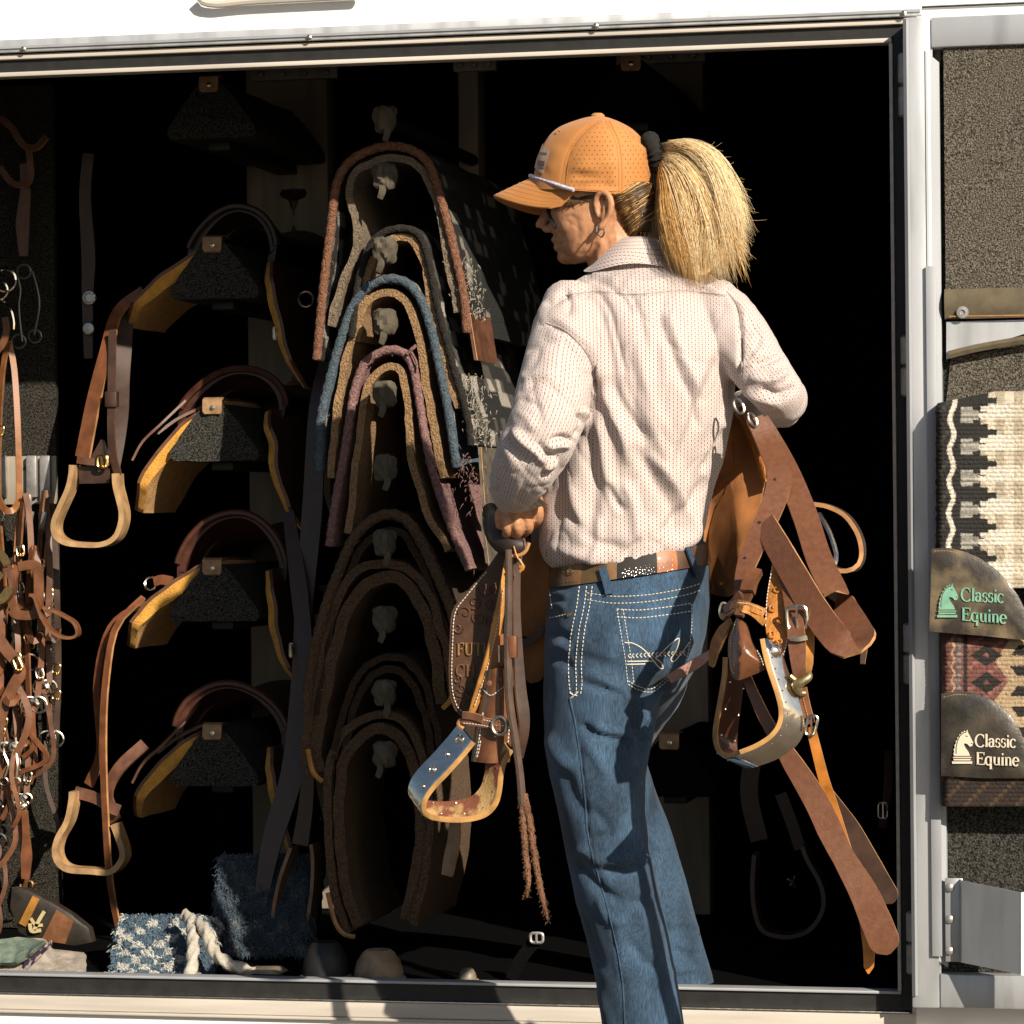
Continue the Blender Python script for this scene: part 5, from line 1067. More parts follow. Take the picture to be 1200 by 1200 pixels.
def WP(pts, Y): return [np.array(W(x, y, Y)) for x, y in pts]
def plate(name, pts, Y, mat, th=.005, edge=None, bulge=0, parent=SAD, dY=None, n=1):
    "leather piece cut to an outline, slightly domed"
    L = catmull([(x, y, 0) for x, y in pts]+[(*pts[0], 0)], len(pts)*5)[:-1, :2]; c = L.mean(0); b = MB()
    Yf = (lambda x, y: Y) if dY is None else (lambda x, y: Y+dY(x, y))
    rg = [[np.array(W(c[0]+(x-c[0])*k, c[1]+(y-c[1])*k, Yf(c[0]+(x-c[0])*k, c[1]+(y-c[1])*k)-bulge*(1-k*k))) for x, y in L] for k in (.12, .4, .7, .9, 1)]
    b.loft(rg, cap=False); k = len(L); b.f.append(tuple(range(k-1, -1, -1))); b.m.append(0)
    base = (len(rg)-1)*k; bk = [p+np.array([0, th, 0]) for p in rg[-1]]; b.add(bk, []); nb = len(rg)*k
    for i in range(k): b.f.append((base+i, base+(i+1) % k, nb+(i+1) % k, nb+i)); b.m.append(1 if edge else 0)
    b.f.append(tuple(range(nb+k-1, nb-1, -1))); b.m.append(0)
    return b.build(name, [mat, edge] if edge else mat, parent, sharp=50)
def stitch_line(parent, pts, Y, r=.0008, step=4.2, dY=None, name='stitching', mat=None):
    b = MB(); L = catmull([(x, y, 0) for x, y in pts], 200); s = np.concatenate([[0], np.cumsum(np.linalg.norm(np.diff(L, axis=0), axis=1))]); x = 0
    Yf = (lambda a, c: Y) if dY is None else (lambda a, c: Y+dY(a, c))
    while x+step*.65 < s[-1]:
        q = [(np.interp(u, s, L[:, 0]), np.interp(u, s, L[:, 1])) for u in (x, x+step*.65)]; b.tube([W(*p, Yf(*p)) for p in q], r, n=0, k=5); x += step
    return stuff(b.build(name, mat or m_thread, parent))
# tooled skirt on her left with its lettering
sk = plate('tooled_skirt', [(588, 640), (572, 664), (545, 696), (530, 716), (527, 750), (526, 800), (532, 830), (548, 843), (560, 820), (582, 720), (592, 655)], YL+.03, l_tool, .007, l_edge)
stitch_line(sk, [(570, 670), (547, 698), (533.5, 718), (530.5, 750), (529.5, 800), (535, 826), (546, 837)], YL+.028)
b = MB()
def scroll(cx, cy, r, turns, a0, d=1):
    pts = []
    for t in np.linspace(0, 1, 26): q = a0+d*turns*2*math.pi*t; rr = r*(1-.85*t); pts.append(W(cx+rr*math.cos(q), cy+rr*math.sin(q), YL+.0285))
    b.tube(pts, [.0014, .0012, .0006], n=0, k=5)
for i, (cx, cy, r, t, a, d) in enumerate(((566, 690, 9, 1.3, .5, 1), (556, 706, 8, 1.4, 2, -1), (574, 708, 7, 1.3, 1, 1), (545, 718, 8, 1.2, 3, 1), (561, 724, 8, 1.4, 4, -1), (576, 690, 6, 1.1, 5, 1), (537, 736, 7, 1.2, 0, 1), (574, 728, 6, 1.1, 2.2, 1), (540, 808, 9, 1.5, 1, 1), (553, 810, 8, 1.4, 4, -1), (545, 825, 8, 1.3, 2, 1), (558, 798, 6, 1.2, 0, -1), (536, 796, 6, 1.2, 5, 1))): scroll(cx, cy, r, t, a, d)
for i in range(14):
    cx, cy = 541+7*math.cos(i*.9)+(i % 3), 812+9*math.sin(i*.9); b.tube(WP([(cx, cy), (cx+5*math.cos(i*1.7), cy+5*math.sin(i*1.7))], YL+.0284), [.0012, .0004], n=3, k=5)
stuff(b.build('tooling', l_tool, sk))

# lettering cut from strokes with thick and thin parts and serifs
T_, H_ = .105, .045                          # thick, thin (em)
def arc(cx, cy, rx, ry, a0, a1, n=14): return [(cx+rx*math.cos(R(a0+(a1-a0)*i/n)), cy+ry*math.sin(R(a0+(a1-a0)*i/n))) for i in range(n+1)]
def wv(a0, a1, n=14):                       # width by direction: thick where the pen runs upright
    return [H_+(T_-H_)*abs(math.cos(R(a0+(a1-a0)*i/n))) for i in range(n+1)]
def stem(x, y0, y1, s0=True, s1=True, left=False, w=T_):
    o = [([(x, y0), (x, y1)], [w, w])]
    if s0: o.append(([(x-.09, y0+.015), (x+.09, y0+.015)], [.035, .035]))
    if s1: o.append(([(x-.09, y1-.015), (x+(.0 if left else .09), y1-.015)], [.035, .035]))
    return o
GL = {
 'C': (.66, [(arc(.36, .35, .31, .36, 48, 318), wv(48, 318)), ([(.57, .68), (.59, .48)], [.07, .03])]),
 'l': (.26, stem(.13, 0, .74, left=True)),
 'a': (.46, [([(.33, .36), (.33, .05), (.42, .02)], [T_, T_, .04]), (arc(.2, .35, .13, .13, 170, 0), wv(170, 0)), (arc(.18, .15, .12, .14, 70, 330), wv(70, 330)), ([(.20, .285), (.33, .31)], [.04, .04])]),
 's': (.38, [(arc(.19, .365, .12, .12, 40, 235), [.045+.04*(i/14) for i in range(15)]), (arc(.19, .13, .13, .13, 75, -150), [.085-.04*(i/14) for i in range(15)]), ([(.30, .48), (.31, .36)], [.05, .02]), ([(.06, .01), (.05, .14)], [.05, .02])]),
 'i': (.26, stem(.13, 0, .47, left=True)+[([(.085, .64), (.185, .64)], [.10, .10])]),
 'c': (.42, [(arc(.23, .235, .18, .24, 45, 320), wv(45, 320)), ([(.33, .44), (.38, .36)], [.08, .05])]),
 'E': (.62, stem(.14, 0, .71)+[([(.14, .69), (.54, .69)], [.045, .045]), ([(.14, .365), (.42, .365)], [.045, .045]), ([(.14, .022), (.56, .022)], [.045, .045]), ([(.54, .71), (.55, .54)], [.07, .02]), ([(.42, .45), (.42, .28)], [.03, .03]), ([(.55, 0), (.58, .18)], [.07, .02])]),
 'q': (.52, [(arc(.23, .235, .18, .24, 30, 340), wv(30, 340))]+stem(.39, -.23, .48, True, False)),
 'u': (.54, [([(.13, .47), (.13, .13), (.18, .04), (.27, .015), (.36, .07), (.40, .12)], [T_, T_, .09, .05, .045, .04]), ([(.41, .47), (.41, .02)], [T_, T_]), ([(.04, .455), (.13, .455)], [.035, .035]), ([(.32, .455), (.41, .455)], [.035, .035]), ([(.41, .015), (.50, .015)], [.035, .035])]),
 'n': (.54, stem(.13, 0, .47, True, True, True)+[([(.13, .36), (.2, .44), (.29, .465), (.37, .43), (.40, .33), (.40, .0)], [.04, .045, .06, .09, T_, T_]), ([(.31, .015), (.49, .015)], [.035, .035])]),
 'e': (.45, [(arc(.23, .235, .18, .24, 5, 320), wv(5, 320)), ([(.06, .255), (.40, .255)], [.04, .04])]),
 'F': (.58, stem(.14, 0, .71)+[([(.14, .69), (.52, .69)], [.045, .045]), ([(.14, .365), (.42, .365)], [.045, .045]), ([(.52, .71), (.53, .54)], [.07, .02]), ([(.42, .45), (.42, .28)], [.03, .03])]),
 'U': (.72, [([(.14, .70), (.14, .2), (.2, .07), (.33, .015), (.46, .06), (.53, .18), (.53, .70)], [T_, T_, .09, .06, .045, .045, .045]), ([(.04, .69), (.25, .69)], [.035, .035]), ([(.44, .69), (.62, .69)], [.035, .035])]),
 'T': (.64, stem(.31, 0, .70, True, False)+[([(.03, .69), (.59, .69)], [.045, .045]), ([(.035, .71), (.03, .54)], [.07, .02]), ([(.585, .71), (.59, .54)], [.07, .02])]),
 'H': (.74, stem(.14, 0, .71)+stem(.56, 0, .71)+[([(.14, .365), (.56, .365)], [.045, .045])]),
 'A': (.70, [([(.10, .02), (.33, .70)], [.045, .045]), ([(.33, .70), (.58, .02)], [T_, T_]), ([(.17, .24), (.48, .24)], [.045, .045]), ([(.02, .015), (.2, .015)], [.035, .035]), ([(.48, .015), (.68, .015)], [.035, .035])]),
 'M': (.85, stem(.12, 0, .71, True, True)+[([(.14, .70), (.42, .06)], [T_, T_]), ([(.42, .06), (.70, .70)], [.045, .045])]+stem(.72, 0, .71)),
}
def lettering(text, px, py, em, Y, mat, parent, skew=(1., 0.), name='lettering', thick=.0008, sx=1., gap=.0, wmul=1.):
    "baseline starts at a pixel; em in pixels; skew = direction of the baseline"
    b = MB(); x0 = 0; dx, dy = skew
    for ch in text:
        if ch == ' ': x0 += .3; continue
        adv, strokes = GL[ch]
        for pts, ws in strokes:
            q = [W(px+(x0+x)*em*dx*sx, py-y*em+(x0+x)*em*dy*sx, Y) for x, y in pts]
            b.strap(q, [w*em*mm(px, Y)*wmul for w in ws], thick, (0, -1, 0), n=max(2, len(q)*2 if len(q) > 2 else 2))
        x0 += adv+gap
    return b.build(name, mat, parent)
m_foil = leather('gilt_letter', (.36, .20, .065), rough=.4); m_foil2 = leather('dull_letter', (.16, .075, .03))
b = MB()
lettering('FUTU', 535.5, 768, 21, YL+.027, m_foil, sk, (1, .0), sx=.72, gap=.02); lettering('CHA', 534.5, 793, 20, YL+.027, m_foil2, sk, (1, -.02), sx=.8, gap=.05)
# the edge of the fender, lit, and the leather behind it
fd = plate('fender', [(592, 652), (594, 690), (585, 745), (574, 792), (556, 836), (548, 844), (551, 826), (569, 764), (582, 705)], YL-.004, l_gold, .006, l_edge, bulge=.004)
stitch_line(fd, [(590, 690), (581, 742), (570, 786), (556, 828)], YL-.0085, r=.0007, mat=m_thread)
plate('stirrup_leather', [(590, 690), (600, 690), (602, 740), (598, 790), (580, 800), (572, 790), (584, 745)], YL+.012, l_dark, .006)
kp = plate('keeper', [(577, 748), (593, 744), (593, 776), (576, 782)], YL-.006, leather('keeper_leather', (.33, .12, .035)), .008, bulge=.002)
b = MB(); b.box(tuple(W(584, 776, YL-.012)), tuple(np.array(W(586, 756, YL-.009))), bev=0); b.build('pin', m_nickel, kp)
# polished stirrup wrap with rivets and white stitching
b = MB(); G = []; Lw = catmull([(568, 786, 0), (564, 815, 0), (557, 850, 0), (552, 892, 0)], 16)[:, :2]; Rw = catmull([(594, 780, 0), (600, 815, 0), (601, 850, 0), (597, 893, 0)], 16)[:, :2]
for i in range(16):
    G.append([np.array(W(Lw[i, 0]*(1-u)+Rw[i, 0]*u, Lw[i, 1]*(1-u)+Rw[i, 1]*u+2*math.sin(math.pi*u)*(i > 12), YL-.004-.022*math.sin(math.pi*u)**.8)) for u in np.linspace(0, 1, 14)])
b.grid(G, thick=(0, .006, 0)); wr = b.build('stirrup_wrap', l_wrap, SAD)
def wrapY(x, y):
    l, r = np.interp(y, Lw[:, 1], Lw[:, 0]), np.interp(y, Rw[:, 1], Rw[:, 0]); u = min(max((x-l)/(r-l), 0), 1); return -.004-.022*math.sin(math.pi*u)**.8-.001
stitch_line(wr, [(563, 868), (561, 880), (558, 890)], YL, dY=wrapY); stitch_line(wr, [(566, 835), (562, 862), (558, 888)], YL, dY=wrapY); stitch_line(wr, [(597, 800), (597, 845), (594, 890)], YL, dY=wrapY); stitch_line(wr, [(566, 808), (575, 815), (586, 808), (597, 800)], YL, dY=wrapY)
for x, y in ((574, 801), (586, 797)): MB().lathe([(.0045, 0), (.004, .0015), (.001, .0025)], W(x, y, YL+wrapY(x, y)), k=10).build('rivet', l_red, wr)
b = MB()
hs = MB(); hs.strap(WP([(541, 843), (556, 845), (575, 848), (590, 851)], YL-.030), .0135, .004, (0, -1, -.1), n=14, me=1); hs.strap(WP([(542, 838), (553, 839), (566, 843)], YL-.034), .010, .004, (0, -1, -.1), n=10, me=1); hs.tube(WP([(541, 843), (538, 849), (543, 854)], YL-.026), .004, n=6, k=6, mi=1); hs = hs.build('hobble_strap', [l_brown, l_edge], SAD)
for o_ in (-3.4, 3.4): stitch_line(hs, [(543, 844+o_), (558, 845.5+o_), (577, 849+o_)], YL-.0325, r=.0006, step=3.4)
bc = MB(); c = np.array(W(585.5, 850.5, YL-.036)); bc.tube([c+np.array([.0105*math.cos(q), 0, .0125*math.sin(q)]) for q in np.linspace(0, 2*math.pi, 26)], .0026, n=0, k=8); bc = bc.build('buckle', m_nickel, hs)
MB().lathe([(.009, 0), (.008, .002), (.003, .003), (.0005, .003)], c+np.array([0, .002, 0]), k=16).build('buckle_leather', l_wrap, bc)
for dx, dz in ((0, .006), (.005, 0), (-.005, 0), (0, -.006), (0, 0)): MB().lathe([(.0016, 0), (.001, .0012), (.0003, .0014)], c+np.array([dx, -.0012, dz]), k=8).build('stud', m_nickel, bc)
# silver-bound stirrups
def hoop(name, path, D, mats, parent, Y, n=70, th=5.5, rivets=True, taper=None):
    "stirrup: near rim at the path, its band running by D (metres) to the far rim; outside metal, inside leather"
    L = catmull([(x, y, 0) for x, y in path], n)[:, :2]; T = np.gradient(L, axis=0); T /= np.linalg.norm(T, axis=1)[:, None]; N = np.stack([T[:, 1], -T[:, 0]], 1); c = L.mean(0)
    if ((L-c)*N).sum() < 0: N = -N
    D = np.array(D, float); b = MB(); V = []
    for i in range(n):
        o_ = np.array(W(*L[i], Y)); q = np.array(W(*(L[i]-N[i]*th), Y)); dd = D*(1 if taper is None else np.interp(i/(n-1), np.linspace(0, 1, len(taper)), taper))
        ro = np.array(W(*(L[i]+N[i]*1.2), Y)); V += [ro+dd*.06, ro+dd, o_+dd, q+dd, q+dd*.05, q, o_]
    k = 7; Fc = []; ml = []
    for i in range(n-1):
        for j in range(k): Fc.append((i*k+j, (i+1)*k+j, (i+1)*k+(j+1) % k, i*k+(j+1) % k)); ml.append((0, 0, 1, 1 if False else 2, 1, 1, 0)[j])
    Fc += [tuple(range(k)), tuple(range(n*k-1, (n-1)*k-1, -1))]; ml += [0, 0]
    b.add(V, Fc, ml); o = b.build(name, mats, parent, sharp=45)
    if rivets:
        rb = MB()
        for i in range(6, n-4, 7):
            for f in (.2, .85): 
                q = np.array(W(*(L[i]-N[i]*(th+.2)), Y))+D*f; nn = np.array(W(*(L[i]-N[i]*10), Y))-np.array(W(*L[i], Y)); nn /= np.linalg.norm(nn); rb.lathe([(.0017, 0), (.0013, .0011), (.0003, .0015)], q, tuple(nn), k=6)
        stuff(rb.build('tread_rivets', m_chrome, o))
        eb = MB()
        for i in range(4, n-4, 3):
            for f in (.12, ): q = np.array(W(*(L[i]+N[i]*2), Y))+D*f; nn = np.array(W(*(L[i]+N[i]*10), Y))-np.array(W(*L[i], Y)); nn /= np.linalg.norm(nn); eb.lathe([(.0012, 0), (.001, .0006), (.0003, .0008)], q, tuple(nn), k=6)
        stuff(eb.build('edge_studs', m_chrome, o))
    return o
m_hair_on = M('hair_on_tread', (.17, .055, .028), .6, vcol=(.42, .27, .11), vs=22, vramp=(.42, .5), bump=.4, bs=300)
m_hide = leather('dark_tread', (.10, .035, .02), coat=.3)
m_tanrim = leather('stirrup_rim', (.58, .31, .10), rough=.6)
YLs = YL-.025
stirL = [(553, 868), (540, 884), (524, 902), (506, 921), (497, 934), (494, 947), (499, 957), (512, 962), (534, 964), (556, 962), (572, 956), (583, 944), (588, 928), (590, 910), (594, 894), (602, 880)]
D_L = np.array(W(553-15, 868-19, YLs+.018))-np.array(W(553, 868, YLs))
hoop('stirrup', stirL, D_L, [m_chrome, m_tanrim, m_hair_on], SAD, YLs)
Ln = np.array(stirL, float)
for a_, b_, f, r in ((0, 1, .5, .0075), (1, 2, .45, .0045), (2, 3, .5, .006), (3, 4, .3, .004)):
    q = np.array(W(*((Ln[a_]+Ln[b_])/2), YLs))+D_L*f; t3 = np.array(W(*Ln[b_], YLs))-np.array(W(*Ln[a_], YLs)); nn = np.cross(t3, D_L); nn *= -np.sign(nn[1])/np.linalg.norm(nn)
    MB().lathe([(r, -.002), (r*.92, .0015), (r*.6, .003), (r*.45, .002), (r*.2, .0035), (.0004, .004)], q, tuple(nn), k=14).build('silver_boss', m_chrome, SAD)
stirR = [(847, 770), (846, 790), (842, 815), (837, 843), (835, 864), (840, 881), (852, 888), (868, 884), (888, 876), (906, 864), (916, 849), (918, 832), (913, 810), (904, 783), (899, 764), (896, 748)]
YRs = YRt-.06
D_R = np.array(W(896+24, 748+12, YRs+.028))-np.array(W(896, 748, YRs))
hoop('stirrup', stirR, D_R, [m_chrome, m_tanrim, m_hide], SAD, YRs, taper=[.8, .9, 1, 1, 1, 1, .9, .75])
b = MB(); b.lathe([(.010, 0), (.009, .003), (.004, .006), (.0008, .0065)], np.array(W(909, 763, YRs+.01)), (.6, -.7, .1), k=16); b.build('concho', m_chrome, SAD)
# strings and latigos on her left
b = MB(); b.tube([(*W(596, 644, YL-.03),), W(596, 700, YL-.034), W(595, 760, YL-.036), W(597, 820, YL-.044), W(603, 862, YL-.05), W(609, 905, YL-.045), W(612, 942, YL-.04)], [.0048, .0055, .006, .006, .006, .0055, .006], n=50, k=8); b.build('saddle_string', l_str, SAD)
for pts in ([(611, 925), (613, 960), (616, 1000), (619, 1030), (617, 1052)], [(614, 930), (621, 965), (626, 1000), (633, 1040), (642, 1078)]):
    P = catmull([W(x, y, YL-.04) for x, y in pts], 60); P += np.array([[.0015*noise.noise((i*.3, 1, pts[0][0])), 0, 0] for i in range(60)]); b = MB(); b.tube(list(P), list(.0052*(1+.3*np.array([noise.noise((i*.45, 3, 2)) for i in range(60)]))*np.interp(np.linspace(0, 1, 60), [0, .8, 1], [1, .85, .3])), n=0, k=8)
    for i in range(260):
        p = P[rs.randrange(60)]; d = np.array([rs.gauss(0, 1), rs.gauss(0, 1), rs.gauss(0, .8)]); d /= np.linalg.norm(d); b.tube([p+d*.0045, p+d*.0075+np.array([0, 0, -.002])], [.0006, .0002], n=0, k=3)
    b.build('frayed_string', l_fuzz, SAD, sharp=0)
b = MB(); b.strap([W(605, 650, YL+.0), W(605, 720, YL-.004), W(609, 800, YL-.01), W(614, 850, YL-.012), W(608, 888, YL-.01)], [.012, .011, .014, .018, .012], .005, (.8, -1, 0), n=26, me=1); b.build('rear_latigo', [l_dark, l_gold], SAD)
b = MB(); c0 = W(601, 758, YL-.034); b.box((c0.x-.0065, c0.y-.008, c0.z-.016), (c0.x+.0065, c0.y+.008, c0.z+.016), bev=.003); b.build('keeper', l_wrap, SAD)
b = MB(); b.tube(WP([(602, 640), (605, 650), (609, 658)], YL-.03), .0012, n=6, k=5); b.lathe([(.004, 0), (.005, .004), (.002, .009)], W(611, 662, YL-.03), (.2, -.4, -1), k=8); b.tube(WP([(608, 655), (613, 664), (609, 670)], YL-.034), .002, n=6, k=5); b.build('string_knot', l_gold, SAD)
# pommel under her hand, far skirts, seat and tree between the two sides
b = MB(); limb(b, [(574, 596, YL+.04, 9), (580, 612, YL+.02, 15), (590, 630, YL, 18), (604, 640, YL-.012, 14), (614, 640, YL-.012, 11)], 18, 14); b.tube(WP([(598, 651), (608, 651), (616, 646), (620, 636)], YL-.024), .0028, n=8, k=6, mi=1); b.build('pommel', [leather('pommel_leather', (.028, .016, .013)), l_edge], SAD)
stitch_line(SAD, [(566, 606), (572, 622), (582, 638)], YL+.01, r=.0007, step=3.5)
un = plate('skirt', [(612, 652), (636, 628), (644, 660), (643, 730), (638, 785), (628, 800), (616, 796), (609, 760), (607, 700)], YL+.07, l_under, .012, l_edge)
plate('cinch_billet', [(603, 742), (616, 748), (634, 734), (637, 742), (622, 756), (606, 758)], YL+.045, l_dark, .006)
sb = MB(); A = []; Bq = []
for i in range(16):
    u = i/15; px_ = 622+ (852-622)*u; dip = -14*math.sin(math.pi*u); top = 590-60*u+dip*-1
    A.append([np.array(W(px_, top+ (1-math.cos(a))*60, YW+.33-.13*math.sin(a))) for a in np.linspace(-1.7, 1.7, 14)]); Bq.append([p+np.array([0, 0, -.012]) for p in A[-1]])
sb.grid(A, thick=np.array(Bq)-np.array(A)); sb.build('seat', l_wrap, SAD)
# right side: skirt seen from below with its fleece edge
plate('skirt', [(861, 478), (852, 520), (842, 556), (830, 590), (824, 640), (826, 685), (838, 697), (860, 696), (874, 660), (888, 600), (896, 556), (890, 520), (876, 492)], YW+.14, l_under, .014, l_edge, bulge=-.01)
b = MB(); G = []; Lf = catmull([(862, 480, 0), (872, 505, 0), (884, 535, 0), (893, 566, 0)], 18)[:, :2]; Rf = catmull([(872, 478, 0), (888, 500, 0), (900, 530, 0), (904, 562, 0)], 18)[:, :2]
for i in range(18): G.append([np.array(W(Lf[i, 0]*(1-u)+Rf[i, 0]*u, Lf[i, 1]*(1-u)+Rf[i, 1]*u, YW+.115-.014*math.sin(math.pi*u)+.003*noise.noise((u*6, i*.9, 3)))) for u in np.linspace(0, 1, 9)])
b.grid(G, thick=(0, .012, 0)); b.build('fleece_lining', l_gold2, SAD)
b = MB(); b.strap(WP([(870, 476), (888, 497), (901, 528), (906, 562)], YW+.10), .012, .007, (.3, -1, .2), n=18, me=1); b.build('skirt_rim', [l_red, l_edge], SAD)
for (x, y, rx, rz, rot) in ((866, 476, .006, .011, .5), (882, 492, .005, .010, .5)):
    c = np.array(W(x, y, YRt-.01)); b = MB(); b.tube([c+np.array([rx*math.cos(q)*math.cos(rot)-rz*math.sin(q)*math.sin(rot), .002*math.sin(q), rx*math.cos(q)*math.sin(rot)+rz*math.sin(q)*math.cos(rot)]) for q in np.linspace(0, 2*math.pi, 18)], .0018, n=0, k=6); b.build('dee_ring', m_nickel, SAD)
def latigo(pts, w, name='latigo', mats=None, nrm=(0, -1, 0), n=44, th=.0045, rnd=False, holes=()):
    b = MB(); b.strap([W(x, y, Y) for x, y, Y in pts], w, th, nrm, n=n, me=1, roundend=rnd); o = b.build(name, mats or [l_latigo, l_edge], SAD)
    for x, y, Y in holes: MB().lathe([(.0022, 0), (.0022, .0004)], W(x, y, Y), k=8).build('hole', m_rubber, o)
    return o
Yk = YRt-.03
latigo([(884, 490, Yk+.03), (900, 520, Yk+.015), (912, 550, Yk), (911, 575, Yk-.005), (900, 605, Yk-.008), (884, 640, Yk-.006), (873, 668, Yk), (868, 694, Yk+.01)], [.024, .03, .033, .033, .031, .03, .026, .018], nrm=[(.5, -1, .1), (.3, -1, 0), (0, -1, .0), (-.2, -1, 0), (-.2, -1, .1)], holes=((908, 562, Yk-.008), (890, 612, Yk-.0125), (873, 654, Yk-.006)))
latigo([(890, 492, Yk+.045), (906, 520, Yk+.04), (924, 556, Yk+.04), (944, 606, Yk+.04), (960, 655, Yk+.035), (980, 697, Yk+.03), (1004, 736, Yk+.01), (1011, 750, Yk-.008), (1002, 757, Yk-.022), (984, 752, Yk-.03), (956, 716, Yk-.032), (930, 672, Yk-.030), (908, 634, Yk-.02), (896, 612, Yk-.01)], [.026, .03, .033, .034, .034, .035, .036, .037, .037, .037, .037, .036, .035, .03],
       nrm=[(.2, -1, .1), (.2, -1, .1), (.2, -1, .2), (.1, -1, .3), (.5, -.8, -.5), (.5, .2, -1), (.4, .9, -.6), (.3, 1, -.2), (.2, 1, 0), (.1, 1, 0)], n=70, holes=((918, 562, Yk+.033), (890, 511, Yk+.038)))
gf = plate('fender', [(906, 654), (900, 690), (897, 730), (902, 758), (914, 776), (921, 758), (925, 720), (925, 680), (918, 655)], YRt-.03, l_gold2, .008, l_dark, bulge=.004)
for q in ([(905, 664), (899, 700), (897, 735)], [(915, 776), (922, 752), (926, 715)]): stitch_line(gf, q, YRt-.037, r=.0007, step=4)
b = MB()
for cx, cy, r in ((910, 690, 6), (905, 712, 5), (914, 728, 6), (906, 742, 5), (914, 752, 4)):
    b.tube([W(cx+r*(1-t)*math.cos(8*t+cx), cy+r*(1-t)*math.sin(8*t+cx), YRt-.0365) for t in np.linspace(0, .85, 20)], [.0013, .0006], n=0, k=5)
stuff(b.build('tooling', l_gold, gf))
latigo([(918, 654, YRt-.03), (926, 690, YRt-.045), (932, 730, YRt-.05), (936, 780, YRt-.05), (939, 796, YRt-.045)], [.02, .021, .022, .023, .016], name='billet', n=20, holes=((932.5, 724, YRt-.0535), (930, 706, YRt-.051)))
latigo([(938, 664, YRt-.02), (946, 720, YRt-.03), (948, 770, YRt-.035), (944, 796, YRt-.03)], [.01, .014, .014, .01], name='billet_lining', mats=[l_gold, l_edge], n=16)
buckle(SAD, 934, 724, YRt-.058, .026, .031, m_nickel, .0022, rot=.06); b = MB(); b.strap(WP([(926, 748), (936, 749), (946, 747)], YRt-.056), .006, .003, (0, -1, 0), n=6); b.build('keeper', m_nickel, SAD)
b = MB(); limb(b, [(946, 786, YRt-.045, 3), (948, 793, YRt-.05, 4.5), (940, 799, YRt-.052, 5.5), (934, 803, YRt-.05, 6.5), (938, 812, YRt-.048, 4), (944, 812, YRt-.046, 3)], 20, 10); b.tube(WP([(926, 792), (932, 797), (938, 800)], YRt-.05), .003, n=6, k=6); b.build('snap', M('old_brass', (.42, .34, .18), .45, metal=.8, var=.4, vs=120), SAD)
latigo([(940, 806, YRt-.04), (944, 826, YRt-.04), (950, 848, YRt-.04)], .012, name='hanger_strap', mats=[l_red, l_edge], n=10); stitch_line(SAD, [(939, 808), (943, 826), (948, 844)], YRt-.0435, r=.0006, step=3.2, mat=l_edge)
buckle(SAD, 951, 850, YRt-.048, .013, .026, m_nickel, .0017, rot=-.25)
latigo([(950, 852, YRt-.042), (957, 880, YRt-.04), (966, 915, YRt-.03), (977, 948, YRt-.015), (996, 1010, YRt-.005), (1012, 1068, YRt), (1018, 1105, YRt-.005), (1018, 1141, YRt-.006)], [.012, .013, .014, .014, .014, .015, .017, .012], name='hanging_strap', mats=[leather('bright_strap', (.55, .20, .03)), l_edge], n=40, rnd=True)
# long latigo tail with its waist and rounded end
latigo([(874, 790, YRt-.01), (884, 815, YRt-.02), (901, 850, YRt-.03), (925, 888, YRt-.04), (956, 938, YRt-.045), (976, 980, YRt-.045), (988, 1004, YRt-.045), (1010, 1042, YRt-.045), (1026, 1078, YRt-.045), (1042, 1118, YRt-.045)], [.012, .015, .017, .026, .031, .033, .029, .036, .040, .040], name='latigo_tail', n=70, rnd=True, nrm=[(-.3, -1, .1), (-.2, -1, .1), (0, -1, .2), (.1, -1, .1), (0, -1, 0)])
latigo([(968, 930, YRt+.03), (996, 972, YRt+.03), (1022, 1018, YRt+.03), (1047, 1058, YRt+.03)], [.02, .028, .03, .026], name='latigo_tail', mats=[l_dark, l_edge], rnd=True)
latigo([(1000, 735, YRt+.02), (1012, 750, YRt+.02), (1011, 778, YRt+.02)], [.008, .01, .006], name='strap_end', mats=[l_dark, l_edge], n=10)
# wrap, hobble and keeper above the right stirrup
wrp = plate('stirrup_wrap', [(863, 724), (855, 742), (853, 765), (856, 788), (864, 797), (880, 792), (899, 782), (890, 768), (881, 754), (874, 732)], YRs+.012, l_wrap, .01, bulge=.012)
stitch_line(wrp, [(862, 728), (857, 748), (856, 780), (862, 792)], YRs-.001, r=.0007, step=3.6); stitch_line(wrp, [(887, 762), (892, 772), (895, 781)], YRs+.002, r=.0007, step=3.4)
b = MB(); b.strap(WP([(850, 716), (862, 708), (878, 711), (896, 718)], YRs-.006), .011, .004, (0, -1, .2), n=16, me=1); b.strap(WP([(852, 719), (866, 713), (882, 718), (896, 730)], YRs-.002), .009, .004, (0, -1, .2), n=16, me=1); hb2 = b.build('hobble_strap', [l_gold2, l_edge], SAD)
stitch_line(hb2, [(864, 706), (878, 708), (894, 715)], YRs-.0105, r=.0006, step=3.2)
b = MB(); b.strap([W(870, 698, YRs), W(860, 708, YRs-.004), W(850, 716, YRs-.006), W(852, 724, YRs-.006)], [.016, .014, .012, .01], .006, (-.4, -1, .2), n=14); b.strap([W(880, 690, YRs+.01), W(872, 708, YRs), W(866, 722, YRs)], .012, .006, (-.3, -1, .2), n=10); b.build('stirrup_leather', l_brown, SAD)
b = MB(); c = np.array(W(848.5, 716, YRs-.006)); b.tube([c+np.array([.0055*math.cos(q), .003*math.cos(q), .011*math.sin(q)]) for q in np.linspace(0, 2*math.pi, 18)], .0016, n=0, k=6); b.build('ring', m_nickel, SAD)
latigo([(856, 728, YRs-.008), (846, 742, YRs-.012), (838, 760, YRs-.012), (834, 780, YRs-.01)], [.008, .016, .018, .008], name='strap_tail', mats=[l_edge, l_edge], n=16, nrm=(-.4, -1, 0))
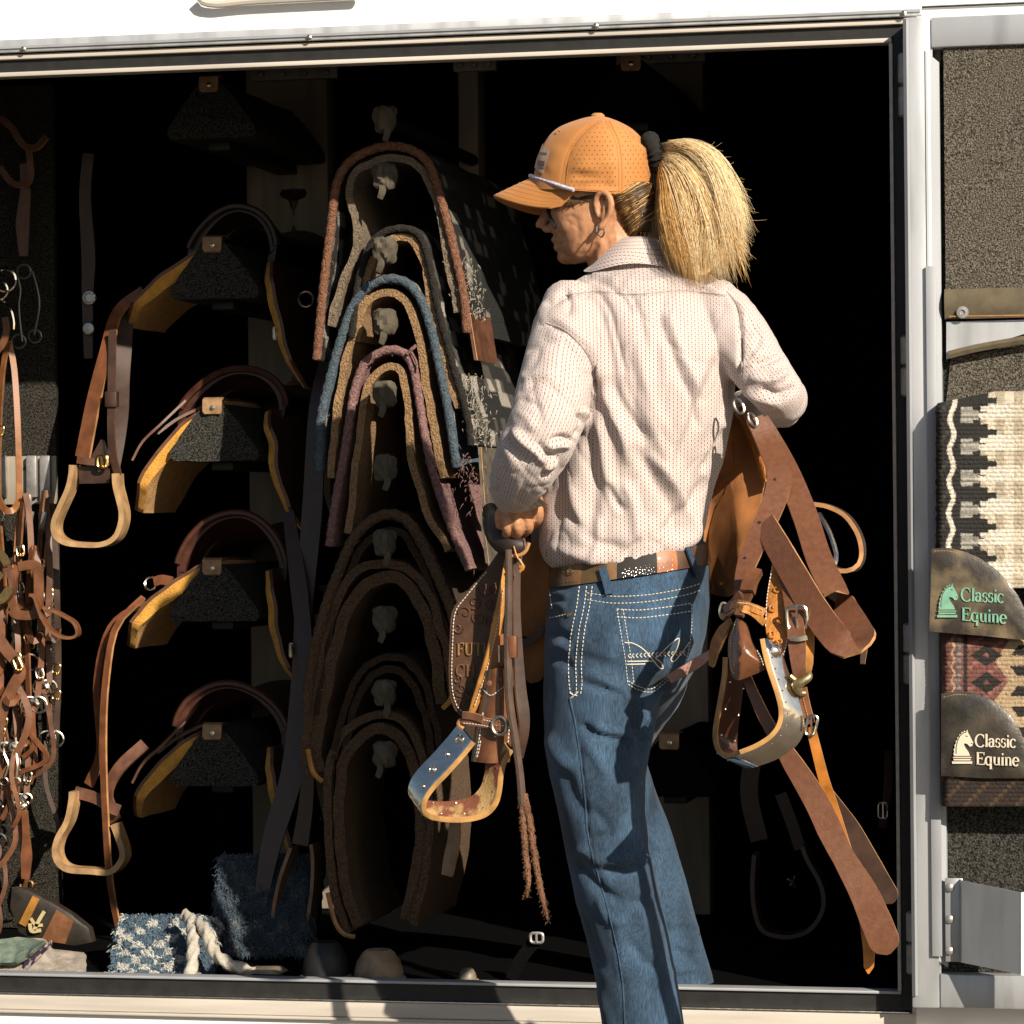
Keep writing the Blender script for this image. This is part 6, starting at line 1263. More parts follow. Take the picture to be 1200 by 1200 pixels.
b = MB(); b.strap(WP([(886, 668), (880, 680), (876, 694)], YRs), .018, .012, (-.2, -1, .1), n=10); b.build('keeper', l_wrap, SAD)
latigo([(784, 796, YW-.105), (800, 787, YW-.10), (818, 776, YW-.09), (834, 764, YW-.07)], [.012, .014, .014, .008], name='cinch_end', mats=[leather('pink_leather', (.34, .17, .135)), l_red], n=12, nrm=(-.2, -1, -.3))
b = MB(); dirstrap(b, WP([(948, 590), (972, 594), (993, 606), (1007, 628), (1010, 650), (1003, 665), (988, 669), (972, 664)], YRt+.10), .035, .006, n=30, me=1); b.build('breast_strap', [l_dark, l_edge], SAD)
b = MB(); b.tube(WP([(960, 602), (972, 624), (980, 650), (978, 662)], YRt+.09), .0035, n=12, k=6); b.build('hook', m_nickel, SAD)

W = W_flat

# ------------------------------------------------------------------ saddle pads hung on the open door
vc_yarn = VC('woven_yarn', bump=.7, bs=500, bstr=.002)
def yarn_pad(label, px0, py0, py1, Y, fn, bot_dark=None, seed=0, top_curve=0):
    root = thing('saddle_pad', label, 'saddle pad', tuple(W(1150, (py0+py1)/2, Y)), 'pads hung on the open door')
    xs = np.arange(px0, 1262, .8); ys = np.arange(py0, py1, .8); P = np.zeros((len(ys), len(xs), 3)); C = np.zeros((len(ys), len(xs), 3))
    for i, y in enumerate(ys):
        for j, x in enumerate(xs):
            xx = x+(1.6*noise.noise((y*.15, seed, 1)) if j < 3 else 0); yy = y+top_curve*max(0, 1-(x-px0)/70)*(1-(y-py0)/(py1-py0))
            row = yy/5.0; off = .5*(int(row) % 2); col = xx/7.5+off
            rel = .0016*abs(math.sin(math.pi*row))**.6*(.65+.35*abs(math.sin(math.pi*col))**.5)+.0006*noise.noise((x*.3, y*.3, seed))
            edge = max(0, 1-(x-px0)/9); tp_ = max(0, 1-(y-py0)/14)
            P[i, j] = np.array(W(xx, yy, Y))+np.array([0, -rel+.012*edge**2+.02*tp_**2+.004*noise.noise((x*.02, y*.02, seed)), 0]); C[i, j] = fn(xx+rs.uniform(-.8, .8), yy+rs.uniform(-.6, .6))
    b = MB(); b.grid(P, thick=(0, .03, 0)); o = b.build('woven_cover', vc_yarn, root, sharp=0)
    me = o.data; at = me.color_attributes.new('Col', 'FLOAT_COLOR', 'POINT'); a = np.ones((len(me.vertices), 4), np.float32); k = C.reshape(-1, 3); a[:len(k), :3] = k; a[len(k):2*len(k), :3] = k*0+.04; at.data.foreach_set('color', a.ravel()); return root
BLK, CRM, BEI, GRY, WHT = (.018, .017, .015), (.62, .55, .43), (.42, .36, .27), (.38, .36, .32), (.68, .64, .55)
def pat1(x, y):
    t = ((y-463) % 37.0)/37.0; wl = 1116+2.5*math.sin((y-463)/37*2*math.pi)+ (y-463)*-.012
    if abs(x-wl) < 3.0: return WHT
    if x < wl: return BLK if (int(y/5)+int(x/4)) % 7 else (.05, .045, .035)
    if .38 < t < .88 and 1126 < x < (1140 if (t < .48 or t > .78) else 1147): return GRY if int(y/2.5) % 3 else (.2, .19, .17)
    b = 1168 if .08 < t < .27 else (1158 if t < .36 or t > .92 else 1149 if t < .52 else 1156 if t < .62 else 1149)
    if .56 < t < .72 and 1147 < x < 1159: return WHT
    if x < b: return BLK
    if t > .75 or t < .25: return CRM if int(x/11) % 2 else BEI
    return WHT if int(x/22) % 3 else CRM
def pat2(x, y):
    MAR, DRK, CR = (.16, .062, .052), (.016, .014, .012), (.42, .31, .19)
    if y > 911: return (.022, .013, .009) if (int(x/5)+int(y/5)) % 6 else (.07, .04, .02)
    if abs(x-1117-1.5*math.sin(y*.4)) < 1.4: return CR
    if abs(x-1124) < 2.2: return (.24, .22, .2) if int(y/4) % 2 else (.12, .1, .1)
    if abs(x-1131.5) < 2.2: return DRK
    u = abs(x-1156); w_ = abs(((y-752) % 32)-16)
    if u+w_*1.5 < 19 and not u+w_*1.3 < 4: return DRK
    if x > 1182-(abs(((y-775) % 46)-23))*.7 and x < 1196-(abs(((y-775) % 46)-23))*.7: return CR
    if x > 1196-(abs(((y-775) % 46)-23))*.7: return DRK if int(y/12) % 2 else CR
    return MAR if (int(x/6)+int(y/5)) % 5 else (.26, .12, .10)
pd1 = yarn_pad('black and cream woven saddle pad with green lettering, upper one on the door', 1096, 458, 690, -.112, pat1, seed=1, top_curve=14)
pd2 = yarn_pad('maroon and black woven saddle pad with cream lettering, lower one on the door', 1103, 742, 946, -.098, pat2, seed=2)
m_pl = leather('worn_black_leather', (.19, .145, .085), rough=.5, vcol=(.035, .03, .024), vs=22, vramp=(.42, .68), bump=.35, bs=240, coat=.2)
m_pl2 = leather('black_leather', (.085, .072, .05), rough=.4, vcol=(.022, .02, .017), vs=26, vramp=(.4, .8), bump=.3, bs=240, coat=.3)
m_green = M('green_print', (.13, .33, .23), .6, vcol=(.20, .42, .30), vs=60); m_cream = M('cream_print', (.68, .60, .47), .6, var=.1)
KN = [(.03, 0), (.97, 0), (.97, .07), (.90, .10), (.90, .15), (.95, .17), (.86, .24), (.80, .34), (.66, .46), (.58, .56), (.62, .60), (.74, .58), (.86, .50), (.97, .52), (1.02, .62), (.92, .74), (.84, .84), (.78, .90), (.74, 1.0), (.68, .93), (.60, .97), (.57, .92), (.48, .93), (.46, .87), (.37, .86), (.36, .80), (.28, .77), (.28, .71), (.20, .66), (.21, .60), (.14, .54), (.16, .48), (.10, .41), (.13, .36), (.09, .28), (.13, .24), (.06, .17), (.10, .15), (.10, .10), (.03, .07)]
def knight(parent, px, py, w, h, Y, mat, mat2):
    b = MB(); b.slab([W(px+x*w, py-z*h, Y) for x, z in KN], (0, .0012, 0)); o = b.build('knight_emblem', mat, parent)
    b = MB()
    for z in (.085, .16, .22): b.tube(WP([(px+.06*w, py-z*h), (px+.94*w, py-z*h)], Y-.0004), .0006, n=2, k=4)
    for x, z, x2, z2 in ((.70, .93, .56, .90), (.56, .90, .40, .82), (.40, .82, .28, .66), (.28, .66, .22, .48), (.22, .48, .22, .30), (.66, .82, .76, .80)): b.tube(WP([(px+x*w, py-z*h), (px+x2*w, py-z2*h)], Y-.0004), .0006, n=2, k=4)
    b.tube(WP([(px+.92*w, py-.60*h), (px+.98*w, py-.60*h)], Y-.0004), .0006, n=2, k=4); b.build('emblem_line', mat2, o)
def corner(root, pts, Y, mat, ymul=1):
    L = catmull([(x, y, 0) for x, y in pts]+[(*pts[0], 0)], 120)[:-1, :2] if False else np.array([(x, y) for x, y in pts], float); b = MB()
    o = plate('corner_leather', [tuple(p) for p in pts], Y, mat, .006, parent=root); return o
def plate_straight(name, pts, Y, mat, parent, th=.006):
    "outline kept as drawn; face subdivided so it can bulge"
    b = MB(); c = np.mean(np.array(pts), axis=0); D = []
    for i in range(len(pts)):
        a, d = np.array(pts[i], float), np.array(pts[(i+1) % len(pts)], float); m_ = max(2, int(np.linalg.norm(d-a)/6)); D += [a+(d-a)*t for t in np.linspace(0, 1, m_, endpoint=False)]
    D = np.array(D); rg = [[np.array(W(*(c+(p-c)*k), Y-.004*(1-k**4)+.0012*noise.noise((p[0]*.05*k, p[1]*.05*k, 3)))) for p in D] for k in (.05, .3, .55, .8, .95, 1)]
    b.loft(rg, cap=False); k = len(D); b.f.append(tuple(range(k-1, -1, -1))); b.m.append(0); base = (len(rg)-1)*k; b.add([p+np.array([0, th, 0]) for p in rg[-1]], []); nb = len(rg)*k
    for i in range(k): b.f.append((base+i, base+(i+1) % k, nb+(i+1) % k, nb+i)); b.m.append(0)
    return b.build(name, mat, parent, sharp=50)
arc1 = [(1092, 643), (1112, 642), (1132, 647), (1150, 655), (1168, 668), (1182, 683), (1193, 698), (1201, 714), (1207, 732), (1210, 751), (1150, 745), (1089, 740)]
c1_ = plate_straight('corner_leather', arc1, -.119, m_pl, pd1); stitch_line(c1_, [(1095, 646), (1112, 646), (1131, 651), (1149, 659), (1166, 672), (1180, 687), (1190, 701), (1198, 717), (1204, 736)], -.1195, r=.0009, step=3.6, mat=l_edge)
lettering('Classic', 1126, 704, 21.5, -.1245, m_green, c1_, (1, .045), sx=.86, gap=-.015, wmul=1.08); lettering('Equine', 1126.5, 727, 21.5, -.1245, m_green, c1_, (1, .07), sx=.86, gap=-.01, wmul=1.08); knight(c1_, 1097.5, 723.5, 25, 40, -.1250, m_green, m_pl)
arc2 = [(1103, 813), (1122, 810), (1142, 812), (1160, 819), (1175, 829), (1187, 842), (1196, 857), (1202, 874), (1206, 912), (1150, 912), (1103, 909)]
c2_ = plate_straight('corner_leather', arc2, -.106, m_pl2, pd2); stitch_line(c2_, [(1106, 817), (1122, 814), (1141, 816), (1158, 823), (1172, 833), (1184, 846), (1192, 860), (1198, 876)], -.1065, r=.0009, step=3.6, mat=l_edge)
lettering('Classic', 1142.5, 875, 20.5, -.1115, m_cream, c2_, (1, .02), sx=.86, gap=-.015, wmul=1.08); lettering('Equine', 1143.5, 896, 20.5, -.1115, m_cream, c2_, (1, .03), sx=.86, gap=-.01, wmul=1.08); knight(c2_, 1115, 895, 25, 40, -.1120, m_cream, m_pl2)

# ------------------------------------------------------------------ bridles on the hook bar
YBr = YC-.07
l_bedge = leather('bridle_edge', (.22, .10, .045), coat=0)
l_br = [l_strap, l_red, l_brown, leather('honey_bridle', (.33, .13, .042)), l_dark]
def ring_at(b, px, py, Y, r, th=.002, sx=1., mi=0, yaw=.2):
    c = np.array(W(px, py, Y)); b.tube([c+r*np.array([sx*math.cos(q), yaw*math.cos(q), math.sin(q)]) for q in np.linspace(0, 2*math.pi, 20)], th, n=0, k=6, mi=mi)
def bridle(label, px, py, bot, wd_, Y, m1, seed, bit='ring', reins=1, nb=True, w=.0105):
    q = random.Random(seed); root = thing('bridle', label, 'bridle', tuple(W(px, py, Y)), 'bridles hanging on the hook bar'); wd_ *= .75
    b = MB(); h = bot-py
    for s_ in (-1, 1):
        yy = Y+q.uniform(-.02, .02); x1 = px+s_*wd_
        b.strap([W(px, py, yy), W(px+s_*wd_*.6, py+h*.12, yy), W(x1, py+h*.4, yy-.01*s_), W(x1+q.uniform(-4, 4), py+h*.7, yy), W(px+s_*wd_*.7+q.uniform(-4, 4), bot, yy)], w, .004, (s_*q.uniform(.2, .9), -1, 0), n=26, me=1)
    b.build('headstall', [m1, l_bedge], root)
    if nb:
        b = MB(); yn = py+h*q.uniform(.55, .7); b.strap([W(px-wd_*1.1, yn-4, Y), W(px-wd_*.4, yn+10, Y-.03), W(px+wd_*.5, yn+11, Y-.03), W(px+wd_*1.2, yn-2, Y)], w*1.1, .005, (0, -1, 0), n=18, me=1); b.build('noseband', [m1, l_bedge], root)
    for k in range(4):
        s_ = q.choice((-1, 1)); yb = py+h*q.uniform(.3, .95); buckle(root, px+s_*wd_*.9, yb, Y-.012, .014, .017, q.choice((m_nickel, m_brass)), .0015, q.uniform(-.3, .3))
    b = MB(); yb = bot
    for s_ in (-1, 1):
        ring_at(b, px+s_*wd_*.7, yb+6, Y-.01, .014 if bit == 'ring' else .009, .0022, yaw=q.uniform(.1, .6))
        if bit == 'shank': b.tube([W(px+s_*wd_*.7, yb-6, Y-.01), W(px+s_*wd_*.8, yb+12, Y-.01), W(px+s_*wd_*.6+3, yb+26, Y-.012), W(px+s_*wd_*.8, yb+42, Y-.012)], .0028, n=14, k=6); ring_at(b, px+s_*wd_*.8, yb+46, Y-.012, .007, .0016)
    b.tube([W(px-wd_*.7, yb+6, Y-.01), W(px, yb+2, Y-.01), W(px+wd_*.7, yb+6, Y-.01)], .004, n=8, k=6)
    if bit == 'chain':
        for k in range(9): ring_at(b, px-wd_*.6+k*wd_*.15, yb+12+4*math.sin(k*.4), Y-.014, .0045, .0011, yaw=(k % 2)*.8)
    b.build('bit', m_nickel, root)
    for k in range(reins):
        b = MB(); x0 = px+q.uniform(-1, 1)*wd_; l = q.uniform(60, 150); b.strap([W(x0, yb+8, Y-.01), W(x0+q.uniform(-10, 10), yb+l*.4, Y-.015), W(x0+q.uniform(-14, 14), yb+l*.8, Y-.01), W(x0+q.uniform(-18, 18), yb+l, Y)], w*.75, .004, (q.uniform(-.6, .6), -1, 0), n=22, me=1); b.build('rein', [m1, l_bedge], root)
    return root
BR = [('bridle with a wide honey-coloured headstall loop, tallest on the hook bar', 10, 400, 690, 15, YBr, 3, 11, 'shank', 1), ('russet bridle with a chain bit hanging left of the honey headstall', -6, 640, 850, 11, YBr-.03, 1, 12, 'chain', 2),
      ('brown bridle on the middle hook with narrow cheek straps', 30, 578, 770, 9, YBr-.01, 0, 13, 'ring', 2), ('dark brown bridle on the right hook, partly in shadow', 52, 575, 800, 8, YBr+.01, 2, 14, 'ring', 1), ('bridle with silver shank bit low in the tangle of straps', 12, 690, 870, 12, YBr-.05, 0, 15, 'shank', 1),
      ('russet bridle with brass buckles beside the leather loop', 40, 640, 820, 10, YBr-.035, 1, 16, 'ring', 2), ('black bridle hanging in shade behind the brown ones', 60, 590, 860, 9, YBr+.02, 4, 17, 'ring', 1), ('brown bridle whose rein ends near the striped collar', 26, 760, 930, 10, YBr-.02, 0, 18, 'chain', 2), ('dark bridle at the left frame edge with hanging rings', -8, 720, 980, 12, YBr+.01, 2, 19, 'ring', 2)]
for lb, px, py, bt, wd_, Y, mi_, sd, bit, rn in BR: bridle(lb, px, py, bt, wd_, Y, l_br[mi_], sd, bit, rn)
# single pieces that stand out of the tangle
t_ = thing('leather_loop', 'brown leather loop hanging flat among the bridles', 'strap', tuple(W(32, 690, YBr-.07))); b = MB(); rect = [(22, 664), (40, 662), (45, 672), (45, 708), (40, 720), (20, 720), (14, 714)]; b.strap(WP(rect, YBr-.075), .016, .007, (0, -1, 0), n=40, me=1); b.strap(WP([(22, 664), (16, 676), (13, 700), (20, 720)], YBr-.073), .014, .007, (0, -1, 0), n=14, me=1); b.build('loop', [l_strap, l_bedge], t_)
t_ = thing('noseband', 'curved brown noseband sticking out right of the bridles', 'strap', tuple(W(66, 720, YBr-.08))); b = MB(); dirstrap(b, WP([(36, 697), (42, 700), (48, 718), (58, 736), (72, 746), (86, 747), (92, 742), (88, 730), (76, 722), (64, 716), (52, 712)], YBr-.09), .018, .005, n=40, me=1); o = b.build('band', [l_red, l_bedge], t_)
t_ = thing('show_halter', 'dark noseband with pale studded plates at the left frame edge', 'halter', tuple(W(4, 690, YBr-.08))); b = MB(); dirstrap(b, WP([(-14, 650), (4, 660), (14, 676), (15, 694), (6, 706), (-10, 712)], YBr-.08), .03, .006, n=24); b.build('band', l_brown, t_); b = MB(); b.strap(WP([(-6, 646), (2, 650), (9, 662)], YBr-.1), .014, .004, (0, -1, 0), n=6); b.strap(WP([(-8, 704), (2, 702), (12, 690)], YBr-.1), .016, .004, (0, -1, 0), n=8); b.strap(WP([(-4, 672), (2, 678)], YBr-.1), .016, .003, (0, -1, 0), n=4); b.build('plate', m_brass, t_)
t_ = thing('bosal', 'leather loop with a brass-lit tongue below the noseband', 'strap', tuple(W(10, 790, YBr-.06))); b = MB(); b.strap(WP([(-8, 738), (8, 762), (20, 776), (24, 790), (18, 800), (4, 830), (-6, 870)], YBr-.07), .02, .005, (.2, -1, 0), n=26, me=1); b.strap(WP([(18, 800), (30, 822), (34, 842), (26, 870), (10, 900), (-6, 915)], YBr-.06), .012, .004, (.4, -1, 0), n=26, me=1); b.build('strap', [l_strap, l_bedge], t_); buckle(t_, 21, 778, YBr-.08, .012, .024, m_brass, .002, .4)
t_ = thing('curb_strap', 'short strap with a gold horseshoe-shaped end above the striped collar', 'strap', tuple(W(32, 1000, YBr-.04))); b = MB(); b.strap(WP([(29, 950), (31, 985), (31, 1005), (30, 1030)], YBr-.05), [.011, .012, .02, .014], .005, (0, -1, 0), n=14, me=1); b.build('strap', [l_red, l_bedge], t_); b = MB(); b.tube(WP([(24, 1036), (25, 1041), (31, 1043), (37, 1041), (38, 1034), (34, 1033)], YBr-.055), .0034, n=20, k=8); b.tube(WP([(36, 1035), (46, 1036), (54, 1034)], YBr-.05), .0022, n=6, k=5); b.build('snap', m_brass, t_)
t_ = thing('rein', 'thin brown rein curling down at the left frame edge', 'rein', tuple(W(8, 980, YBr))); b = MB(); b.strap(WP([(-4, 880), (8, 920), (16, 960), (18, 985), (8, 1005), (-4, 1018)], YBr-.04), .009, .004, (.3, -1, 0), n=30, me=1); b.build('strap', [l_strap, l_bedge], t_)
# dim gear on the wall above
def dim(name, label, cat, px, py, f, group=None):
    t = thing(name, label, cat, tuple(W(px, py, .5)), group); f(t); return t
def g1(t):
    b = MB(); b.strap(WP([(0, 138), (14, 150), (20, 160), (30, 172), (44, 172), (54, 160)], .60), .012, .005, (0, -1, .2), n=20, me=1); b.strap(WP([(34, 175), (36, 205), (30, 216), (14, 214), (0, 196)], .60), .011, .005, (0, -1, .2), n=20, me=1); b.strap(WP([(28, 192), (30, 225), (27, 260), (28, 300)], .61), [.014, .02, .026, .016], .004, (0, -1, 0), n=16); b.build('strap', [l_brown, l_edge], t)
    b = MB(); ring_at(b, 28, 318, .60, .012); b.tube(WP([(20, 322), (24, 340), (22, 360), (26, 400)], .60), .0022, n=10, k=5); b.tube(WP([(38, 318), (44, 340), (46, 360), (40, 392)], .60), .0022, n=10, k=5); ring_at(b, 22, 400, .60, .012); ring_at(b, 41, 394, .60, .011); b.build('bit', M('dull_steel', (.20, .19, .17), .4, metal=.8, var=.3), t)
dim('headstall', 'dim headstall with a tooled drop and ring bit, upper left', 'headstall', 28, 250, g1)
def g2(t):
    b = MB(); b.strap(WP([(104, 180), (100, 230), (104, 300), (103, 350), (104, 420)], .62), [.02, .022, .026, .02, .016], .005, (0, -1, 0), n=24); b.build('strap', l_dark, t)
    mds = M('dim_silver', (.5, .48, .44), .3, metal=.9); MB().lathe([(.012, 0), (.010, .003), (.001, .004)], W(104, 385, .61), k=14).build('concho', mds, t)
    b = MB(); b.lathe([(.013, 0), (.012, .003), (.008, .0035), (.007, .002), (.0005, .002)], W(105, 349, .61), k=18)
    for a in range(8): b.lathe([(.002, 0), (.001, .0016)], np.array(W(105, 349, .607))+.0095*np.array([math.cos(a*.785), 0, math.sin(a*.785)]), k=6)
    b.build('concho', mds, t)
dim('concho_strap', 'dark strap with silver conchos between the headstall and the top saddle', 'strap', 104, 300, g2)
def g3(t):
    b = MB(); ring_at(b, 6, 328, .56, .02, .003, .9); ring_at(b, -2, 340, .55, .016, .0025); b.tube(WP([(2, 352), (12, 362), (16, 376), (16, 386)], .56), .0028, n=14, k=6); b.build('ring', m_chrome, t); b = MB(); b.strap(WP([(6, 372), (8, 386), (4, 402), (-4, 412)], .55), .012, .004, (0, -1, 0), n=10); b.build('strap', l_strap, t)
dim('bit', 'shiny ring bit catching light at the left frame edge', 'bit', 4, 340, g3)
# gear on the wall behind the far right saddle
def g4(t):
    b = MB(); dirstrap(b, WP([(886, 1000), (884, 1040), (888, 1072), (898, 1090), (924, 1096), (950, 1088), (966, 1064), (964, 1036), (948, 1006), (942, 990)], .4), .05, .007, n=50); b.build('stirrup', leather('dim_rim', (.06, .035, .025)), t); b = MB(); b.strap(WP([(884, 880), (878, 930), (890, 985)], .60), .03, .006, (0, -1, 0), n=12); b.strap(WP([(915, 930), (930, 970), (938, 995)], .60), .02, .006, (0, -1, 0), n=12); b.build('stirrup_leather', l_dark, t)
    b = MB(); b.tube(WP([(922, 1030), (928, 1034), (932, 1042)], .4), .0022, n=6, k=5); b.tube(WP([(932, 1026), (929, 1034), (926, 1038)], .4), .0018, n=6, k=5); b.build('buckle', m_nickel, t)
dim('hanging_stirrup', 'unlit stirrup hanging in the dark to the right of the jeans', 'stirrup', 925, 1040, g4)
def g5(t):
    b = MB(); b.strap(WP([(1042, 880), (1040, 930), (1034, 970)], .2), .012, .005, (.4, -1, 0), n=12); b.build('strap', l_dark, t); buckle(t, 1035, 950, .19, .014, .024, m_nickel, .0018)
dim('headstall', 'thin dark strap with a steel buckle beside the right door jamb', 'strap', 1040, 930, g5)
def g6(t):
    buckle(t, 629, 1099, .14, .020, .015, m_steel, .0024); b = MB(); b.strap(WP([(629, 1100), (610, 1125), (600, 1148)], .15), .02, .005, (0, -1, 0), n=10); b.build('strap', m_inner, t)
dim('cinch', 'dark cinch on the floor with a steel ring, left of the jeans', 'cinch', 620, 1120, g6)

# ------------------------------------------------------------------ things on the compartment floor
zfl = zsill-.0195
def fleece_blanket(label, px0, px1, py0, py1, Y0, Y1, seed, tilt_):
    root = thing('fleece_pad', label, 'saddle pad', tuple(W((px0+px1)/2, py1, (Y0+Y1)/2)), 'blue checked fleece pads on the floor')
    nu, nv = 90, 80; P = np.zeros((nv, nu, 3)); C = np.zeros((nv*nu, 3))
    for i in range(nv):
        for j in range(nu):
            u, v = j/(nu-1), i/(nv-1); x = px0+(px1-px0)*u+tilt_*(1-v); y = py0+(py1-py0)*v; Y = Y1+(Y0-Y1)*v**.8
            d = .010*noise.noise((u*7, v*6, seed))+.006*noise.noise((u*20, v*18, seed))+.004*noise.noise((u*50, v*50, seed))
            e = min(u, 1-u, v*1.5)*14; d -= .03*max(0, 1-e)**2
            p = np.array(W(x+2*noise.noise((v*14, seed, u > .5)), y, Y)); P[i, j] = p+np.array([0, -d*.8, d*.5]); chk = (int(u*9+.3*noise.noise((u*8, v*8, 9)))+int(v*9)) % 2
            C[i*nu+j] = (.07, .12, .17) if chk else ((.40, .42, .42) if noise.noise((int(u*9)*3.3, int(v*9)*1.7, seed)) > -.1 else (.05, .08, .12))
    b = MB(); b.grid(P, thick=(0, .03, -.01)); o = b.build('fleece', vc_shag, root, sharp=0); me = o.data; at = me.color_attributes.new('Col', 'FLOAT_COLOR', 'POINT'); a = np.ones((len(me.vertices), 4), np.float32); C *= (.4 if seed == 1 else .9); a[:len(C), :3] = C; a[len(C):2*len(C), :3] = C*.6; at.data.foreach_set('color', a.ravel())  # standing pad: colours and tufts darkened to paint its shade in
    b = MB()
    for k in range(5200):
        i, j = rs.randrange(nv), rs.randrange(nu); p = P[i, j]; d = np.array([rs.gauss(0, .6), -abs(rs.gauss(.6, .3)), rs.gauss(.1, .6)]); l = rs.uniform(.003, .007)
        if i < 3 or j < 3 or j > nu-4: l *= 1.5
        c = C[i*nu+j]; b.tube([p, p+d*l*.6, p+d*l+np.array([0, 0, -.004])], [.0011, .001, .0003], n=3, k=3, mi=(0 if c[0] > .3 else 1) if seed == 2 else 2)
    stuff(b.build('tufts', [M('white_tuft', (.50, .50, .46), .95), M('blue_tuft', (.08, .13, .18), .95), M('shaded_tuft', (.05, .075, .10), .95)], root)); return root
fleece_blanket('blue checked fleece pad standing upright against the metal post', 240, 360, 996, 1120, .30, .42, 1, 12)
fleece_blanket('blue checked fleece pad lying on the floor with sunlit white patches', 122, 240, 1070, 1146, .08, .28, 2, 14)
t_ = thing('cotton_rope', 'thick twisted white rope lying on the blue fleece pad', 'rope', tuple(W(240, 1110, .1))); m_rope = M('cotton_rope', (.50, .46, .39), .95, var=.3, vs=150, bump=.5, bs=300)
b = MB(); rope(b, [W(222, 1146, .05), W(226, 1120, .07), W(226, 1090, .12), W(222, 1076, .16), W(216, 1072, .17)], .0095, .03, 90); rope(b, [W(232, 1082, .13), W(242, 1092, .1), W(250, 1114, .07), W(266, 1128, .05), W(296, 1140, .045)], .0095, .03, 110); b.build('rope', m_rope, t_, sharp=0)
t_ = thing('wool_cloth', 'pale folded saddle cloth with green and purple trim on the sill', 'cloth', tuple(W(45, 1130, .06)))
def cp(p):
    n_ = noise.noise((p.x*30, p.z*40, 1)); return (.42, .36, .31) if n_ > -.15 else (.30, .22, .22)
for k, (pp, col_) in enumerate((([(-20, 1104), (20, 1098), (52, 1100), (62, 1112), (98, 1116), (98, 1138), (40, 1140), (-20, 1138)], (.45, .39, .33)), ([(-20, 1102), (30, 1098), (52, 1102), (40, 1118), (20, 1128), (-20, 1128)], (.22, .30, .23)))):
    L = np.array(pp, float); nu, nv = 40, 16; P = []
    for i in range(nv):
        v = i/(nv-1); r_ = []
        for j in range(nu):
            u = j/(nu-1); top = np.interp(-20+118*u if k == 0 else -20+72*u, [p[0] for p in pp[:5 if k == 0 else 3]], [p[1] for p in pp[:5 if k == 0 else 3]]); bot_ = 1139 if k == 0 else np.interp(u, [0, .5, .75, 1], [1128, 1128, 1118, 1102]); x = -20+(118 if k == 0 else 72)*u; y = top+(bot_-top)*v
            r_.append(np.array(W(x, y, .14-.1*v-.006*k))+np.array([0, -.006*noise.noise((u*8, v*5, k))-.002*k, 0]))
        P.append(r_)
    b = MB(); b.grid(P, thick=(0, .012, -.006)); o = b.build('cloth_fold', M('pale_cloth' if k == 0 else 'sage_cloth', col_, .9, vcol=tuple(c*.55 for c in col_), vs=55, bump=.5, bs=300), t_)
b = MB(); G = [[np.array(W(28+32*u, 1126-24*u+14*v-8*u*v, .055-.01*v)) +np.array([0, -.004*noise.noise((u*6, v*4, 2)), 0]) for u in np.linspace(0, 1, 16)] for v in np.linspace(0, 1, 6)]; b.grid(G, thick=(0, .004, 0)); b.build('trim', M('purple_trim', (.35, .30, .28), .9, vcol=(.035, .015, .045), vs=70, vramp=(.45, .55)), t_)
t_ = thing('striped_collar', 'black pad with orange stripe and pale arrow mark leaning at lower left', 'breast collar', tuple(W(55, 1075, .2)))
sc_ = plate_straight('panel', [(14, 1040), (30, 1042), (58, 1056), (84, 1072), (104, 1088), (108, 1104), (88, 1108), (40, 1102), (22, 1092), (12, 1064)], .20, leather('black_panel', (.03, .024, .018)), t_, .02)
b = MB(); b.slab(WP([(38, 1050), (46, 1054), (30, 1086), (22, 1082)], .193), (0, .004, 0)); b.build('stripe', leather('orange_stripe', (.42, .19, .03)), sc_)
b = MB(); b.slab(WP([(66, 1066), (86, 1080), (76, 1106), (48, 1102)], .1935), (0, .004, 0)); b.build('stripe', leather('rust_stripe', (.20, .085, .035)), sc_)
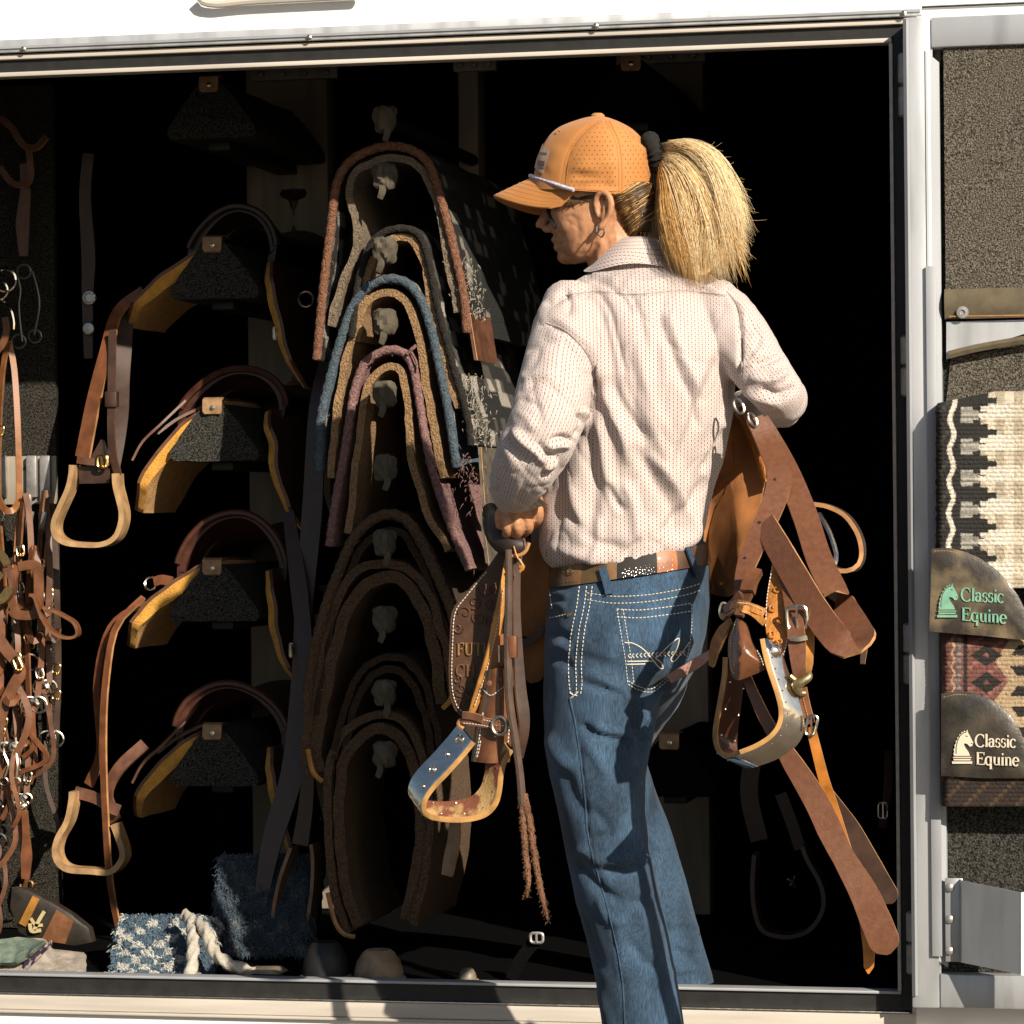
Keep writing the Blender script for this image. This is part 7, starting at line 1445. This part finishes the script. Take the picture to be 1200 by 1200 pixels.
b = MB(); b.strap(WP([(52, 1068), (46, 1078), (40, 1090)], .191), .006, .002, (0, -1, 0), n=6); b.strap(WP([(35, 1082), (37, 1091), (48, 1090)], .191), .006, .002, (0, -1, 0), n=8); b.strap(WP([(36, 1076), (42, 1084), (50, 1084)], .191), .005, .002, (0, -1, 0), n=8); b.build('arrow', M('pale_arrow', (.5, .4, .2), .6), sc_)
def bell(label, px, w_, py0, mat, group=None):
    t = thing('bell_boot', label, 'boot', tuple(W(px, 1147, .12)), group); c = np.array(W(px, 1148, .12)); c[2] = zfl+.001; k = mm(px, .12); hgt = (1148-py0)*k; r_ = w_*k/2; b = MB(); b.lathe([(r_*.98, 0), (r_, hgt*.25), (r_*.9, hgt*.6), (r_*.66, hgt*.9), (r_*.5, hgt), (r_*.42, hgt*.98), (r_*.6, hgt*.7)], c, (0, 0, 1), k=24); o = b.build('shell', mat, t); b = MB(); b.tube([c+np.array([r_*1.02*math.cos(q), r_*1.02*math.sin(q), hgt*.06]) for q in np.linspace(0, 2*math.pi, 26)], .004, n=0, k=6); b.build('rim', l_edge, t); return t
bell('tan bell boot with a curved rim lying on the floor below the pads', 444, 58, 1112, leather('tan_boot', (.36, .25, .16), rough=.7)); bell('black bell boot standing on the floor left of the tan one', 382, 56, 1104, m_rubber); bell('small grey boot on the floor right of the tan bell boot', 548, 22, 1132, leather('grey_boot', (.20, .17, .13)))
t_ = thing('bell_boot', 'grey strap-topped boot between the white rope and the black boot', 'boot', tuple(W(322, 1140, .08))); b = MB(); b.slab(WP([(276, 1141), (290, 1137), (320, 1137), (328, 1142)], .035), (0, .05, 0)); b.build('shell', leather('grey_strap', (.24, .2, .15)), t_)
# hanging leather end behind the silver stirrup
t_ = thing('strap_end', 'pale stitched strap end hanging below the left silver stirrup', 'strap', tuple(W(530, 990, .1))); b = MB(); b.strap([W(534, 955, .1), W(532, 985, .1), W(527, 1010, .1), W(524, 1026, .1)], [.016, .02, .022, .018], .006, (-.3, -1, 0), n=14, me=1); b.build('strap', [leather('pale_strap', (.30, .19, .11)), l_edge], t_)
